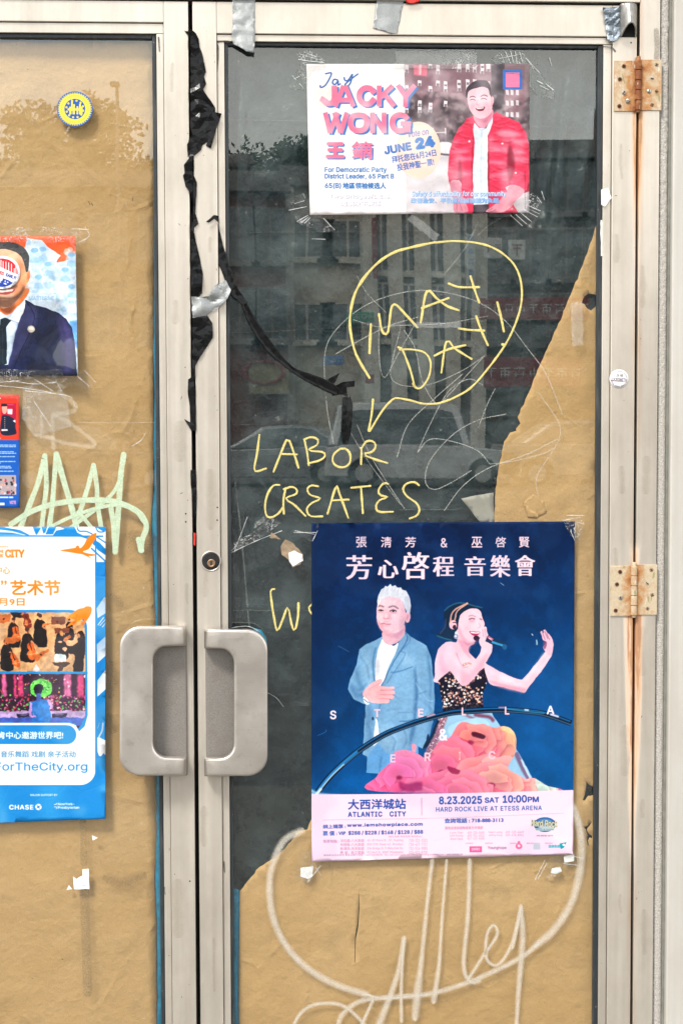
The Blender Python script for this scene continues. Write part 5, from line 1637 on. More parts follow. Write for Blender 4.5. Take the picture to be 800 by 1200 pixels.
M['caulk'] = simple('grey_seam', (0.19, 0.19, 0.165), 0.6, 0, 0.2, 60, 0.3)
M['blue'] = simple('painter_tape_blue', (0.015, 0.27, 0.46), 0.55, 0, 0.2, 120, 0.2)
M['rust'] = simple('rust', (0.20, 0.075, 0.03), 0.8, 0.1, 0.4, 160, 0.5)
M['zinc'] = simple('zinc_screw', (0.42, 0.41, 0.38), 0.4, 0.8, 0.25, 220, 0.3)
M['galv'] = simple('galvanised_steel', (0.34, 0.335, 0.315), 0.42, 0.75, 0.25, 90, 0.3)
M['brass'] = simple('worn_brass', (0.34, 0.22, 0.13), 0.4, 0.8, 0.3, 200, 0.3)
M['lockring'] = simple('dark_lock_face', (0.03, 0.03, 0.03), 0.35, 0.5, 0.3, 200, 0.2)
M['red'] = simple('red_tape', (0.55, 0.03, 0.02), 0.5)
M['tag'] = simple('brown_tag', (0.26, 0.19, 0.12), 0.6, 0, 0.2, 60)
M['scrap'] = simple('white_paper_scrap', (0.78, 0.78, 0.76), 0.7, 0, 0.06, 60, 0.3)
M['marker'] = spray('yellow_marker', (0.80, 0.67, 0.23), 0.98, 0.12, 0.40)
M['mint'] = spray('mint_paint', (0.52, 0.66, 0.48), 0.84, 0.16, 0.18)
M['ghost'] = spray('faint_white_paint', (0.75, 0.70, 0.58), 0.24, 0.6, 0.3)
M['silver'] = spray('silver_spray', (0.64, 0.60, 0.52), 0.60, 0.85, 0.25)
M['scratch'] = spray('scratch_marks', (0.62, 0.63, 0.58), 0.42, 0.3, 0.35)
M['residue'] = spray('grey_residue', (0.17, 0.14, 0.095), 0.38, 0.3, 0.6)
M['smudge'] = spray('dark_smudge', (0.10, 0.085, 0.065), 0.34, 0.9, 0.5)
M['dark_in'] = simple('shop_darkness', (0.02, 0.02, 0.02), 0.9)

# ================================================================ ground and shop shell
YB = 1.6
struct = lambda name, *a, **k: meta(box(name, *a, **k), kind='structure')
conc = simple('pavement_concrete', (0.12, 0.115, 0.105), 0.95, 0, 0.2, 3.0, 0.3, 0, 0.1)
asph = simple('asphalt', (0.07, 0.07, 0.07), 0.95, 0, 0.25, 6.0, 0.4, 0, 0.1)
struct('ground', -160, 160, -200, 60, -0.6, -0.16, asph)
struct('pavement', -40, 40, -3.9, 60, -0.159, 0.0, conc)
struct('road', -60, 60, -44.5, -3.904, -0.159, -0.13, asph)
struct('far_pavement', -60, 60, -120, -44.504, -0.159, 0.0, conc)
lx = M['dark_in']
shop = thing('shop_front', (0, 0.2, 0), 'cream metal shop front wall that holds the double doors', 'shop front')
meta(shop, kind='structure')
XL0, XR1 = X(230) - 0.94, X(743.4)
# right of the doors: jamb, strip of plaster, seam, wall panel
xj0, xj1 = X(744.9), X(768.3)
frame = thing('door_frame', ((XL0 + XR1) / 2, 0.05, 0), 'cream aluminium door frame around both leaves, rust stained beside the hinges', 'door frame')
box('jamb', xj0, xj1, -0.002, 0.11, 0.0, 2.50, M['stile_r'], frame, 0.0015)
box('jamb', XL0 - 0.045, XL0 - 0.002, -0.002, 0.11, 0.0, 2.50, M['frame'], frame, 0.0015)
ZT = Z(4.5, 560)
box('header', XL0 - 0.002, xj0 - 0.0005, -0.006, 0.11, ZT + 0.004, 2.50, M['frame'], frame, 0.0015)
box('door_stop', XL0, xj0, 0.055, 0.075, ZT - 0.03, ZT + 0.0035, M['rubber'], frame)
box('door_stop', xj0 - 0.014, xj0 - 0.0006, 0.052, 0.072, 0.0, ZT - 0.031, M['rubber'], frame)
box('threshold', XL0, xj0 - 0.0007, -0.03, 0.10, 0.0, 0.014, M['galv'], frame, 0.003)

# strip of rough plaster, uneven face
def plaster_strip():
    bm = bmesh.new()
    x0, x1, z0, z1 = X(768.5), X(777.6) + 0.004, 0.0, 2.5
    nx, nz = 7, 620
    g = []
    for j in range(nz + 1):
        row = []
        for i in range(nx + 1):
            x = x0 + (x1 - x0) * i / nx; z = z0 + (z1 - z0) * j / nz
            e = math.sin(math.pi * i / nx) ** 0.4
            top = max(0, min(1, (z - Z(520)) / 0.5)) * 0.8 + 0.03
            y = 0.010 - e * 0.004 - (noise.noise(Vector((x * 160, 0, z * 160))) * 0.5 + noise.noise(Vector((x * 420, 3, z * 420))) * 0.4) * (0.0004 + 0.0036 * top)
            row.append(bm.verts.new((x, y, z)))
        g.append(row)
    for j in range(nz):
        for i in range(nx):
            bm.faces.new((g[j][i], g[j][i + 1], g[j + 1][i + 1], g[j + 1][i]))
    return from_bm('plaster_strip', bm, M['plaster'], shop, smooth=True)
plaster_strip()
box('plaster_core', X(768.5) + 0.0002, X(777.6) + 0.006, 0.016, 0.10, 0, 2.5, M['plaster'], shop)
box('seam', X(777.6) + 0.0042, X(782.5) + 0.006, 0.006, 0.09, 0, 2.5, M['caulk'], shop, 0.002)
box('wall_panel', X(781.9) + 0.002, X(781.9) + 1.30, -0.010, 0.05, 0, 2.5, M['wallpanel'], shop, 0.0035, 3)
box('wall_panel', XL0 - 1.6, XL0 - 0.052, -0.010, 0.10, 0, 2.5, M['wallpanel'], shop, 0.0035)
box('wall_panel', X(781.9) + 1.306, X(781.9) + 2.6, -0.010, 0.05, 0, 2.5, M['wallpanel'], shop, 0.0035, 3)
box('fascia', XL0 - 1.6, X(781.9) + 2.6, -0.03, 0.10, 2.504, 3.6, M['wallpanel'], shop, 0.004)
box('back_wall', XL0 - 1.6, X(781.9) + 2.6, YB, YB + 0.1, 0, 3.6, lx, shop)
box('ceiling', XL0 - 1.6, X(781.9) + 2.6, 0.11, YB - 0.001, 2.9, 3.0, lx, shop)
box('side_wall', XL0 - 1.6, XL0 - 1.5, 0.11, YB - 0.001, 0, 2.899, lx, shop)
box('side_wall', X(781.9) + 2.5, X(781.9) + 2.6, 0.11, YB - 0.001, 0, 2.899, lx, shop)

# ================================================================ door leaves
def leaf(label, name, xs, ztop, zbead, zglass, smat, gmat, seedmark):
    """xs: outer left, stile/bead, bead/gasket, gasket/glass, glass/gasket, gasket/bead, bead/stile, outer right (world x)"""
    a, b, c, d, e, f, g, h = xs
    t = thing('door', ((a + h) / 2, 0.02, 0.015), label, 'door')
    zb, zbb, zbg, zbgl = 0.018, 0.25, 0.262, 0.267
    zs = 0.0012
    # stiles run the full height, rails sit between them, 1 mm back
    box('stile', a, b, 0.0, 0.045, zb, ztop, smat[0], t, 0.0016)
    box('stile', g, h, 0.0, 0.045, zb, ztop, smat[1], t, 0.0016)
    box('rail', b + 0.0004, g - 0.0004, 0.0005, 0.045, zbead, ztop, M['frame'], t, 0.0014)
    box('rail', b + 0.0004, g - 0.0004, 0.0005, 0.045, zb, zbb, M['frame'], t, 0.0014)
    # glazing beads, a step back, snapped between the stiles
    bd = 0.005
    box('glazing_bead', b + 0.0005, g - 0.0005, bd, 0.040, zglass, zbead - 0.0008, M['frame'], t, 0.0012)
    box('glazing_bead', b + 0.0005, g - 0.0005, bd, 0.040, zbb + 0.0008, zbg, M['frame'], t, 0.0012)
    box('glazing_bead', b + 0.0008, c, bd + 0.0008, 0.040, zbg + 0.0006, zglass - 0.0006, M['frame'], t, 0.0012)
    box('glazing_bead', f, g - 0.0008, bd + 0.0008, 0.040, zbg + 0.0006, zglass - 0.0006, M['frame'], t, 0.0012)
    gy = 0.0095
    gt = zglass - (d - c)
    box('gasket', c + 0.0004, d, gy, 0.0195, zbg + 0.0008, zglass - 0.0008, M['rubber'], t, 0.0015)
    box('gasket', e, f - 0.0004, gy, 0.0195, zbg + 0.0008, zglass - 0.0008, M['rubber'], t, 0.0015)
    box('gasket', d + 0.0004, e - 0.0004, gy + 0.0006, 0.0195, gt, zglass - 0.0009, M['rubber'], t, 0.0015)
    box('gasket', d + 0.0004, e - 0.0004, gy + 0.0006, 0.0195, zbg + 0.0009, zbg + 0.006, M['rubber'], t, 0.0015)
    box('glass_pane', c + 0.001, f - 0.001, 0.020, 0.026, zbg + 0.002, zglass - 0.002, gmat, t)
    return t

GY = 0.0198     # face of the glass, towards the street
zb_l = (Z(-14, 100), Z(25.5, 100), Z(38.5, 100))
x_gl = [X(q) for q in (183.2, 188.3, 197.0, 225.4)]
L = leaf('left glass door with its pane papered over in brown and a D shaped pull handle', 'door',
         [XL0, XL0 + (x_gl[3] - x_gl[2]), XL0 + (x_gl[3] - x_gl[1]) , XL0 + (x_gl[3] - x_gl[0]), x_gl[0], x_gl[1], x_gl[2], x_gl[3]],
         ZT, Z(25.5, 100), Z(38.2, 100), (M['frame'], M['frame']), M['glass_l'], 1)
Rd = leaf('right glass door with dark sheeting behind dusty glass and rusty hinges on its right edge', 'door',
          [X(230.2), X(257.8), X(266.6), X(270.8), X(698.2), X(704.2), X(714.0), X(742.0)],
          ZT, Z(41.0, 480), Z(49.5, 480), (M['frame'], M['stile_r']), M['glass_r'], 2)
# brush seal inside the meeting joint
box('weather_strip', X(226.0), X(229.6), 0.030, 0.040, 0.02, ZT - 0.01, M['black'], Rd)
# beads on the stiles: thin raised line along the outer stile
box('stile_lip', X(731.5), X(733.0), -0.0009, 0.002, 0.02, ZT - 0.004, M['stile_r'], Rd, 0.0004) if False else None

# lock cylinder in the right leaf
lc = at(247.2, 657.5, 0.0)
lk = lathe('lock_cylinder', [(0.0200, 0.002), (0.0200, -0.0012), (0.0188, -0.0020), (0.0178, -0.0016), (0.0174, -0.0004)], lc, mat=M['handle'], parent=Rd)
lathe('lock_face', [(0.0173, -0.0002), (0.0172, -0.0009), (0.0150, -0.0012), (0.0110, -0.0008)], lc, mat=M['lockring'], parent=lk)
kc = lc + Vector((0.0008, 0, -0.004))
kp = lathe('key_plug', [(0.0082, 0.0006), (0.0078, -0.0034), (0.0066, -0.0042), (0.0050, -0.0038), (0.0046, -0.0030)], kc, mat=M['brass'], parent=lk)
box('keyhole', kc.x - 0.0013, kc.x + 0.0013, kc.y - 0.0046, kc.y - 0.0030, kc.z - 0.0035, kc.z + 0.0035, M['black'], lk)


# ---------------------------------------------------------------- pull handles
def handle(parent, side, pts):
    """cast D pull. side -1: grip to the left of its mounting foot. pts in pixels: foot edge, outer edge, top, bottom, hole edge, hole top, hole bottom"""
    foot, outer, top, bot, hole, ht, hb, plate_edge = pts
    yf = -0.046                      # face of the grip towards the street
    P = lambda px, py, y=yf: at(px, py, y)
    ro, ri = 24.0, 17.0              # corner radii in pixels
    s = side
    def arc(cx, cy, r, a0, a1, n=9):
        return [(cx + s * r * math.cos(R(a0 + (a1 - a0) * i / n)), cy - r * math.sin(R(a0 + (a1 - a0) * i / n))) for i in range(n + 1)]
    # outline: starts at the foot top, goes out over the corner, down and back
    ox = outer; k = -s
    outl = [(foot, top)] + [(x, y) for x, y in arc(ox - s * ro, top + ro, ro, 90, 0)] + [(x, y) for x, y in arc(ox - s * ro, bot - ro, ro, 0, -90)] + [(foot, bot)]
    inn = [(foot, ht)] + [(x, y) for x, y in arc(hole - s * ri, ht + ri, ri, 90, 0)] + [(x, y) for x, y in arc(hole - s * ri, hb - ri, ri, 0, -90)] + [(foot, hb)]
    n = len(outl)
    # depth of the face: flat over the grip, sweeping back to the door close to the foot
    def ydep(x):
        d = abs(x - foot)
        w_ = 30.0
        if d > w_: return yf
        t_ = 1 - d / w_
        return yf + 0.018 * t_ ** 3
    bm = bmesh.new()
    cols = 12
    F, Bk = [], []
    def row(i):
        o_, q = outl[i], inn[i]
        return [(o_[0] + (q[0] - o_[0]) * j / cols, o_[1] + (q[1] - o_[1]) * j / cols) for j in range(cols + 1)]
    # refine the runs between outline points so the sweep near the foot is smooth
    def refine(A):
        out = []
        for a, b in zip(A, A[1:]):
            m_ = max(1, int(math.hypot(b[0] - a[0], b[1] - a[1]) / 5))
            for q in range(m_): out.append((a[0] + (b[0] - a[0]) * q / m_, a[1] + (b[1] - a[1]) * q / m_))
        return out + [A[-1]]
    segs = []
    for i in range(n - 1):
        a, b, c_, d_ = outl[i], outl[i + 1], inn[i], inn[i + 1]
        m_ = max(1, int(math.hypot(b[0] - a[0], b[1] - a[1]) / 5))
        for q in range(m_):
            t_ = q / m_
            segs.append(((a[0] + (b[0] - a[0]) * t_, a[1] + (b[1] - a[1]) * t_), (c_[0] + (d_[0] - c_[0]) * t_, c_[1] + (d_[1] - c_[1]) * t_)))
    segs.append((outl[-1], inn[-1]))
    rad = 0.0030
    for o_, q in segs:
        fr, bk = [], []
        L_ = math.hypot(q[0] - o_[0], q[1] - o_[1])
        for j in range(cols + 1):
            u = j / cols
            u = 0.5 - 0.5 * math.cos(math.pi * u)
            x = o_[0] + (q[0] - o_[0]) * u; y = o_[1] + (q[1] - o_[1]) * u
            e = min(u, 1 - u) * L_ * PX
            rr = rad - math.sqrt(max(0, rad * rad - (rad - min(rad, e)) ** 2))
            # slight crown over the grip
            cr_ = 0.0008 * (1 - (2 * u - 1) ** 2)
            p = at(x, y, ydep(x) + rr - cr_)
            fr.append(bm.verts.new(p))
            bk.append(bm.verts.new((p.x, ydep(x) + 0.013 + (0.004 if j in (0, cols) else 0.006), p.z)))
        F.append(fr); Bk.append(bk)
    for i in range(len(F) - 1):
        for j in range(cols):
            bm.faces.new((F[i][j], F[i + 1][j], F[i + 1][j + 1], F[i][j + 1]))
            bm.faces.new((Bk[i][j], Bk[i][j + 1], Bk[i + 1][j + 1], Bk[i + 1][j]))
        bm.faces.new((F[i][0], Bk[i][0], Bk[i + 1][0], F[i + 1][0]))
        bm.faces.new((F[i][cols], F[i + 1][cols], Bk[i + 1][cols], Bk[i][cols]))
    for e in (0, -1):
        for j in range(cols):
            bm.faces.new((F[e][j], F[e][j + 1], Bk[e][j + 1], Bk[e][j]))
    h = thing('pull_handle', tuple(at(foot, (top + bot) / 2, 0)), parent=None) if False else None
    root = from_bm('pull_handle', bm, M['handle'], parent, smooth=True)
    # mounting foot: a post from the door to the grip, top and bottom, joined by the back plate
    for t0, t1 in ((top, ht), (hb, bot)):
        a = at(foot - s * 0.5, t1, -0.02); b = at(foot + s * 26, t0, -0.02)
        x0, x1 = sorted((a.x, b.x)); z0, z1 = sorted((a.z, b.z))
        bm2 = bmesh.new()
        # swept neck: profile in x-y, extruded over z
        prof = [(0.0, -0.0005), (0.0, -0.018), (0.25, -0.030), (1.0, -0.038), (1.0, -0.034), (0.45, -0.022), (0.30, -0.0005)]
        lo, hi = [], []
        xf, xg = at(foot, 800, -0.02).x, at(foot + s * 26, 800, -0.02).x
        for u, y in prof:
            lo.append(bm2.verts.new((xf + (xg - xf) * u, y, z0 + 0.0012))); hi.append(bm2.verts.new((xf + (xg - xf) * u, y, z1 - 0.0012)))
        m_ = len(prof)
        for q in range(m_):
            bm2.faces.new((lo[q], lo[(q + 1) % m_], hi[(q + 1) % m_], hi[q]))
        bm2.faces.new(lo[::-1]); bm2.faces.new(hi)
        from_bm('neck', bm2, M['handle'], root, bevel=0.0015)
    # pitted plate seen through the opening
    bm3 = bmesh.new()
    xs_ = sorted((X(foot, 0), X(plate_edge, 0)))
    zz = sorted((Z(bot - 3), Z(top + 3)))
    add_box(bm3, xs_[0], xs_[1], -0.0065, -0.0003 if False else 0.0195, zz[0], zz[1])
    from_bm('back_plate', bm3, M['plate'], root, bevel=0.004, seg=3)
    return root

handle(L, -1, (217.6, 140.6, 734, 909, 179.5, 757, 888, 157))
handle(Rd, 1, (239.6, 313.6, 738, 909.5, 274.2, 760, 889, 296))


# ---------------------------------------------------------------- hinges
def hinge(top, bot, pxl, pxr, pk, rusty, screws, zc, lab):
    mt = hinge_metal('hinge_plate', rusty, X(pk, 0, (top + bot) / 2), zc)
    mk = hinge_metal('hinge_barrel', rusty + (0.10 if rusty > 0.1 else -0.22), X(pk, 0, (top + bot) / 2), zc)
    hg = thing('hinge', tuple(at(pk, (top + bot) / 2, -0.004)), None)
    adopt(hg, Rd)
    hg.parent = Rd; hg.matrix_parent_inverse = Matrix.Translation(-Rd.location)
    zt, zb_ = Z(top, pk), Z(bot, pk)
    xk = X(pk, -0.006, (top + bot) / 2)
    def ch(name, o):
        o.name = name
        o.parent = hg
        o.matrix_parent_inverse = Matrix.Translation(-Vector(hg.location))
        return o
    ch('hinge_leaf', box('hinge_leaf', X(pxl, 0, (top + bot) / 2), xk - 0.0035, -0.0032, 0.0004, zb_ - 0.001, zt, mt, None, 0.0008))
    ch('hinge_leaf', box('hinge_leaf', xk + 0.0035, X(pxr, 0, (top + bot) / 2), -0.0044, 0.0004, zb_ + 0.0008, zt + 0.0022, mt, None, 0.0008))
    n = 5
    for i in range(n):
        z0 = zb_ + (zt - zb_) * i / n; z1 = zb_ + (zt - zb_) * (i + 1) / n
        bm = bmesh.new()
        r = 0.0060 + (0.0004 if i % 2 else 0)
        z0 += 0.0007; z1 -= 0.0007
        prof = [(r - 0.001, z0), (r, z0 + 0.001), (r, z1 - 0.001), (r - 0.001, z1)]
        rings = [[bm.verts.new((xk + rr * math.cos(t), -0.0062 + rr * math.sin(t), z)) for t in [2 * math.pi * k / 20 for k in range(20)]] for rr, z in prof]
        for a, b in zip(rings, rings[1:]):
            for k in range(20): bm.faces.new((a[k], a[(k + 1) % 20], b[(k + 1) % 20], b[k]))
        bm.faces.new(rings[0][::-1]); bm.faces.new(rings[-1])
        ch('knuckle', from_bm('knuckle', bm, mk, None, smooth=False))
    ch('hinge_pin', cyl('hinge_pin', (xk, -0.0062, zb_ - 0.004), (xk, -0.0062, zt + 0.0075), 0.0043, mk, None, 16, 0.001))
    for sx, sy, kind in screws:
        p = at(sx, sy, -0.0036)
        rr = 0.0046 if kind == 'z' else 0.0040
        o = lathe('screw', [(rr, 0.0008), (rr, -0.0008), (rr * 0.8, -0.0020), (rr * 0.3, -0.0024)] if kind == 'z' else [(rr, 0.0008), (rr, -0.0006), (rr * 0.85, -0.0011), (rr * 0.5, -0.0002)],
                  p, mat=M['zinc'] if kind in 'zs' else M['rust'], n=16)
        ch('screw', o)
        bm = bmesh.new()
        a = R(random.uniform(0, 180))
        add_box(bm, -rr * 0.75, rr * 0.75, -0.0026, -0.0012, -0.0006, 0.0006)
        if kind == 'r': add_box(bm, -0.0006, 0.0006, -0.00265, -0.00125, -rr * 0.7, rr * 0.7)
        bmesh.ops.rotate(bm, verts=bm.verts[:], cent=(0, 0, 0), matrix=Matrix.Rotation(a, 3, 'Y'))
        bmesh.ops.translate(bm, verts=bm.verts[:], vec=p + Vector((0, 0.0012 if kind == 'r' else 0, 0)))
        ch('screw_slot', from_bm('screw_slot', bm, M['black'], None))
    return hg

T = lambda x, y: (670 + x / 6.154, y / 6.154)
hinge(71.5, 130.2, 718.8, 774.0, 747.2, 0.13, [(*T(372, 477), 'r'), (*T(343, 571), 'r'), (*T(372, 668), 's'), (*T(400, 728), 'z'), (*T(339, 765), 'r'),
      (*T(607, 468), 'r'), (*T(574, 566), 's'), (*T(552, 658), 'z'), (*T(607, 660), 'r'), (*T(574, 757), 'r')], 0, '')
T2 = lambda x, y: (700 + x / 8, 640 + y / 8)
hinge(663.0, 721.0, 714.2, 768.8, 742.3, 0.04, [(*T2(208, 240), 'r'), (*T2(178, 357), 'r'), (*T2(212, 484), 's'), (*T2(166, 603), 'r'), (*T2(500, 224), 'r'), (*T2(460, 347), 's'),
      (*T2(508, 458), 'r'), (*T2(464, 586), 'r')], 0, '')


# ---------------------------------------------------------------- bent bracket over the top right corner
def bracket():
    bm = bmesh.new()
    x0, x1 = X(728.5, -0.02, 20), X(746.6, -0.02, 20)
    z1, z0 = Z(3.0, 740, -0.02), Z(41.5, 740, -0.02)
    rows = []
    n, m_ = 18, 12
    for j in range(m_ + 1):
        t_ = j / m_
        row = []
        for i in range(n + 1):
            u = i / n
            # a half pipe: bulges towards the street, lower edge cut in an arch
            arch = math.sin(math.pi * min(1, max(0, (u - 0.08) / 0.92))) ** 0.7
            zlow = z0 + 0.0215 * arch
            z = z1 + (zlow - z1) * t_
            bul = math.sin(math.pi * u) ** 0.8 * 0.024
            row.append(bm.verts.new((x0 + (x1 - x0) * u, -0.004 - bul * (0.55 + 0.45 * t_), z)))
        rows.append(row)
    for a, b in zip(rows, rows[1:]):
        for i in range(n):
            bm.faces.new((a[i], a[i + 1], b[i + 1], b[i]))
    o = from_bm('corner_bracket', bm, M['galv'], None, smooth=True)
    s = o.modifiers.new('thickness', 'SOLIDIFY'); s.thickness = 0.0018; s.offset = 1
    box('hollow_shade', x0 + 0.001, x1 - 0.001, -0.0025, -0.0006, z0 + 0.001, z1 - 0.002, M['black'], o)  # black plate painted in as the shade of the hollow under the hood
    return meta(o, 'grey bent metal bracket over the top right corner of the door', 'bracket')
bracket()
# small bits of rust, caps and screws in the frame
for i, (px, py) in enumerate(((738.8, 50.0), (217.8, 602.0), (217.8, 611.5), (254.8, 594.6), (254.6, 609.5), (222.6, 1032.6))):
    p = at(px, py, -0.0003)
    o = lathe('screw_hole', [(0.0016, 0.0), (0.0015, -0.0003), (0.0009, -0.0001)], p, mat=M['black'], n=10, parent=Rd if px > 230 else L)


# ================================================================ what is behind the glass
def creased(x, y):
    return 0.0026 * fbm(x, y, 70, 3, 2.0) + 0.0010 * fbm(x, y, 18, 2, 5.0)

def kraft_left_disp(x, y):
    return 0.0045 + 0.0024 * fbm(x, y, 85, 3, 1.0) + 0.0007 * fbm(x, y, 20, 2, 3.0) - 0.0015 * ridge(x, y, 120, 2.0)

ypap = 0.030
kl = [(-262, 46), (120, 48.5), (183, 49), (182.2, 160), (180.2, 205), (180.0, 320), (179.6, 430), (179.8, 560), (177.5, 620), (179.5, 660), (182.0, 720), (181.8, 800), (183.5, 980), (181.2, 1030), (183.4, 1080), (184, 1300), (184, 1398), (-262, 1398)]
o = patch('brown_paper', jag(kl, 0.35, 12, 4), ypap, 13, kraft_left_disp, M['kraft'], seed=5, thick=0.0003)
meta(o, 'large sheet of brown kraft paper covering the inside of the left door glass', 'paper')
# painter's tape along the edge of the sheet, behind it
bt = [(178, 208), (188.8, 206), (191, 640), (191.5, 735), (192, 1040), (193, 1398), (182, 1398), (180, 1000), (178.5, 640), (176, 560), (177, 420)]
o = patch('painter_tape', jag(bt, 0.3, 14, 6), ypap + 0.0062, 12, lambda x, y: 0.0, M['blue'], seed=2)
meta(o, 'strip of blue painter tape down the right edge of the brown paper, left door', 'tape')
o = patch('painter_tape', jag([(-262, 43.5), (100, 45.5), (184, 46.5), (184, 56), (120, 54), (-262, 52)], 0.3, 14, 6), ypap + 0.0062, 12, lambda x, y: 0.0,
          simple('pale_tape', (0.34, 0.46, 0.50), 0.5), seed=2)
meta(o, 'pale bluish tape edge above the brown paper at the top of the left door', 'tape')

# dark sheeting with hanging folds and long horizontal creases
hcre = [((262, 140), (700, 150)), ((262, 273), (700, 268)), ((262, 390), (705, 371)), ((262, 498), (705, 484)), ((262, 600), (600, 596)), ((262, 715), (380, 716)), ((262, 830), (380, 826))]
vfold = [((640, 75), (596, 330), 9, 0.008), ((668, 70), (640, 330), 7, 0.007), ((700, 110), (676, 260), 6, 0.006), ((612, 90), (560, 300), 6, 0.005), ((284, 70), (276, 330), 6, 0.006), ((290, 150), (288, 320), 4, 0.004),
         ((278, 570), (296, 740), 7, 0.007), ((270, 560), (276, 760), 5, 0.006), ((300, 560), (340, 600), 6, 0.005), ((276, 640), (330, 596), 4, 0.004), ((288, 800), (312, 900), 6, 0.005), ((276, 930), (330, 830), 5, 0.004),
         ((540, 500), (560, 600), 12, 0.006), ((560, 250), (480, 520), 30, 0.006), ((470, 520), (500, 600), 10, 0.004)]
def sheet_disp(x, y):
    d = 0.007 * fbm(x, y, 90, 3, 4.0) + 0.0022 * fbm(x, y, 26, 3, 8.0)
    for a, b in hcre:
        t_ = (x - a[0]) / (b[0] - a[0]); yy = a[1] + (b[1] - a[1]) * t_ + 1.2 * noise.noise(Vector((x / 60.0, a[1], 0)))
        dy = y - yy
        d -= 0.0030 * math.exp(-(dy / 2.0) ** 2) * (0.5 + 0.5 * noise.noise(Vector((x / 40.0, a[1] + 9, 0)))) * 1.6
        d += 0.0010 * math.exp(-abs(dy) / 16.0) * (1 if dy > 0 else -0.4)
    for a, b, w_, am in vfold:
        dd, t_ = seg_dist(x, y, a, b)
        d -= 2.4 * am * math.exp(-(dd / w_) ** 2) * math.sin(math.pi * min(1, max(0.05, t_)) ** 0.7)
    if x > 590: d -= 0.005 * math.sin(x / 9.0 + y / 60.0) * min(1, (x - 590) / 40) * max(0, 1 - max(0, y - 330) / 100)
    return max(-0.0015, 0.014 + d)
o = patch('dark_sheeting', [(264, 44), (706, 50), (708, 700), (708, 1398), (264, 1398)], 0.034, 4.2, sheet_disp, M['plastic'], seed=9, thick=0.0003)
meta(o, 'dark grey green plastic sheeting hung inside the right door glass', 'sheeting')
M['crease'] = spray('painted_crease_highlight', (0.42, 0.45, 0.44), 0.42, 0.7, 0.5)  # pale lines painted along the folds as the light they would catch
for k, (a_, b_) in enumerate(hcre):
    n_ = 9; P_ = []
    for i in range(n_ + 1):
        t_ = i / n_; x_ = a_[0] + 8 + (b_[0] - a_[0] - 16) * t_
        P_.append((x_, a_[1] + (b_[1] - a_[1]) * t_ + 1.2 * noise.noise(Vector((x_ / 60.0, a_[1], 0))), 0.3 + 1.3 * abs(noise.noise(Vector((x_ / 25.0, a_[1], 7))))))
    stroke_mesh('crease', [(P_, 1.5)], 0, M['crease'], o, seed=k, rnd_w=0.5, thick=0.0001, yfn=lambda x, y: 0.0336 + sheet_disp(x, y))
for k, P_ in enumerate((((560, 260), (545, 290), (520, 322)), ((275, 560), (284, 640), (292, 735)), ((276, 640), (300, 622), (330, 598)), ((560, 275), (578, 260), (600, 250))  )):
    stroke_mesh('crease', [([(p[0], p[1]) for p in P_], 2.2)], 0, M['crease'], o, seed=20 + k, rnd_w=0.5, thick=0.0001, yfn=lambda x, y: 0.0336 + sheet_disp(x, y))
# the brown paper of the right door, torn away from its upper left part
torn = jag([(701, 256), (697.5, 266), (688, 296), (672, 336), (652, 384), (634, 424), (620, 458), (606, 489), (609.5, 496), (604, 502), (604.5, 505), (597, 507), (590.5, 517), (584, 546), (580, 577), (578, 612)], 0.8, 5, 12, False)
torn += [(560, 700), (520, 860), (430, 930), (380, 946)] + jag([(372, 950), (366, 958), (360, 972), (348, 974), (344, 982), (330, 998), (304, 1016), (281, 1044)], 0.9, 5, 3, False) + [(279.5, 1150), (281, 1398), (702, 1398), (702, 700), (701.5, 400)]
hole1 = [(684, 347.5), (689, 344), (697, 345), (700, 352), (698.5, 358), (692, 364), (687, 361), (684, 356), (680.5, 355.5)]
V = lambda x, y: (660 + x / 6.67, 880 + y / 6.67)
hole2 = [V(176, 236), V(196, 262), V(224, 276), V(240, 300), V(238, 340), V(214, 350), V(188, 352), V(166, 388), V(148, 384), V(166, 340), V(174, 290)]
crk = [V(222, 545), V(206, 580), V(186, 602), V(180, 616), V(196, 650), V(222, 664), V(220, 682), V(202, 676), V(188, 700), V(202, 756), V(184, 720), V(182, 680), V(186, 660), V(172, 612), V(160, 600), V(172, 594), V(196, 580)]
crk2 = [(420.2, 1041), (421.2, 1060), (419.8, 1085), (416.8, 1100), (416.0, 1128), (415.4, 1128), (415.9, 1098), (418.9, 1082), (420.3, 1060)]
def kraft_right_disp(x, y):
    d = 0.0022 + 0.0016 * fbm(x, y, 60, 3, 6.0) + 0.0006 * fbm(x, y, 15, 2, 3.0)
    for a, b, w_, am in (((690, 556), (640, 602), 3, 0.002), ((700, 540), (600, 640), 9, 0.002), ((610, 560), (700, 510), 5, 0.0014), ((420, 1040), (416, 1200), 6, 0.002), ((300, 1060), (360, 1180), 9, 0.0018),
                         ((640, 1000), (600, 1120), 9, 0.0018), ((688, 300), (640, 470), 12, 0.0016), ((370, 985), (300, 1060), 5, 0.0015), ((460, 1020), (640, 1040), 5, 0.001), ((690, 880), (690, 960), 6, 0.002)):
        dd, _ = seg_dist(x, y, a, b); d -= am * math.exp(-(dd / w_) ** 2)
    for hx, hy, r_ in ((690, 353, 9), (690, 936, 11), (690, 980, 10)):
        q = math.hypot(x - hx, y - hy); d -= 0.0022 * math.exp(-(q / r_) ** 2)
    return max(0.0005, d)
o = patch('brown_paper', torn, 0.0275, 7, kraft_right_disp, M['kraft'], holes=(hole1, hole2, crk, crk2), seed=11, thick=0.0003)
meta(o, 'torn brown kraft paper hanging inside the right door glass, ragged diagonal edge', 'paper')
o = patch('painter_tape', jag([(272, 1040), (280.5, 1043), (281.5, 1150), (283, 1398), (272, 1398)], 0.5, 10, 2), 0.0310, 9, lambda x, y: 0.0, M['blue'], seed=2)
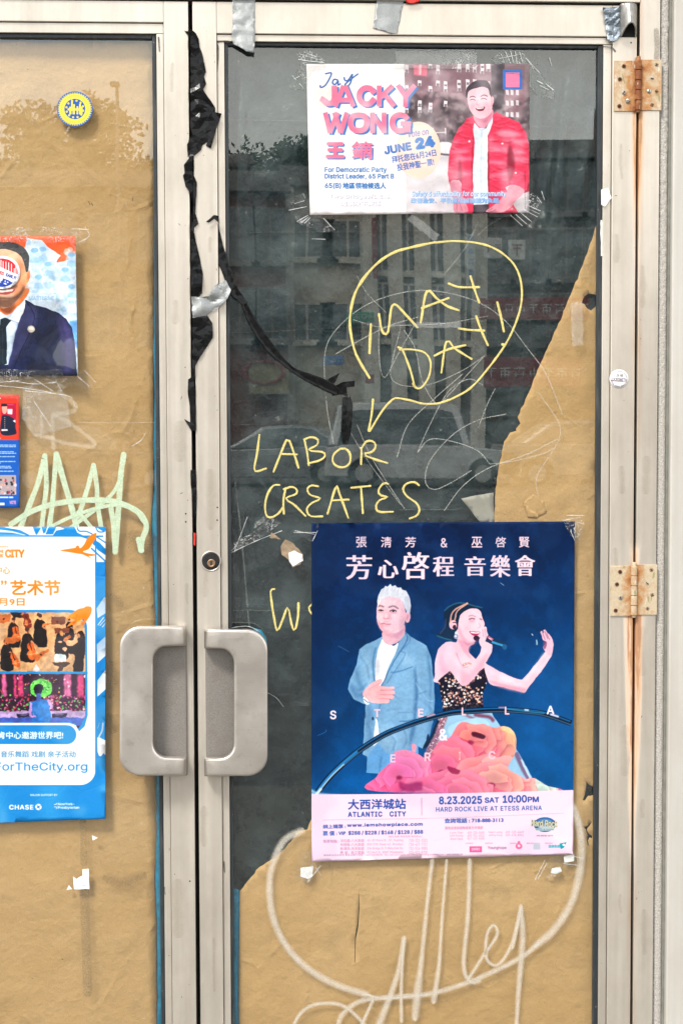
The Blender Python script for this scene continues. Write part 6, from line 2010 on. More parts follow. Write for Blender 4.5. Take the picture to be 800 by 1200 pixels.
meta(o, 'blue painter tape at the lower left edge of the torn paper, right door', 'tape')
o = patch('painter_tape', jag([(296, 736), (306, 738), (312, 748), (313.5, 760), (306, 748)], 0.4, 5, 2), 0.0312, 6, lambda x, y: 0.0, M['blue'], seed=2)
meta(o, 'scrap of blue painter tape peeping out above the right pull handle', 'tape')
# pale patch painted in for a reflected car bonnet, and crumpled flap on the paper
o = patch('reflection_patch', jag([(540, 584), (578, 577), (579, 612), (562, 612)], 0.5, 6, 8), 0.0290, 6, lambda x, y: 0.001 * fbm(x, y, 12), simple('pale_reflection', (0.36, 0.34, 0.29), 0.6, 0, 0.15, 30), seed=3)
meta(o, 'pale painted reflection beside the torn brown edge just above the concert poster', 'paper')
o = patch('paper_patch', jag([(612, 590), (624, 579), (636, 586), (640, 600), (628, 607), (618, 606)], 0.9, 4, 8), 0.0268, 4, lambda x, y: -0.0004 + 0.0012 * fbm(x, y, 7, 3), M['kraft'], seed=3)
meta(o, 'small crumpled patch on the torn brown paper above the concert poster', 'paper')

# ================================================================ prints on the glass
def curl(q, amt, lo=0.0009, seed=1.0, edge=10.0):
    """lift off the glass: more at loose corners, with soft waves along the edges"""
    def f(x, y):
        d = lo + 0.0006 * abs(fbm(x, y, 40, 3, seed))
        for (cx, cy), a in zip(q, amt):
            r_ = math.hypot(x - cx, y - cy); d += a * math.exp(-(r_ / 34.0) ** 2)
        return -d
    return f
PY = 0.0190
pr = concert_print(); q = pr.q
o = poster('concert_poster', pr, PY, print_mat('concert_poster_print', pr.finish('concert_poster_print', 0.80), 0.5, 0.02, 0.25, 9.0, 0.2, spec=0.08), curl(q, (0.001, 0.0015, 0.004, 0.003), 0.0012, 2.0))
meta(o, 'dark blue concert poster with two singers over a pink band of text', 'poster')
pr = flyer_print(); q = pr.q
o = poster('campaign_flyer', pr, PY, print_mat('campaign_flyer_print', pr.finish('campaign_flyer_print', 0.76), 0.40, 0.15, 0.3, 22.0, 0.12), curl(q, (0.001, 0.001, 0.002, 0.002), 0.0010, 5.0), step=5)
meta(o, 'white campaign flyer with pink block name and a smiling man in red jacket', 'flyer')
pr = portrait_print(); q = pr.q
o = poster('portrait_flyer', pr, PY, print_mat('portrait_flyer_print', pr.finish('portrait_flyer_print'), 0.22, 1.0, 0.18, 10.0, 0.03), curl(q, (0.002, 0.002, 0.008, 0.004), 0.004, 7.0), thick=0.003)
meta(o, 'glossy flyer of a bearded man in navy suit, orange and pale blue behind', 'flyer')
pr = round_print('voted')
ring = [(2.9 + 21.2 * math.cos(t), 319.4 + 19.4 * math.sin(t)) for t in [2 * math.pi * i / 48 for i in range(48)]]
o = patch('sticker', ring, PY - 0.0062, 5, lambda x, y: 0.0, print_mat('voted_sticker_print', pr.finish('voted_sticker_print'), 0.4, 0.4, 0.05), uvf=pr.uvf, thick=0.0003)
meta(o, 'round red white and blue voting sticker stuck over the eyes of the portrait', 'sticker')
pr = leaflet_print(); q = pr.q
o = poster('leaflet', pr, PY, print_mat('leaflet_print', pr.finish('leaflet_print'), 0.3, 0.6, 0.12, 12.0, 0.06), curl(q, (0.001, 0.002, 0.003, 0.001), 0.0030, 3.0), thick=0.0025)
meta(o, 'narrow red and blue leaflet with small photographs, under the portrait flyer', 'leaflet')
pr = festival_print(); q = pr.q
o = poster('festival_poster', pr, PY, print_mat('festival_poster_print', pr.finish('festival_poster_print', 0.78), 0.5, 0.05, 0.35, 14.0, 0.2), curl(q, (0.002, 0.003, 0.006, 0.004), 0.0022, 9.0), thick=0.0005)
meta(o, 'white and blue arts festival poster with orange lettering, orchestra photo and birds', 'poster')
pr = round_print('seal')
ring = [(88 + (21.0 + 0.35 * math.cos(40 * t)) * math.cos(t), 127.7 + (20.6 + 0.35 * math.cos(40 * t)) * math.sin(t)) for t in [2 * math.pi * i / 156 for i in range(156)]]
o = patch('sticker', ring, PY + 0.0006, 6, lambda x, y: 0.0, print_mat('seal_sticker_print', pr.finish('seal_sticker_print'), 0.4, 0.3, 0.05), uvf=pr.uvf, thick=0.0002, smooth=False)
meta(o, 'round yellow and blue seal sticker at the top of the left door glass', 'sticker')
pr = round_print('lock')
ring = [(724.8 + 11.2 * math.cos(t), 444 + 11.0 * math.sin(t)) for t in [2 * math.pi * i / 40 for i in range(40)]]
o = patch('sticker', ring, -0.0006, 5, lambda x, y: 0.0, print_mat('lock_sticker_print', pr.finish('lock_sticker_print'), 0.5, 0.1, 0.1), uvf=pr.uvf, thick=0.0002)
meta(o, 'small round white locksmith sticker on the right stile between the hinges', 'sticker')

# ================================================================ writing and paint on the glass
GW = 0.0190
def letters(strokes, counts, y, parent):
    i = 0
    for k, c_ in enumerate(counts):
        stroke_mesh('letter', strokes[i:i + c_], y, M['marker'], parent, seed=20 + k)
        i += c_
C3 = lambda x, y: (380 + x / 2.353, 260 + y / 2.353)
def cv(*pts): return [C3(*p) for p in pts]
st = [(cv((124, 430), (100, 390), (82, 350), (70, 280), (80, 210), (105, 160), (145, 115), (190, 85), (240, 70), (305, 56)), 3.2),
      (cv((305, 57), (360, 53), (430, 60), (480, 80), (520, 115), (540, 160), (543, 215), (530, 270), (500, 335), (450, 405), (400, 460), (345, 491)), 2.4),
      (cv((343, 491), (310, 501), (270, 501), (240, 493), (200, 486), (185, 492), (160, 520), (125, 577)), 2.2), (cv((134, 490), (130, 530), (122, 576)), 2.6),
      (cv((128, 282), (124, 362)), 3.0), (cv((150, 254), (158, 298), (168, 310), (176, 300), (184, 240), (196, 228), (224, 256), (256, 291)), 2.8),
      (cv((265, 278), (282, 192), (310, 212), (338, 232), (370, 244)), 2.8), (cv((268, 238), (300, 226), (342, 210)), 2.8),
      (cv((342, 170), (372, 180), (426, 180)), 2.6), (cv((402, 150), (414, 188), (426, 222)), 2.6),
      (cv((203, 346), (214, 352), (230, 390), (240, 420), (248, 454)), 2.4), (cv((207, 352), (240, 352), (275, 360), (292, 385), (288, 425), (268, 456), (252, 458), (244, 446)), 2.2),
      (cv((322, 416), (336, 330), (360, 350), (405, 378)), 2.4), (cv((303, 369), (340, 352), (388, 340)), 2.8),
      (cv((370, 294), (400, 298), (440, 300)), 2.6), (cv((418, 260), (432, 300), (450, 340)), 2.6), (cv((476, 222), (486, 262), (494, 302)), 2.8), (cv((490, 338), (496, 339)), 3.6)]
t = thing('marker_writing', tuple(at(510, 480, GW)), 'yellow marker words in a speech bubble on the right door glass', 'writing')
M['marker_obj'] = M['marker']
stroke_mesh('bubble_line', st[:4], GW, M['marker'], t)
letters(st[4:], (2, 2, 2, 1, 2, 2, 2, 2), GW - 0.0004, t)
C4 = lambda x, y: (260 + x / 3.636, 350 + y / 3.636)
def c4(*pts): return [C4(*p) for p in pts]
st = [(c4((160, 580), (150, 660), (140, 733), (188, 724)), 2.5), (c4((220, 738), (272, 608), (284, 600), (304, 650), (326, 720)), 2.5), (c4((256, 662), (320, 664)), 2.3),
      (c4((352, 604), (362, 650), (370, 710)), 2.4), (c4((350, 600), (380, 590), (408, 600), (404, 624), (368, 646), (430, 654), (438, 672), (414, 690), (366, 702)), 2.3),
      (c4((500, 642), (476, 664), (472, 694), (490, 714), (520, 718), (544, 700), (546, 664), (528, 640), (502, 640)), 2.4),
      (c4((592, 706), (594, 650), (590, 636)), 2.4), (c4((592, 640), (616, 608), (646, 610), (654, 632), (636, 654), (600, 662), (650, 684), (704, 700)), 2.4)]
t = thing('marker_writing', tuple(at(370, 550, GW)), 'yellow marker words in two lines under the speech bubble', 'writing')
letters(st, (1, 2, 2, 1, 2), GW, t)
st = [(c4((246, 794), (220, 796), (196, 830), (184, 880), (190, 924), (210, 932), (240, 916), (262, 886)), 2.4), (c4((272, 806), (262, 860), (264, 916)), 2.4), (c4((264, 812), (296, 802), (318, 812), (316, 832), (272, 852), (310, 880), (356, 926)), 2.4),
      (c4((410, 800), (380, 796), (364, 812), (376, 836), (420, 852), (384, 870), (362, 896), (376, 926), (428, 928)), 2.3), (c4((450, 916), (486, 802), (500, 830), (538, 934)), 2.5), (c4((470, 860), (540, 856)), 2.3),
      (c4((550, 806), (632, 798)), 2.4), (c4((592, 802), (596, 860), (600, 914)), 2.5), (c4((708, 790), (690, 786), (668, 812), (672, 836), (708, 846), (672, 858), (656, 884), (668, 908), (728, 908)), 2.4)]
S4 = lambda x, y: (400 + x / 3.333, 430 + y / 3.333)
st.append(([S4(*p) for p in ((302, 462), (284, 450), (254, 456), (240, 478), (256, 506), (290, 530), (304, 556), (294, 580), (266, 592))], 2.4))
letters(st, (1, 2, 1, 2, 2, 1, 1), GW, t)
W5 = lambda x, y: (260 + x / 3.077, 470 + y / 3.077)
st = [([W5(*p) for p in ((190, 678), (176, 684), (180, 730), (188, 780), (200, 828), (222, 780), (238, 744), (250, 800), (262, 828), (274, 780), (276, 728))], 2.5),
      ([W5(*p) for p in ((326, 770), (316, 756), (314, 742), (324, 734))], 2.3)]
t = stroke_mesh('marker_writing', st, GW, M['marker'], None, seed=10)
meta(t, 'lone yellow letters half hidden by the left edge of the concert poster', 'writing')

G = lambda x, y: (x / 3.077, 450 + y / 3.077)
g5 = lambda *p: [G(*q) for q in p]
st = [(g5((163, 258), (140, 350), (110, 430), (82, 500), (70, 530)), 7.0), (g5((163, 262), (168, 360), (160, 440), (150, 530)), 6.2), (g5((204, 252), (228, 340), (252, 420), (268, 478), (276, 512)), 7.4), (g5((204, 256), (196, 350), (190, 430), (178, 520)), 6.4),
      (g5((338, 292), (318, 370), (296, 440), (282, 478)), 6.2), (g5((338, 292), (350, 370), (352, 430), (366, 520)), 6.0), (g5((447, 254), (436, 330), (430, 420), (424, 500), (416, 606)), 7.2), (g5((440, 330), (410, 390), (350, 448), (280, 500), (240, 530)), 5.0),
      (g5((400, 440), (410, 510), (416, 604)), 6.6), (g5((40, 506), (110, 462), (190, 434), (290, 420), (390, 420), (452, 436), (500, 462), (522, 490), (528, 520), (514, 560), (508, 600)), 7.0),
      (g5((180, 516), (260, 478), (350, 448), (430, 436), (490, 460), (518, 496)), 4.6), (g5((282, 462), (300, 480), (332, 520)), 5.0), (g5((500, 560), (510, 600)), 7.0)]
t = stroke_mesh('graffiti_tag', st, GW + 0.0004, M['mint'], None, seed=4, rnd_w=0.08, thick=0.00004)
meta(t, 'mint green paint tag with drips above the festival poster', 'graffiti')
st = [(g5((216, 30), (270, 74), (262, 100), (198, 112), (190, 140), (194, 230)), 7), (g5((196, 112), (250, 140), (330, 200), (336, 224), (240, 214), (170, 190)), 6.5), (g5((130, 185), (190, 195)), 5), (g5((150, 110), (150, 190)), 5), (g5((280, 138), (400, 140), (560, 138)), 1.2)]
t = stroke_mesh('graffiti_tag', st, GW + 0.0005, M['ghost'], None, seed=5, thick=0.00002)
meta(t, 'faint half rubbed out white tag above the mint green one', 'graffiti')
# spray tag at the bottom of the right door: one object, loops and drips
st = [([(352, 974), (332, 986), (318, 1018), (316, 1050), (322, 1082), (338, 1112), (362, 1136), (394, 1154), (428, 1165)], 12.1), ([(662, 928), (676, 960), (681, 990), (678, 1026), (668, 1060), (648, 1090), (630, 1106)], 13.6),
      ([(630, 1106), (610, 1122), (570, 1142), (540, 1154), (500, 1165), (450, 1169), (420, 1174), (400, 1190), (396, 1206)], 9.0), ([(428, 1165), (450, 1170), (500, 1166)], 5.3),
      ([(340, 1212), (350, 1190), (366, 1178), (392, 1176), (410, 1184), (430, 1204)], 6.9), ([(506, 1009, .8), (500, 1060, .75), (494, 1120, .9), (488, 1170, 1.5), (486, 1192, 1.2)], 9.5), ([(523, 1009, .8), (518, 1070, .8), (514, 1130, 1.1), (508, 1172, 1.6)], 6.9),
      ([(550, 1009), (548, 1070), (543, 1130), (550, 1150), (560, 1150)], 7.9), ([(473, 1100, .9), (466, 1140, 1.0), (452, 1180, 1.3), (440, 1210, 1.4)], 9.0), ([(473, 1100), (470, 1150), (470, 1196)], 6.3), ([(548, 1148), (566, 1120), (582, 1096), (578, 1084), (570, 1096), (570, 1124), (584, 1130), (600, 1104), (610, 1063)], 6.3),
      ([(610, 1063, .9), (612, 1100, 1.3), (608, 1150, 1.1), (604, 1210, .8)], 8.4), ([(610, 1064), (600, 1110)], 6.9), ([(436, 1174), (424, 1200), (420, 1212)], 6.3)]
t = stroke_mesh('graffiti_tag', st, GW + 0.0004, M['silver'], None, seed=6, rnd_w=0.06, thick=0.00003)
meta(t, 'large pale grey spray tag with long drips low on the right door', 'graffiti')
# scratches in the dust
g7 = lambda *p: [C3(*q) for q in p]
st = [(g7((25, 610), (8, 520), (0, 420), (4, 350), (30, 300), (90, 245), (160, 210), (250, 190), (340, 196), (430, 225), (500, 275), (560, 350), (610, 420), (655, 530)), 1.1),
      (g7((30, 365), (110, 320), (180, 286), (260, 262)), 1.2), (g7((80, 270), (150, 290), (200, 286), (330, 280), (450, 260)), 1.0), (g7((152, 260), (150, 360), (164, 430), (200, 370), (250, 280)), 0.9), (g7((210, 290), (188, 380), (184, 430), (220, 452), (290, 448), (380, 410), (440, 370)), 0.9),
      (g7((220, 300), (250, 350), (270, 440), (306, 500), (330, 490), (440, 370)), 1.0), (g7((200, 648), (230, 560), (300, 490), (380, 420)), 1.2), (g7((256, 636), (290, 560), (340, 470), (396, 434), (436, 450)), 1.1), (g7((258, 634), (290, 600), (350, 605), (420, 630), (456, 668)), 1.2),
      (g7((404, 686), (340, 724), (300, 738), (278, 716), (290, 660), (350, 590), (420, 548), (500, 530)), 1.2), (g7((330, 796), (380, 730), (450, 680), (560, 640), (640, 600)), 1.2), (g7((456, 668), (520, 660), (600, 640), (628, 626)), 1.0), (g7((424, 566), (450, 500), (470, 460)), 1.0),
      (g7((590, 470), (650, 580), (586, 700), (590, 760)), 0.9), (g7((90, 560), (130, 650), (200, 760), (220, 790)), 1.0), (g7((60, 560), (120, 660), (210, 780)), 0.8), (g7((90, 150), (120, 200), (170, 250)), 0.8)]
t = stroke_mesh('scratched_scribble', st, GW + 0.0002, M['scratch'], None, seed=7, lift=0.00002, rnd_w=0.3)
meta(t, 'thin pale scribble of loops scratched into the dust around the speech bubble', 'scratches')
# residue of old tape, pieces left behind
st = [([(97.5, 962), (98.5, 1012)], 8.5), ([(99, 1042), (101, 1100), (103, 1163)], 12.5)]
t = stroke_mesh('tape_residue', st, GW + 0.0002, M['residue'], None, seed=7, rnd_w=0.03); meta(t, 'brown grey bar of old tape glue below the festival poster', 'tape residue')

# ================================================================ scraps, tapes, film
def scrap(pts, y, label, seed=1, mat=None, cat='paper scrap', name='paper_scrap', amp=0.0010, cell=6, step=4, jg=0.5, group=None):
    o = patch(name, jag(pts, jg, 4, seed), y, step, lambda px, py: -abs(amp * fbm(px, py, cell, 3, seed)) * 2, mat or M['scrap'], seed=seed, smooth=False, thick=0.0003)
    return meta(o, label, cat, group)
scrap([(86, 1027), (90, 1030), (97, 1026), (97, 1019), (104, 1018), (105, 1042), (87, 1042)], GW, 'torn white paper scrap on the glass below the festival poster', 3)
scrap([(108, 979), (115, 982), (109, 985)], GW, 'tiny white paper chip just under the festival poster', 4)
scrap([(78, 1043), (81, 1037), (85, 1042)], GW, 'tiny white chip left of the torn white scrap', 5)
scrap([(352, 1017), (367, 1015), (366, 1027), (361, 1030), (352, 1027)], GW, 'square white scrap under the lower left corner of the concert poster', 6)
scrap([(646, 1018), (656, 1016), (658, 1021), (652, 1024), (645, 1023)], GW, 'small white scrap under the lower right corner of the concert poster', 7)
scrap([(660, 1004), (672, 1001), (672, 1009), (661, 1011)], GW - 0.001, 'scrap of white tape at the lower right corner of the concert poster', 8)
scrap([(338, 648), (345, 645), (354, 650), (355, 657), (343, 664), (339, 658)], GW - 0.0012, 'white torn scrap in the brown tag beside the concert poster', 9)
scrap([(329, 640), (334, 632), (344, 637), (355, 650), (352, 661), (343, 665), (338, 656), (330, 650)], GW - 0.0004, 'small brown paper tag stuck on glass left of the concert poster', 10, M['tag'])
scrap([(316, 630), (318, 624), (323, 627), (329, 632), (318, 631)], GW - 0.0004, 'brown chip of paper left of the small brown tag', 12, M['tag'])
scrap([(364, 250), (366, 247), (371, 249)], GW, 'speck of tape at the lower left corner of the campaign flyer', 13) if False else None


def tape(label, pts, y, mat, seed, lift=0.0015, amp=0.004, cell=10, step=3.2, jg=0.6, name='duct_tape', cat='tape', drape=None, group=None, smooth=True, ang=0.0, sharp=False):
    """strip of tape over an outline; uv turned by ang so the weave runs along it; crumples stand off the door"""
    c_, s_ = math.cos(R(ang)), math.sin(R(ang))
    def f(px, py):
        v = fbm(px, py, cell * (2.2 if sharp else 1), 1 if sharp else 3, seed)
        if sharp: v = abs(v) * 1.5 - 0.1
        b = -lift - amp * max(-0.3, v)
        return b + (drape(px, py) if drape else 0.0)
    o = patch(name, jag(pts, jg, 5, seed), y, step, f, mat, seed=seed, smooth=smooth, thick=0.0004, uvf=lambda x, y_: ((x * c_ + y_ * s_) / 20.0, (-x * s_ + y_ * c_) / 20.0))
    return meta(o, label, cat, group)

# over the bead and rail, first on the left: hangs over the top of the glass, its end curls forward
def dr1(px, py): return (0.016 * max(0.0, min(1.0, (py - 34) / 12.0)) * (1 - 1.2 * max(0, (py - 50) / 12.0)))
tape('grey duct tape hanging over the rail at the top left of the right door', [(272, -6), (299, -6), (298.5, 30), (298.6, 50), (297.5, 62), (289, 60.5), (273, 51), (271.6, 40), (272.6, 20)], 0.0, M['duct'], 3, 0.0012, 0.0022, 14, drape=lambda x, y: 0.0)
tape('dark folded end of the hanging duct tape over the glass corner', [(270.5, 47), (290, 57), (298, 58), (297.6, 63.2), (289, 62), (272, 53.5)], 0.004, M['film'], 5, 0.003, 0.003, 8) if False else None
tape('short grey duct tape strip on the top rail, slanting to the left', [(441.5, -5), (475, -5), (470, 14), (465.8, 38.5), (459, 39.5), (437, 33.5), (439, 18)], 0.0, M['duct'], 7, 0.0008, 0.0012, 20, ang=8)
tape('red tape end peeping in at the top edge above the right door', [(473, -8), (494, -8), (491, 2.2), (483, 4.0), (476, 3.0)], -0.007, M['red'], 8, 0.0008, 0.0006, 20)
tape('crumpled bluish duct tape on the corner of the rail beside the bracket', [(705.5, 8.5), (722, 8.5), (727, 6), (728.5, 20), (727.5, 38), (724, 46), (714, 49.5), (711, 46), (709, 30)], -0.001, M['duct_blue'], 9, 0.0015, 0.010, 4, 2.4, sharp=True, smooth=False)
# brown glue mark beside the hinge on the jamb
t = stroke_mesh('tape_residue', [([(768.3, 36), (769.5, 52), (768.5, 68)], 7.5)], -0.0022, M['residue'], None, seed=11, rnd_w=0.1); meta(t, 'brown glue stain on the jamb just above the top hinge', 'tape residue')

# black film stuffed in the meeting joint, several pieces
C6 = lambda x, y: (200 + x / 6.316, 30 + y / 6.316)
c6 = lambda *p: [C6(*q) for q in p]
FY = -0.0006
def film(label, pts, seed, amp=0.008, cell=9, lift=0.002, step=5.0, y=FY, mat=None, ang=0.0, name='film_shred', cat='plastic film'):
    return tape(label, pts, y, mat or M['film'], seed, lift, amp, cell, step, 0.25, name, cat, None, None, False, ang, True)
film('torn black film, widest piece, bunched in the joint between the doors at the top', c6((102, 38), (128, 42), (152, 26), (186, 56), (208, 100), (216, 160), (232, 200), (262, 340), (248, 378), (264, 430), (240, 472), (300, 560), (330, 606), (330, 640), (378, 652), (340, 760), (296, 910),
      (262, 890), (270, 862), (236, 884), (226, 920), (176, 960), (128, 972), (122, 880), (146, 830), (160, 806), (146, 740), (148, 500), (146, 80), (128, 70)), 21)
film('small fold of black film curling off the joint under the widest piece', c6((134, 984), (166, 960), (164, 1080), (166, 1220), (160, 1300), (150, 1240), (110, 1190), (92, 1110), (104, 1090), (98, 1030)), 22, 0.006)
C7 = lambda x, y: (200 + x / 3.478, 200 + y / 3.478)
c7 = lambda *p: [C7(*q) for q in p]
film('narrow shred of black film bulging from the joint above the silver tape', c7((84, 170), (96, 250), (108, 310), (118, 350), (132, 430), (128, 500), (108, 520), (86, 512), (84, 350)), 23, 0.007)
film('black film shred below the silver tape, pointed at the bottom', c7((88, 600), (150, 590), (170, 620), (172, 680), (150, 715), (120, 760), (98, 800), (96, 850), (88, 840)), 24, 0.007)
film('small black shred hanging low in the joint, frayed at its end', c7((72, 850), (92, 838), (100, 900), (104, 1060), (84, 1058), (60, 1020), (56, 1012), (80, 1026), (78, 960), (70, 900)), 25, 0.005)
film('last thin black shred in the joint above the lock', [(223.5, 551), (228.5, 550), (230, 580), (229, 610), (226.5, 590), (223.5, 568)], 26, 0.003)
film('sliver of black film curling round the joint beside the wide grey strip', [(226.5, 205), (231, 214), (229, 250), (232.5, 262), (226.5, 268)], 27, 0.004)
tape('crumpled silver duct tape bridging the joint and the right door edge', c7((84, 514), (120, 516), (152, 512), (180, 470), (226, 446), (246, 486), (232, 520), (200, 556), (150, 586), (130, 604), (90, 612)), -0.001, M['duct'], 28, 0.002, 0.012, 9, 2.6, sharp=True, smooth=False, ang=40)
film('dark red scrap wedged in the joint beside the lock', [(226.8, 624), (229.4, 625), (229.0, 640), (226.8, 638)], 29, 0.001, mat=M['red'])


def strap(label, cl, y, mat, seed, fold=0.35, name='black_strap'):
    """long plastic strip along a centre line [(px, py, width px, lift m, twist)] with a lengthwise fold"""
    P = spline(cl, 10)
    bm = bmesh.new(); uvl = bm.loops.layers.uv.new('UVMap')
    rows = []; Ln = 0
    m_ = 6
    for i, p in enumerate(P):
        a = P[max(0, i - 1)]; b = P[min(len(P) - 1, i + 1)]
        tx, ty = b[0] - a[0], b[1] - a[1]; l = math.hypot(tx, ty) or 1; tx /= l; ty /= l
        if i: Ln += math.hypot(p[0] - P[i - 1][0], p[1] - P[i - 1][1])
        row = []
        for j in range(m_ + 1):
            s_ = j / m_ * 2 - 1
            hw = p[2] / 2 * (1 + 0.07 * noise.noise(Vector((Ln / 8, seed + (9 if j > 3 else 0), 0))))
            x = p[0] - ty * hw * s_; yy = p[1] + tx * hw * s_
            d = -p[3] - 0.0035 * abs(s_ - p[4]) * fold - 0.0016 * noise.noise(Vector((Ln / 7, s_ * 1.5 + seed, 3)))
            row.append((bm.verts.new(at(x, yy, y + d)), (Ln / 20, s_)))
        rows.append(row)
    for a, b in zip(rows, rows[1:]):
        for j in range(m_):
            q = (a[j], a[j + 1], b[j + 1], b[j])
            f = bm.faces.new([v[0] for v in q])
            for lp, v in zip(f.loops, q): lp[uvl].uv = v[1]
    me = bpy.data.meshes.new(name); bm.to_mesh(me); bm.free()
    if sum(p.normal.y * p.area for p in me.polygons) > 0: me.flip_normals()
    o = link(name, me, mat, None, True)
    s = o.modifiers.new('thickness', 'SOLIDIFY'); s.thickness = 0.0006; s.offset = -1
    return meta(o, label, 'plastic strip')
strap('long twisted black plastic strip running from the stile down across the glass', [(247, 254, 15.7, 0.007, .3), (250, 270, 14.5, 0.007, .3), (256, 292, 13.2, 0.007, .2), (264, 314, 10.7, 0.008, 0), (271, 334, 9.5, 0.009, -.2), (277, 345, 10.7, 0.009, -.3), (284, 352, 7.0, 0.006, 0), (293, 372, 9.5, 0.005, .2),
       (306, 393, 12.0, 0.005, .4), (320, 412, 10.7, 0.005, .2), (332, 424, 7.0, 0.005, 0), (344, 434, 5.8, 0.005, 0), (358, 441, 9.5, 0.006, .4), (374, 448, 12.0, 0.006, .5), (386, 454, 12.0, 0.006, .4), (396, 460, 8.3, 0.006, .2)], 0.0125, M['film'], 31, 0.8)
film('black film knot where the strip ends on the glass under the flyer', c7((590, 850), (640, 866), (662, 880), (700, 862), (750, 856), (748, 880), (716, 884), (722, 924), (700, 912), (660, 918), (650, 900), (636, 880)), 32, 0.006, 6, 0.003, y=0.017)
film('small triangle of black film standing up above the knot', c7((640, 850), (688, 824), (668, 866), (652, 868)), 33, 0.004, 6, 0.004, y=0.017)
strap('short black strip hanging straight down from the knot', [(406, 465, 9, .003, .2), (407, 476, 12, .005, .3), (406.5, 490, 12, .006, .3), (405.5, 504, 11, .005, .2), (405, 514, 8, .003, 0), (404.5, 520, 5, .002, 0)], 0.0175, M['film'], 34, 0.7)
film('dark crease of film pinched where the strip crosses the bead', c7((262, 512), (288, 506), (316, 538), (292, 546), (276, 532)), 35, 0.003, y=0.006)
film('grey rolled upper end of the long black strip on the stile', c7((144, 208), (176, 180), (196, 184), (198, 214), (178, 196), (156, 212)), 36, 0.004, y=-0.006)


M['scratch_w'] = spray('bright_crease', (0.80, 0.82, 0.82), 0.68, 0.5, 0.4)
# clear tape: quads with their own crinkles
def clear(label, pts, mat='clear', seed=1, y=PY - 0.0030, amp=0.0006, group='clear tape holding up the posters'):
    o = patch('clear_tape', jag(pts, 0.7, 6, seed), y, 4, lambda px, py: -amp * abs(fbm(px, py, 8, 3, seed)) * 2, M[mat], seed=seed, thick=0)
    return meta(o, label, 'tape', group)
clear('clear tape strip along the top edge of the campaign flyer, left part', [(462, 60), (558, 58.5), (558, 74), (560, 80), (458, 80), (464, 72)], 'clear_s', 3)
clear('crinkled clear tape on the upper left corner of the campaign flyer', [(348, 62), (362, 59), (382, 72), (381, 80), (366, 84), (356, 106), (340, 104), (342, 90), (352, 80)], 'clear_w', 4)
clear('crinkled clear tape on the upper right corner of the campaign flyer', [(574, 70), (586, 60), (610, 58), (624, 78), (650, 104), (648, 116), (628, 112), (612, 90), (590, 82)], 'clear_w', 5)
clear('crinkled clear tape on the lower right corner of the campaign flyer', [(596, 238), (624, 226), (640, 240), (634, 252), (622, 268), (604, 258)], 'clear_w', 6)
clear('crinkled clear tape on the lower left corner of the campaign flyer', [(332, 236), (356, 226), (368, 244), (392, 270), (376, 272), (350, 262)], 'clear_w', 7)
clear('clear tape flag slanting below the campaign flyer above the bubble', [(477, 257), (483, 251), (515, 275), (509, 283)], 'clear_s', 8)
clear('wide clear tape over the right half of the campaign flyer', [(566, 82), (640, 84), (650, 250), (600, 252), (560, 240)], 'clear', 9) if False else None
clear('crinkled clear tape along the top of the portrait flyer', [(-60, 268), (70, 266), (104, 268), (106, 278), (96, 288), (80, 284), (-60, 283)], 'clear_w', 10, PY - 0.0085)
clear('long crinkled clear tape under the portrait flyer, above the leaflet', [(-60, 432), (92, 434), (112, 448), (104, 458), (84, 450), (60, 468), (-60, 466)], 'clear_w', 11, PY - 0.0100)
clear('plain square of clear tape below the portrait flyer', [(28, 452), (78, 462), (84, 500), (40, 512), (26, 490)], 'clear_s', 12)
clear('clear tape on the upper left corner of the concert poster', [(342, 621), (366, 623), (374, 618), (371, 612), (366, 632), (362, 634)], 'clear_w', 13)
clear('clear tape on the upper right corner of the concert poster', [(658, 606), (676, 602), (684, 612), (678, 634), (668, 628)], 'clear_w', 14)
clear('clear tape on the lower left corner of the concert poster', [(344, 1030), (352, 996), (376, 1000), (374, 1014), (362, 1034)], 'clear_w', 15)
clear('clear tape on the lower right corner of the concert poster', [(640, 1010), (660, 996), (682, 998), (676, 1012), (654, 1026), (640, 1030)], 'clear_w', 16)
clear('smeared clear tape patch on the torn paper beside the hole', [(668, 355), (682, 353), (683, 404), (670, 406)], 'clear_s', 17)
clear('short clear tape patch on the glass above the speech bubble words', [(484, 378), (540, 378), (540, 384), (484, 384)], 'clear_s', 18)
clear('clear film creases between the lock and the yellow letters', [(268, 640), (300, 622), (318, 606), (330, 612), (300, 634), (270, 650)], 'clear_w', 19)

# white bristling creases of the tapes: short bright slivers in one fan each
def bristles(label, lines, seed=1, y=PY - 0.0042, w=0.75):
    t = stroke_mesh('tape_crease', [(l, w * (l[2] if len(l) > 2 and not isinstance(l[2], tuple) else 1)) for l in [[p for p in l] for l in lines]], y, M['scratch_w'], None, seed=seed, rnd_w=0.5, step=2.0)
    return meta(t, label, 'tape crease', kind='stuff')

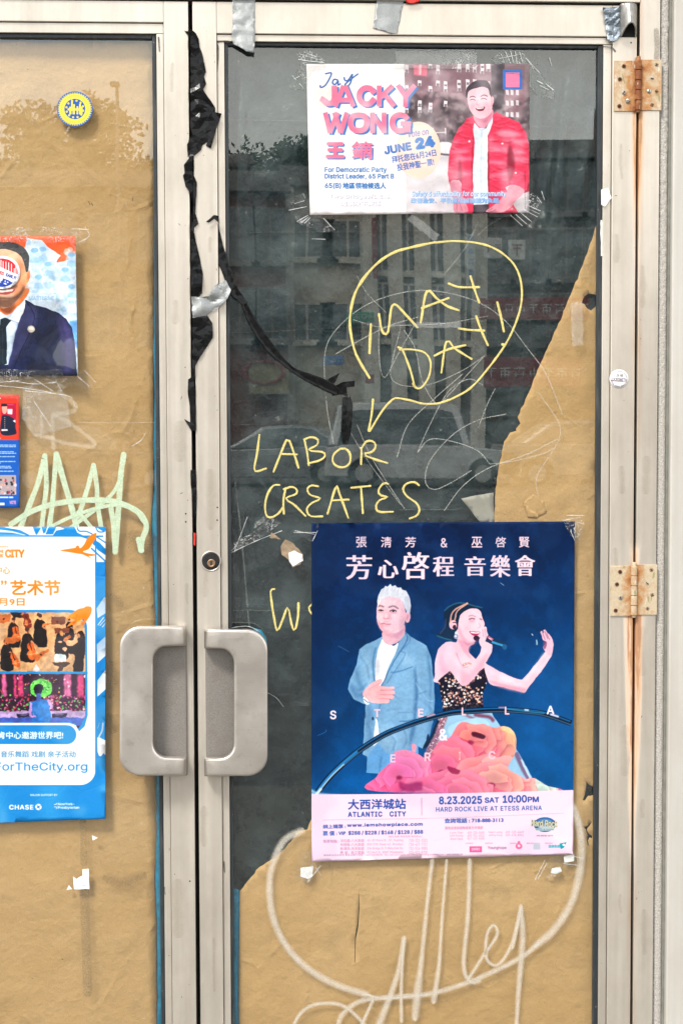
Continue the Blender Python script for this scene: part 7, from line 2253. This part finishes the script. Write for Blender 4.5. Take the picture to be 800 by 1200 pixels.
D2 = lambda x, y: (260 + x / 3.636, 40 + y / 3.636)
bristles('fan of bright creases at the lower left corner of the campaign flyer', [[D2(286, 750), D2(360, 735)], [D2(310, 722), D2(350, 710)], [D2(320, 798), D2(366, 772)], [D2(336, 804), D2(370, 778)], [D2(352, 806), D2(376, 782)], [D2(384, 872), D2(440, 874)], [D2(346, 680), D2(356, 700)], [D2(432, 784), D2(480, 834)]])
bristles('bright creases of clear tape at the upper left corner of the flyer', [[D2(330, 84), D2(380, 100), D2(436, 112)], [D2(350, 76), D2(400, 96)], [D2(328, 108), D2(380, 116), D2(432, 120)], [D2(360, 88), D2(352, 112)], [D2(384, 80), D2(380, 112)], [D2(404, 84), D2(402, 116)], [D2(308, 190), D2(330, 180)], [D2(300, 176), D2(316, 196)], [D2(330, 210), D2(346, 230)]], 2)
D3 = lambda x, y: (520 + x / 2.857, y / 2.857)
bristles('scribbly bright creases at the upper right corner of the flyer', [[D3(190, 180), D3(204, 214), D3(196, 206)], [D3(205, 172), D3(222, 212)], [D3(222, 170), D3(232, 208)], [D3(238, 172), D3(244, 212)], [D3(252, 172), D3(262, 206)], [D3(262, 178), D3(300, 230)], [D3(275, 196), D3(318, 242)], [D3(186, 196), D3(262, 180)], [D3(310, 270), D3(330, 280)], [D3(320, 286), D3(350, 300)], [D3(340, 280), D3(364, 300)], [D3(352, 192), D3(360, 220)]], 3)
bristles('fan of bright creases at the lower right corner of the flyer', [[D3(222, 720), D3(262, 756)], [D3(240, 718), D3(276, 750)], [D3(256, 712), D3(292, 742)], [D3(262, 700), D3(312, 726)], [D3(264, 690), D3(318, 716)], [D3(280, 688), D3(322, 706)], [D3(312, 660), D3(326, 680)], [D3(326, 640), D3(336, 670)]], 4)
bristles('bright creases of tape under the lower edge of the portrait flyer', [[(0, 452), (30, 455), (60, 460)], [(14, 446), (40, 450), (66, 448)], [(40, 444), (62, 458)], [(66, 446), (72, 458)], [(0, 448), (24, 446)], [(99, 434), (112, 448)], [(90, 440), (104, 452)], [(100, 266), (105, 276), (97, 282)], [(84, 268), (104, 269)], [(92, 284), (102, 280)], [(40, 470), (60, 500)], [(30, 458), (80, 464), (88, 476)]], 5, PY - 0.0105)
bristles('bright slivers at the upper corners of the concert poster', [[(344, 624), (370, 624)], [(346, 622), (368, 626)], [(366, 634), (372, 622)], [(664, 604), (684, 604)], [(660, 610), (680, 606)], [(668, 622), (674, 636)], [(676, 612), (684, 614)]], 6)
bristles('bright slivers under the lower corners of the concert poster', [[(626, 1032), (638, 1008)], [(630, 1030), (640, 1012)], [(370, 1016), (376, 1026)], [(376, 1014), (360, 1034)], [(662, 1002), (684, 1006)], [(660, 1012), (676, 1014)]], 7)
bristles('pale wrinkle of glue curling below the mint green tag', [[G(476, 224), G(500, 210), G(516, 196), G(524, 178)]], 8, GW + 0.0001, 0.8)
bristles('loose crease line on the glass beside the right pull handle', [[(314, 812), (324, 818), (332, 828)], [(268, 736), (290, 734), (304, 740)], [(270, 648), (300, 634), (330, 622)], [(262, 650), (276, 640), (290, 606)]], 9, GW + 0.0001, 0.9)
# white smear and streak where bead and frame meet
scrap([(704, 222), (712, 220), (716, 232), (708, 242), (704, 240)], -0.0004 + 0.004, 'round white smear of paint on the right bead of the right door', 14, jg=0.3)
scrap([(703, 258), (706, 258), (706, 300), (703.5, 300)], 0.0085, 'white paint streak on the gasket near the torn paper tip', 15, jg=0.4)

M['smudge2'] = spray('grime', (0.035, 0.03, 0.025), 0.8, 0.5, 0.4)
# smudges and stains on the papered door, scars, dried specks
for i, (pts, wd, lab) in enumerate((([(160, 632), (168, 640), (176, 636)], 26, 'grey rub mark beside the mint drips, left door'), ([(131, 780), (134, 796), (130, 812)], 16, 'dark thumb smudge between festival poster and left pull handle'),
                                  ([(128, 842), (132, 852)], 18, 'dark smudge low beside the left pull handle'), ([(134, 700), (140, 706)], 14, 'light grey smudge right of the festival poster'),
                                  ([(128, 1030), (146, 1035), (164, 1028)], 20, 'grey glue smudge right of the torn white scrap'))):
    t = stroke_mesh('smudge', [(pts, wd)], GW + 0.0002, M['smudge'], None, seed=40 + i, rnd_w=0.25); meta(t, lab, 'smudge')
rs = random.Random(77)
def specks(name, n, area, y, mat, label, smax=1.3, long_=0.15, holes=()):
    V, F = [], []
    for i in range(n):
        px_, py_ = rs.uniform(area[0], area[2]), rs.uniform(area[1], area[3])
        s_ = rs.uniform(0.25, smax) * (0.5 + rs.random() * 0.5)
        a = rs.uniform(0, 6.28); el = rs.uniform(3, 9) if rs.random() < long_ else rs.uniform(0.7, 1.8)
        k = rs.choice((4, 5, 6)); b = len(V)
        w_ = s_ if el < 3 else 0.35
        for q in range(k):
            t_ = 6.283 * q / k; u, v = math.cos(t_) * w_ * el * rs.uniform(0.7, 1.2), math.sin(t_) * w_ * rs.uniform(0.7, 1.2)
            V.append(tuple(at(px_ + u * math.cos(a) - v * math.sin(a), py_ + u * math.sin(a) + v * math.cos(a), y)))
        F.append(list(range(b, b + k)))
    me = bpy.data.meshes.new(name); me.from_pydata(V, [], F); me.update()
    if sum(p.normal.y * p.area for p in me.polygons) > 0: me.flip_normals()
    o = link(name, me, mat); s = o.modifiers.new('thickness', 'SOLIDIFY'); s.thickness = 0.0001; s.offset = 1
    return meta(o, label, 'specks', kind='stuff')
M['speck'] = spray('dried_speck', (0.78, 0.77, 0.72), 0.75, 0.0, 0.2)
M['darkspeck'] = simple('dark_speck', (0.035, 0.028, 0.022), 0.8)
specks('paint_specks', 260, (272, 58, 697, 1010), 0.0194, M['speck'], 'white dust specks and nicks scattered over the right door glass', 0.9)
specks('paint_specks', 90, (-100, 60, 180, 1190), 0.0194, M['speck'], 'white dust specks scattered over the left door glass', 0.8)
specks('dirt_specks', 70, (-100, 60, 180, 1190), 0.0193, M['darkspeck'], 'dark fly specks scattered over the left door glass', 0.7, 0.1)
specks('dirt_specks', 26, (198, 30, 224, 1190), -0.0003, M['darkspeck'], 'dark specks on the left meeting stile', 0.6, 0.1)
specks('dirt_specks', 22, (232, 30, 256, 730), -0.0003, M['darkspeck'], 'dark specks on the right meeting stile', 0.6, 0.1)
specks('dirt_specks', 26, (716, 140, 766, 1190), -0.0024, M['darkspeck'], 'dark specks on the hinge side of the frame', 0.6, 0.15)
specks('paint_specks', 40, (784, 30, 840, 1190), -0.0103, M['speck'], 'pale flecks on the wall panel', 1.2, 0.4)
specks('paint_specks', 24, (708, 400, 766, 1190), -0.0024, M['speck'], 'pale drips on the hinge side of the frame', 1.1, 0.2)
for lab, pts in (('two short black flecks on the brown paper above the portrait flyer', [(104, 236), (106, 240)]), ('brown triangular chip mark at the joint low on the right stile', None)):
    if pts: t = stroke_mesh('dirt_mark', [(pts, 0.8), ([(107.5, 238), (109, 241)], 0.8)], 0.0193, M['darkspeck']); meta(t, lab, 'dirt mark', kind='stuff')
C9 = lambda x, y: (660 + x / 6.67, 880 + y / 6.67)
scrap([C9(436, 768), C9(520, 774), C9(444, 862)], -0.0004, 'brown triangular glue mark low on the right stile by the joint', 17, M['residue'], 'tape residue', 'tape_residue', amp=0.0, jg=0.3)

for i, (pts, wd, lab) in enumerate((([(254.5, 49), (262, 48.5), (268, 49)], 3.5, 'black grime in the corner where bead meets rail, right door'), ([(255, 52), (255.5, 66), (254, 84)], 2.6, 'grime line down the bead below the hanging duct tape'),
                                  ([(186, 44), (187, 60)], 2.4, 'grime at the top right corner of the left door bead'), ([(706, 54), (716, 56), (720, 60)], 3.5, 'cobweb grime at the top right corner of the glass'),
                                  ([(262.5, 1010), (263.2, 1022)], 1.8, 'black nick low on the bead of the right door'), ([(193, 1040), (193.6, 1048)], 1.6, 'black nick low on the bead of the left door'))):
    t = stroke_mesh('grime', [(pts, wd)], -0.0003 if i not in (0, 1, 2, 4, 5) else 0.0046, M['smudge2'], None, seed=60 + i, rnd_w=0.3, thick=0.00003); meta(t, lab, 'grime')

M['haze'] = spray('faint_grime', (0.34, 0.27, 0.18), 0.17, 0.98, 0.4)
rg_ = random.Random(31)
for i, (x0, x1, y_) in enumerate(((198, 224, -0.0002), (232, 256, -0.0002), (716, 740, -0.0002), (746, 767, -0.0022))):
    for k in range(6):
        px_ = rg_.uniform(x0 + 4, x1 - 4); py_ = rg_.uniform(60 + k * 190, 200 + k * 190); L_ = rg_.uniform(10, 60)
        w_ = rg_.uniform(4, 2 * min(px_ - x0, x1 - px_))
        t = stroke_mesh('stain', [([(px_, py_), (px_ + rg_.uniform(-1, 1), py_ + L_ * .5), (px_ + rg_.uniform(-1, 1), py_ + L_)], w_)], y_, M['haze'], None, seed=90 + k, rnd_w=0.4, thick=0.00002, lift=0.00002)
        where = ('left meeting stile', 'right meeting stile', 'hinge stile of the right door', 'jamb right of the hinges')[i]
        meta(t, 'faint brownish stain on the %s, %s from the top' % (where, ('first', 'second', 'third', 'fourth', 'fifth', 'sixth')[k]), 'stain', 'faint stains on the door frame')

# ================================================================ the street that the glass reflects
fac = {k: simple('facade_' + k, c, 0.85, 0, 0.15, 1.2) for k, c in dict(tan=(0.36, 0.31, 0.25), brick=(0.10, 0.05, 0.045), grey=(0.12, 0.115, 0.11), pale=(0.46, 0.43, 0.37), dark=(0.06, 0.055, 0.05)).items()}
wglass = simple('far_window_glass', (0.03, 0.04, 0.045), 0.1, 0, 0.2, 1.0, 0, 0.5)
wframe = simple('far_window_frame', (0.42, 0.40, 0.36), 0.6)
wdark = simple('far_window_frame_dark', (0.13, 0.125, 0.12), 0.6)
signs = {k: simple('sign_' + k, c, 0.6) for k, c in dict(red=(0.17, 0.03, 0.035), yellow=(0.20, 0.18, 0.11), white=(0.42, 0.42, 0.40), green=(0.03, 0.22, 0.12), blue=(0.05, 0.16, 0.40)).items()}


def building(label, x0, x1, D, h, mat, rows, cols, win, trim=False, pil=0, depth=10.0, first=3.4):
    """block whose front stands at y = -D; windows set into it"""
    t = thing('building', ((x0 + x1) / 2, -D, 0), label, 'building')
    box('wall', x0, x1, -D - depth, -D, 0, h, mat, t)
    bm = bmesh.new()
    add_box(bm, x0 - 0.15, x1 + 0.15, -D - 0.3, -D + 0.35, h - 0.45, h + 0.15)
    from_bm('cornice', bm, fac['grey'] if mat is not fac['grey'] else fac['tan'], t)
    ww, wh = win
    for i in range(pil):
        px_ = x0 + (x1 - x0) * (i + 0.0) / max(1, pil - 1)
        box('pilaster', px_ - 0.25, px_ + 0.25, -D, -D + 0.3, 0.0, h - 0.5, fac['pale'], t)
    for r_ in range(rows):
        for c_ in range(cols):
            cx = x0 + (x1 - x0) * (c_ + 0.5) / cols
            z0 = first + (h - first - 0.6) * r_ / rows + 0.5
            f = box('window', cx - ww / 2, cx + ww / 2, -D + 0.002, -D + 0.10, z0, z0 + wh, wframe if trim else wdark, t)
            box('pane', cx - ww / 2 + 0.07, cx - 0.04, -D + 0.05, -D + 0.103, z0 + 0.07, z0 + wh - 0.07, wglass, f)
            box('pane', cx + 0.04, cx + ww / 2 - 0.07, -D + 0.05, -D + 0.103, z0 + 0.07, z0 + wh - 0.07, wglass, f)
            box('sill', cx - ww / 2 - 0.1, cx + ww / 2 + 0.1, -D + 0.001, -D + 0.22, z0 - 0.14, z0 - 0.002, fac['pale'] if trim else fac['grey'], f)
    return t

DB = 52.0
bx = lambda px: refl(px, 400, DB).x
bz = lambda py: refl(400, py, DB).z
b0 = building('brick building reflected beside the left edge of the dark glass', bx(262), bx(336), DB, bz(212), fac['brick'], 2, 2, (1.1, 1.7), pil=0)
b1 = building('tan building with wide windows reflected below the tree', bx(336.5), bx(432), DB + 1.0, bz(200), fac['tan'], 2, 2, (1.8, 1.3), True, pil=2)
b2 = building('grey building with pale pilasters reflected behind the speech bubble', bx(433), bx(560), DB, bz(150), fac['grey'], 3, 4, (1.0, 1.9), True, pil=5)
b3 = building('dark block reflected at the right of the dark glass', bx(561), bx(760), DB, bz(170), fac['dark'], 3, 5, (1.1, 1.6))
b4 = building('long dark block reflected in the left door glass', bx(-420), bx(261), DB + 2, bz(196), fac['dark'], 2, 12, (1.2, 1.5))
b5 = building('tall block far to the right of the doors, across the street', bx(761), bx(1300), DB, bz(60), fac['brick'], 4, 10, (1.1, 1.6))
tw = thing('chimney_stack', tuple(refl(282, 300, DB + 8)), 'dark stack rising above the roofs, reflected left of the tree', 'chimney')
p = refl(282, 202, DB + 8)
cyl('shaft', (p.x, p.y, 0), (p.x, p.y, p.z), 0.62, fac['dark'], tw, 16, r1=0.42)
cyl('cap', (p.x, p.y, p.z + .01), (p.x, p.y, p.z + .5), 0.5, fac['grey'], tw, 16)


def sign(label, px0, px1, py0, py1, D, mat, mark=None):
    a, b = refl(px0, py0, D), refl(px1, py1, D)
    x0, x1 = sorted((a.x, b.x)); z0, z1 = sorted((a.z, b.z))
    o = box('shop_sign', x0, x1, -D - 0.12, -D, z0, z1, mat, None, 0.02)
    meta(o, label, 'sign')
    if mark:
        for i in range(mark[1]):
            u = (i + 0.5) / mark[1]
            if x1 - x0 > z1 - z0: q = (x0 + (x1 - x0) * u, (z0 + z1) / 2); s_ = min((z1 - z0) * 0.3, (x1 - x0) / mark[1] * 0.36)
            else: q = ((x0 + x1) / 2, z0 + (z1 - z0) * u); s_ = min((x1 - x0) * 0.3, (z1 - z0) / mark[1] * 0.36)
            bm = bmesh.new()
            e_ = 0
            for (a0, b0, a1, b1) in ((-1, .75, 1, .95), (-.8, .2, .8, .36), (-1, -.5, .9, -.34), (-.1, -1, .1, 1), (-.8, -.95, -.62, .2), (.62, -.8, .8, .3)):
                if (i * 7 + int(a0 * 10) + int(b0 * 13)) % 4 == 0: continue
                e_ += 0.0006
                add_box(bm, q[0] + s_ * a0, q[0] + s_ * a1, -D + 0.002, -D + 0.02 + e_, q[1] + s_ * b0, q[1] + s_ * b1)
            from_bm('character', bm, mark[0], o)
    return o
DS = DB - 0.7
sign('yellow shop sign with a red oval, reflected low at the left', 290, 338, 424, 462, DS, signs['yellow'])
bmo = bmesh.new(); pc = refl(308, 437, DS - 0.05)
ra, rb = [], []
for t in [2 * math.pi * i / 28 for i in range(28)]:
    for r_, lst in ((0.70, ra), (0.58, rb)):
        lst.append((bmo.verts.new((pc.x + r_ * math.cos(t), pc.y, pc.z + r_ * 0.56 * math.sin(t))), bmo.verts.new((pc.x + r_ * math.cos(t), pc.y - 0.05, pc.z + r_ * 0.56 * math.sin(t)))))
for i in range(28):
    j = (i + 1) % 28
    bmo.faces.new((ra[i][0], ra[j][0], rb[j][0], rb[i][0])); bmo.faces.new((ra[i][0], ra[j][0], ra[j][1], ra[i][1])); bmo.faces.new((rb[i][0], rb[j][0], rb[j][1], rb[i][1]))
meta(from_bm('oval_sign', bmo, signs['red']), 'red oval ring on the yellow shop sign', 'sign')
sign('tall red sign on the tan building', 437, 444, 256, 326, DS, signs['red'], (signs['white'], 5))
sign('tall white sign with characters on the pilastered building', 545, 556, 274, 334, DS, signs['white'], (signs['blue'], 5))
sign('white sign board with red characters, upper right of the speech bubble', 566, 588, 278, 300, DS, signs['white'], (signs['red'], 2))
sign('pale sign with a red mark beside the white board', 596, 616, 280, 302, DS, signs['white'], (signs['red'], 1))
sign('long red awning sign under the upper windows', 562, 690, 346, 372, DS - 0.6, signs['red'], (signs['white'], 9))
sign('lower red shop sign behind the end of the speech bubble', 568, 680, 416, 452, DS - 1.2, signs['red'], (signs['white'], 7))
sign('green shop sign left of the speech bubble words', 404, 436, 366, 378, DS, signs['green'], (signs['white'], 4))
sign('small red sign beside the green one, lower', 426, 436, 438, 448, DS - 1, signs['red'])
sign('small blue sign on the tan building front', 378, 402, 418, 428, DS, signs['blue'], (signs['white'], 3))

leafm = simple('leaf_green', (0.045, 0.075, 0.03), 0.7, 0, 0.4, 2.0)
barkm = simple('bark', (0.07, 0.055, 0.045), 0.9, 0, 0.3, 8.0)
def tree(label, x, D, h, cr, seed, trunk=0.22):
    rnd = random.Random(seed)
    t = thing('tree', (x, -D, 0), label, 'tree')
    bm = bmesh.new()
    add_cyl(bm, (x, -D, 0), (x + 0.1, -D, h * 0.5), trunk, trunk * 0.6, 10)
    tips = []
    for i in range(9):
        a = rnd.uniform(0, 6.28); z = h * rnd.uniform(0.36, 0.52); e = (x + math.cos(a) * cr * 0.65, -D + math.sin(a) * cr * 0.65, h * rnd.uniform(0.62, 0.92))
        add_cyl(bm, (x + 0.08, -D, z), e, trunk * 0.4, trunk * 0.08, 6); tips.append(e)
    from_bm('trunk', bm, barkm, t)
    V, F = [], []
    for k in range(120):
        a = rnd.uniform(0, 6.28); el = rnd.uniform(-0.5, 1.0); rr = cr * rnd.uniform(0.35, 1.0)
        c0 = Vector((x + math.cos(a) * rr * (1 - 0.3 * abs(el)), -D + math.sin(a) * rr * (1 - 0.3 * abs(el)), h * 0.70 + el * h * 0.28))
        R_ = cr * rnd.uniform(0.16, 0.34)
        for _ in range(80):
            d = Vector((rnd.gauss(0, 1), rnd.gauss(0, 1), rnd.gauss(0, 1))); d.normalize()
            c = c0 + d * R_ * rnd.uniform(0.3, 1.0)
            u = Vector((rnd.gauss(0, 1), rnd.gauss(0, 1), rnd.gauss(0, 1))).normalized(); v = u.orthogonal().normalized(); s_ = rnd.uniform(0.08, 0.18) * max(1, cr / 3)
            b = len(V); V += [c + u * s_, c + v * s_ * 0.6, c - u * s_, c - v * s_ * 0.6]; F.append((b, b + 1, b + 2, b + 3))
    me = bpy.data.meshes.new('crown'); me.from_pydata([tuple(v) for v in V], [], F)
    o = link('crown', me, leafm, t); o['kind'] = 'stuff'
    return t
p = refl(345, 196, 70); tree('green tree above the roofs, reflected left of the campaign flyer', p.x, 70, p.z + 1.0, 2.9, 3)
p = refl(80, 160, 70); tree('broad tree reflected under the yellow seal in the left door', p.x, 70, p.z + 1.2, 3.4, 4)
p = refl(152, 196, 72); tree('lower tree reflected right of the broad one in the left door', p.x, 72, p.z + 0.1, 2.6, 5)
p = refl(0, 192, 71); tree('tree reflected at the far left edge of the left door', p.x, 71, p.z + 0.2, 3.0, 6)
lp = thing('street_lamp', (refl(138, 300, 30).x, -30, 0), 'thin grey lamp post reflected right of the yellow seal', 'street lamp')
zt_ = refl(138, 104, 30).z
cyl('pole', (lp.location.x, -30, 0), (lp.location.x, -30, zt_), 0.055, fac['grey'], lp, 12, r1=0.03)
cyl('base', (lp.location.x, -30, 0), (lp.location.x, -30, 0.5), 0.15, fac['grey'], lp, 12)
box('lamp_head', lp.location.x - 0.12, lp.location.x + 0.05, -30.08, -29.88, zt_, zt_ + 0.09, fac['grey'], lp, 0.02)


def car(label, x, D, paint, flip=1, L_=4.5, H_=1.5, suv=False):
    """side-on parked car: body with wheel arches, glasshouse, wheels, lamps"""
    t = thing('parked_car', (x, -D, -0.13), label, 'car', 'cars parked across the street')
    z = -0.13
    W_ = 1.75
    body = [(0, .45), (.02, .28), (.55, .24)]
    def arch(cx): return [(cx + .36 * math.cos(R(a)), .30 + .36 * math.sin(R(a))) for a in range(180, -1, -20)]
    body += arch(.88) + [(1.3, .22), (L_ - 1.35, .22)] + arch(L_ - .85) + [(L_ - .35, .24), (L_, .30), (L_ - .02, .62), (L_ - .12, .80), (L_ - 1.1, .92)]
    body += ([(L_ - 1.2, .95), (0.45, 1.0), (.05, .95)] if suv else [(1.0, .98), (.15, .95)])
    top = ([(0.06, .98), (.28, H_ - .08), (.6, H_), (2.7, H_), (3.05, H_ - .1), (L_ - 1.15, .94)] if suv else [(.55, .97), (1.15, H_ - .05), (1.6, H_), (2.4, H_ - .02), (L_ - 1.25, .93)])
    def ext(pts, y0, y1, inset=0.0):
        bm = bmesh.new()
        zc = 0.95
        def P(u, v, y): return bm.verts.new((x + flip * (u - L_ / 2), y, z + v))
        lo, hi = [], []
        for u, v in pts:
            s_ = inset * max(0, (v - zc)) / max(0.01, H_ - zc)
            lo.append(P(u, v, y0 + s_)); hi.append(P(u, v, y1 - s_))
        n = len(pts)
        for i in range(n): bm.faces.new((lo[i], lo[(i + 1) % n], hi[(i + 1) % n], hi[i]))
        bm.faces.new(lo); bm.faces.new(hi[::-1])
        return bm
    from_bm('body', ext(body, -D - W_ / 2, -D + W_ / 2), paint, t, bevel=0.04)
    from_bm('roof', ext(top, -D - W_ / 2 + 0.03, -D + W_ / 2 - 0.03, 0.2), paint, t, bevel=0.05)
    cx_ = sum(p[0] for p in top) / len(top)
    gl = [(cx_ + (u - cx_) * 0.88, 0.99 + (v - 0.95) * 0.80) for u, v in top]
    from_bm('side_window', ext(gl, -D - W_ / 2 + 0.02, -D + W_ / 2 - 0.02, 0.2), wglass, t)
    for wx in (.88, L_ - .85):
        for sy in (-1, 1):
            X_ = x + flip * (wx - L_ / 2); Y_ = -D + sy * (W_ / 2 - 0.11)
            w_ = cyl('wheel', (X_, Y_ - 0.1, z + .32), (X_, Y_ + 0.1, z + .32), 0.32, M['black'], t, 24)
            cyl('rim', (X_, Y_ - 0.105, z + .32), (X_, Y_ + 0.105, z + .32), 0.2, M['galv'], w_, 16)
    xa, xb = x + flip * (-L_ / 2), x + flip * (L_ / 2)
    for sy in (-1, 1):
        yy = -D + sy * (W_ / 2 - 0.2)
        box('tail_light', xa - 0.02, xa + 0.03, yy - .14, yy + .14, z + .62, z + .82, signs['red'], t)
        box('headlight', xb - 0.10, xb - 0.0, yy - .14, yy + .14, z + .56, z + .70, signs['white'], t)
    return t
white_p = simple('car_paint_white', (0.42, 0.42, 0.41), 0.25, 0, 0.02, 1, 0, 0.6)
silver_p = simple('car_paint_silver', (0.22, 0.225, 0.23), 0.28, 0.5, 0.02, 1, 0, 0.6)
dark_p = simple('car_paint_dark', (0.03, 0.032, 0.04), 0.25, 0, 0.02, 1, 0, 0.6)
p = refl(492, 500, 36); car('white family car reflected behind the tail of the speech bubble', p.x, 36, white_p, 1, 4.5, 1.98, True)
p = refl(318, 505, 37); car('silver saloon reflected behind the word above the concert poster', p.x - 0.1, 37, silver_p, -1)
p = refl(690, 505, 36); car('silver car reflected at the torn brown edge', p.x, 36, silver_p, 1)
p = refl(110, 505, 36); car('dark car parked across from the left door', p.x, 36, dark_p, 1)

# ================================================================ wear of the frame: little scars, drips, dried paint
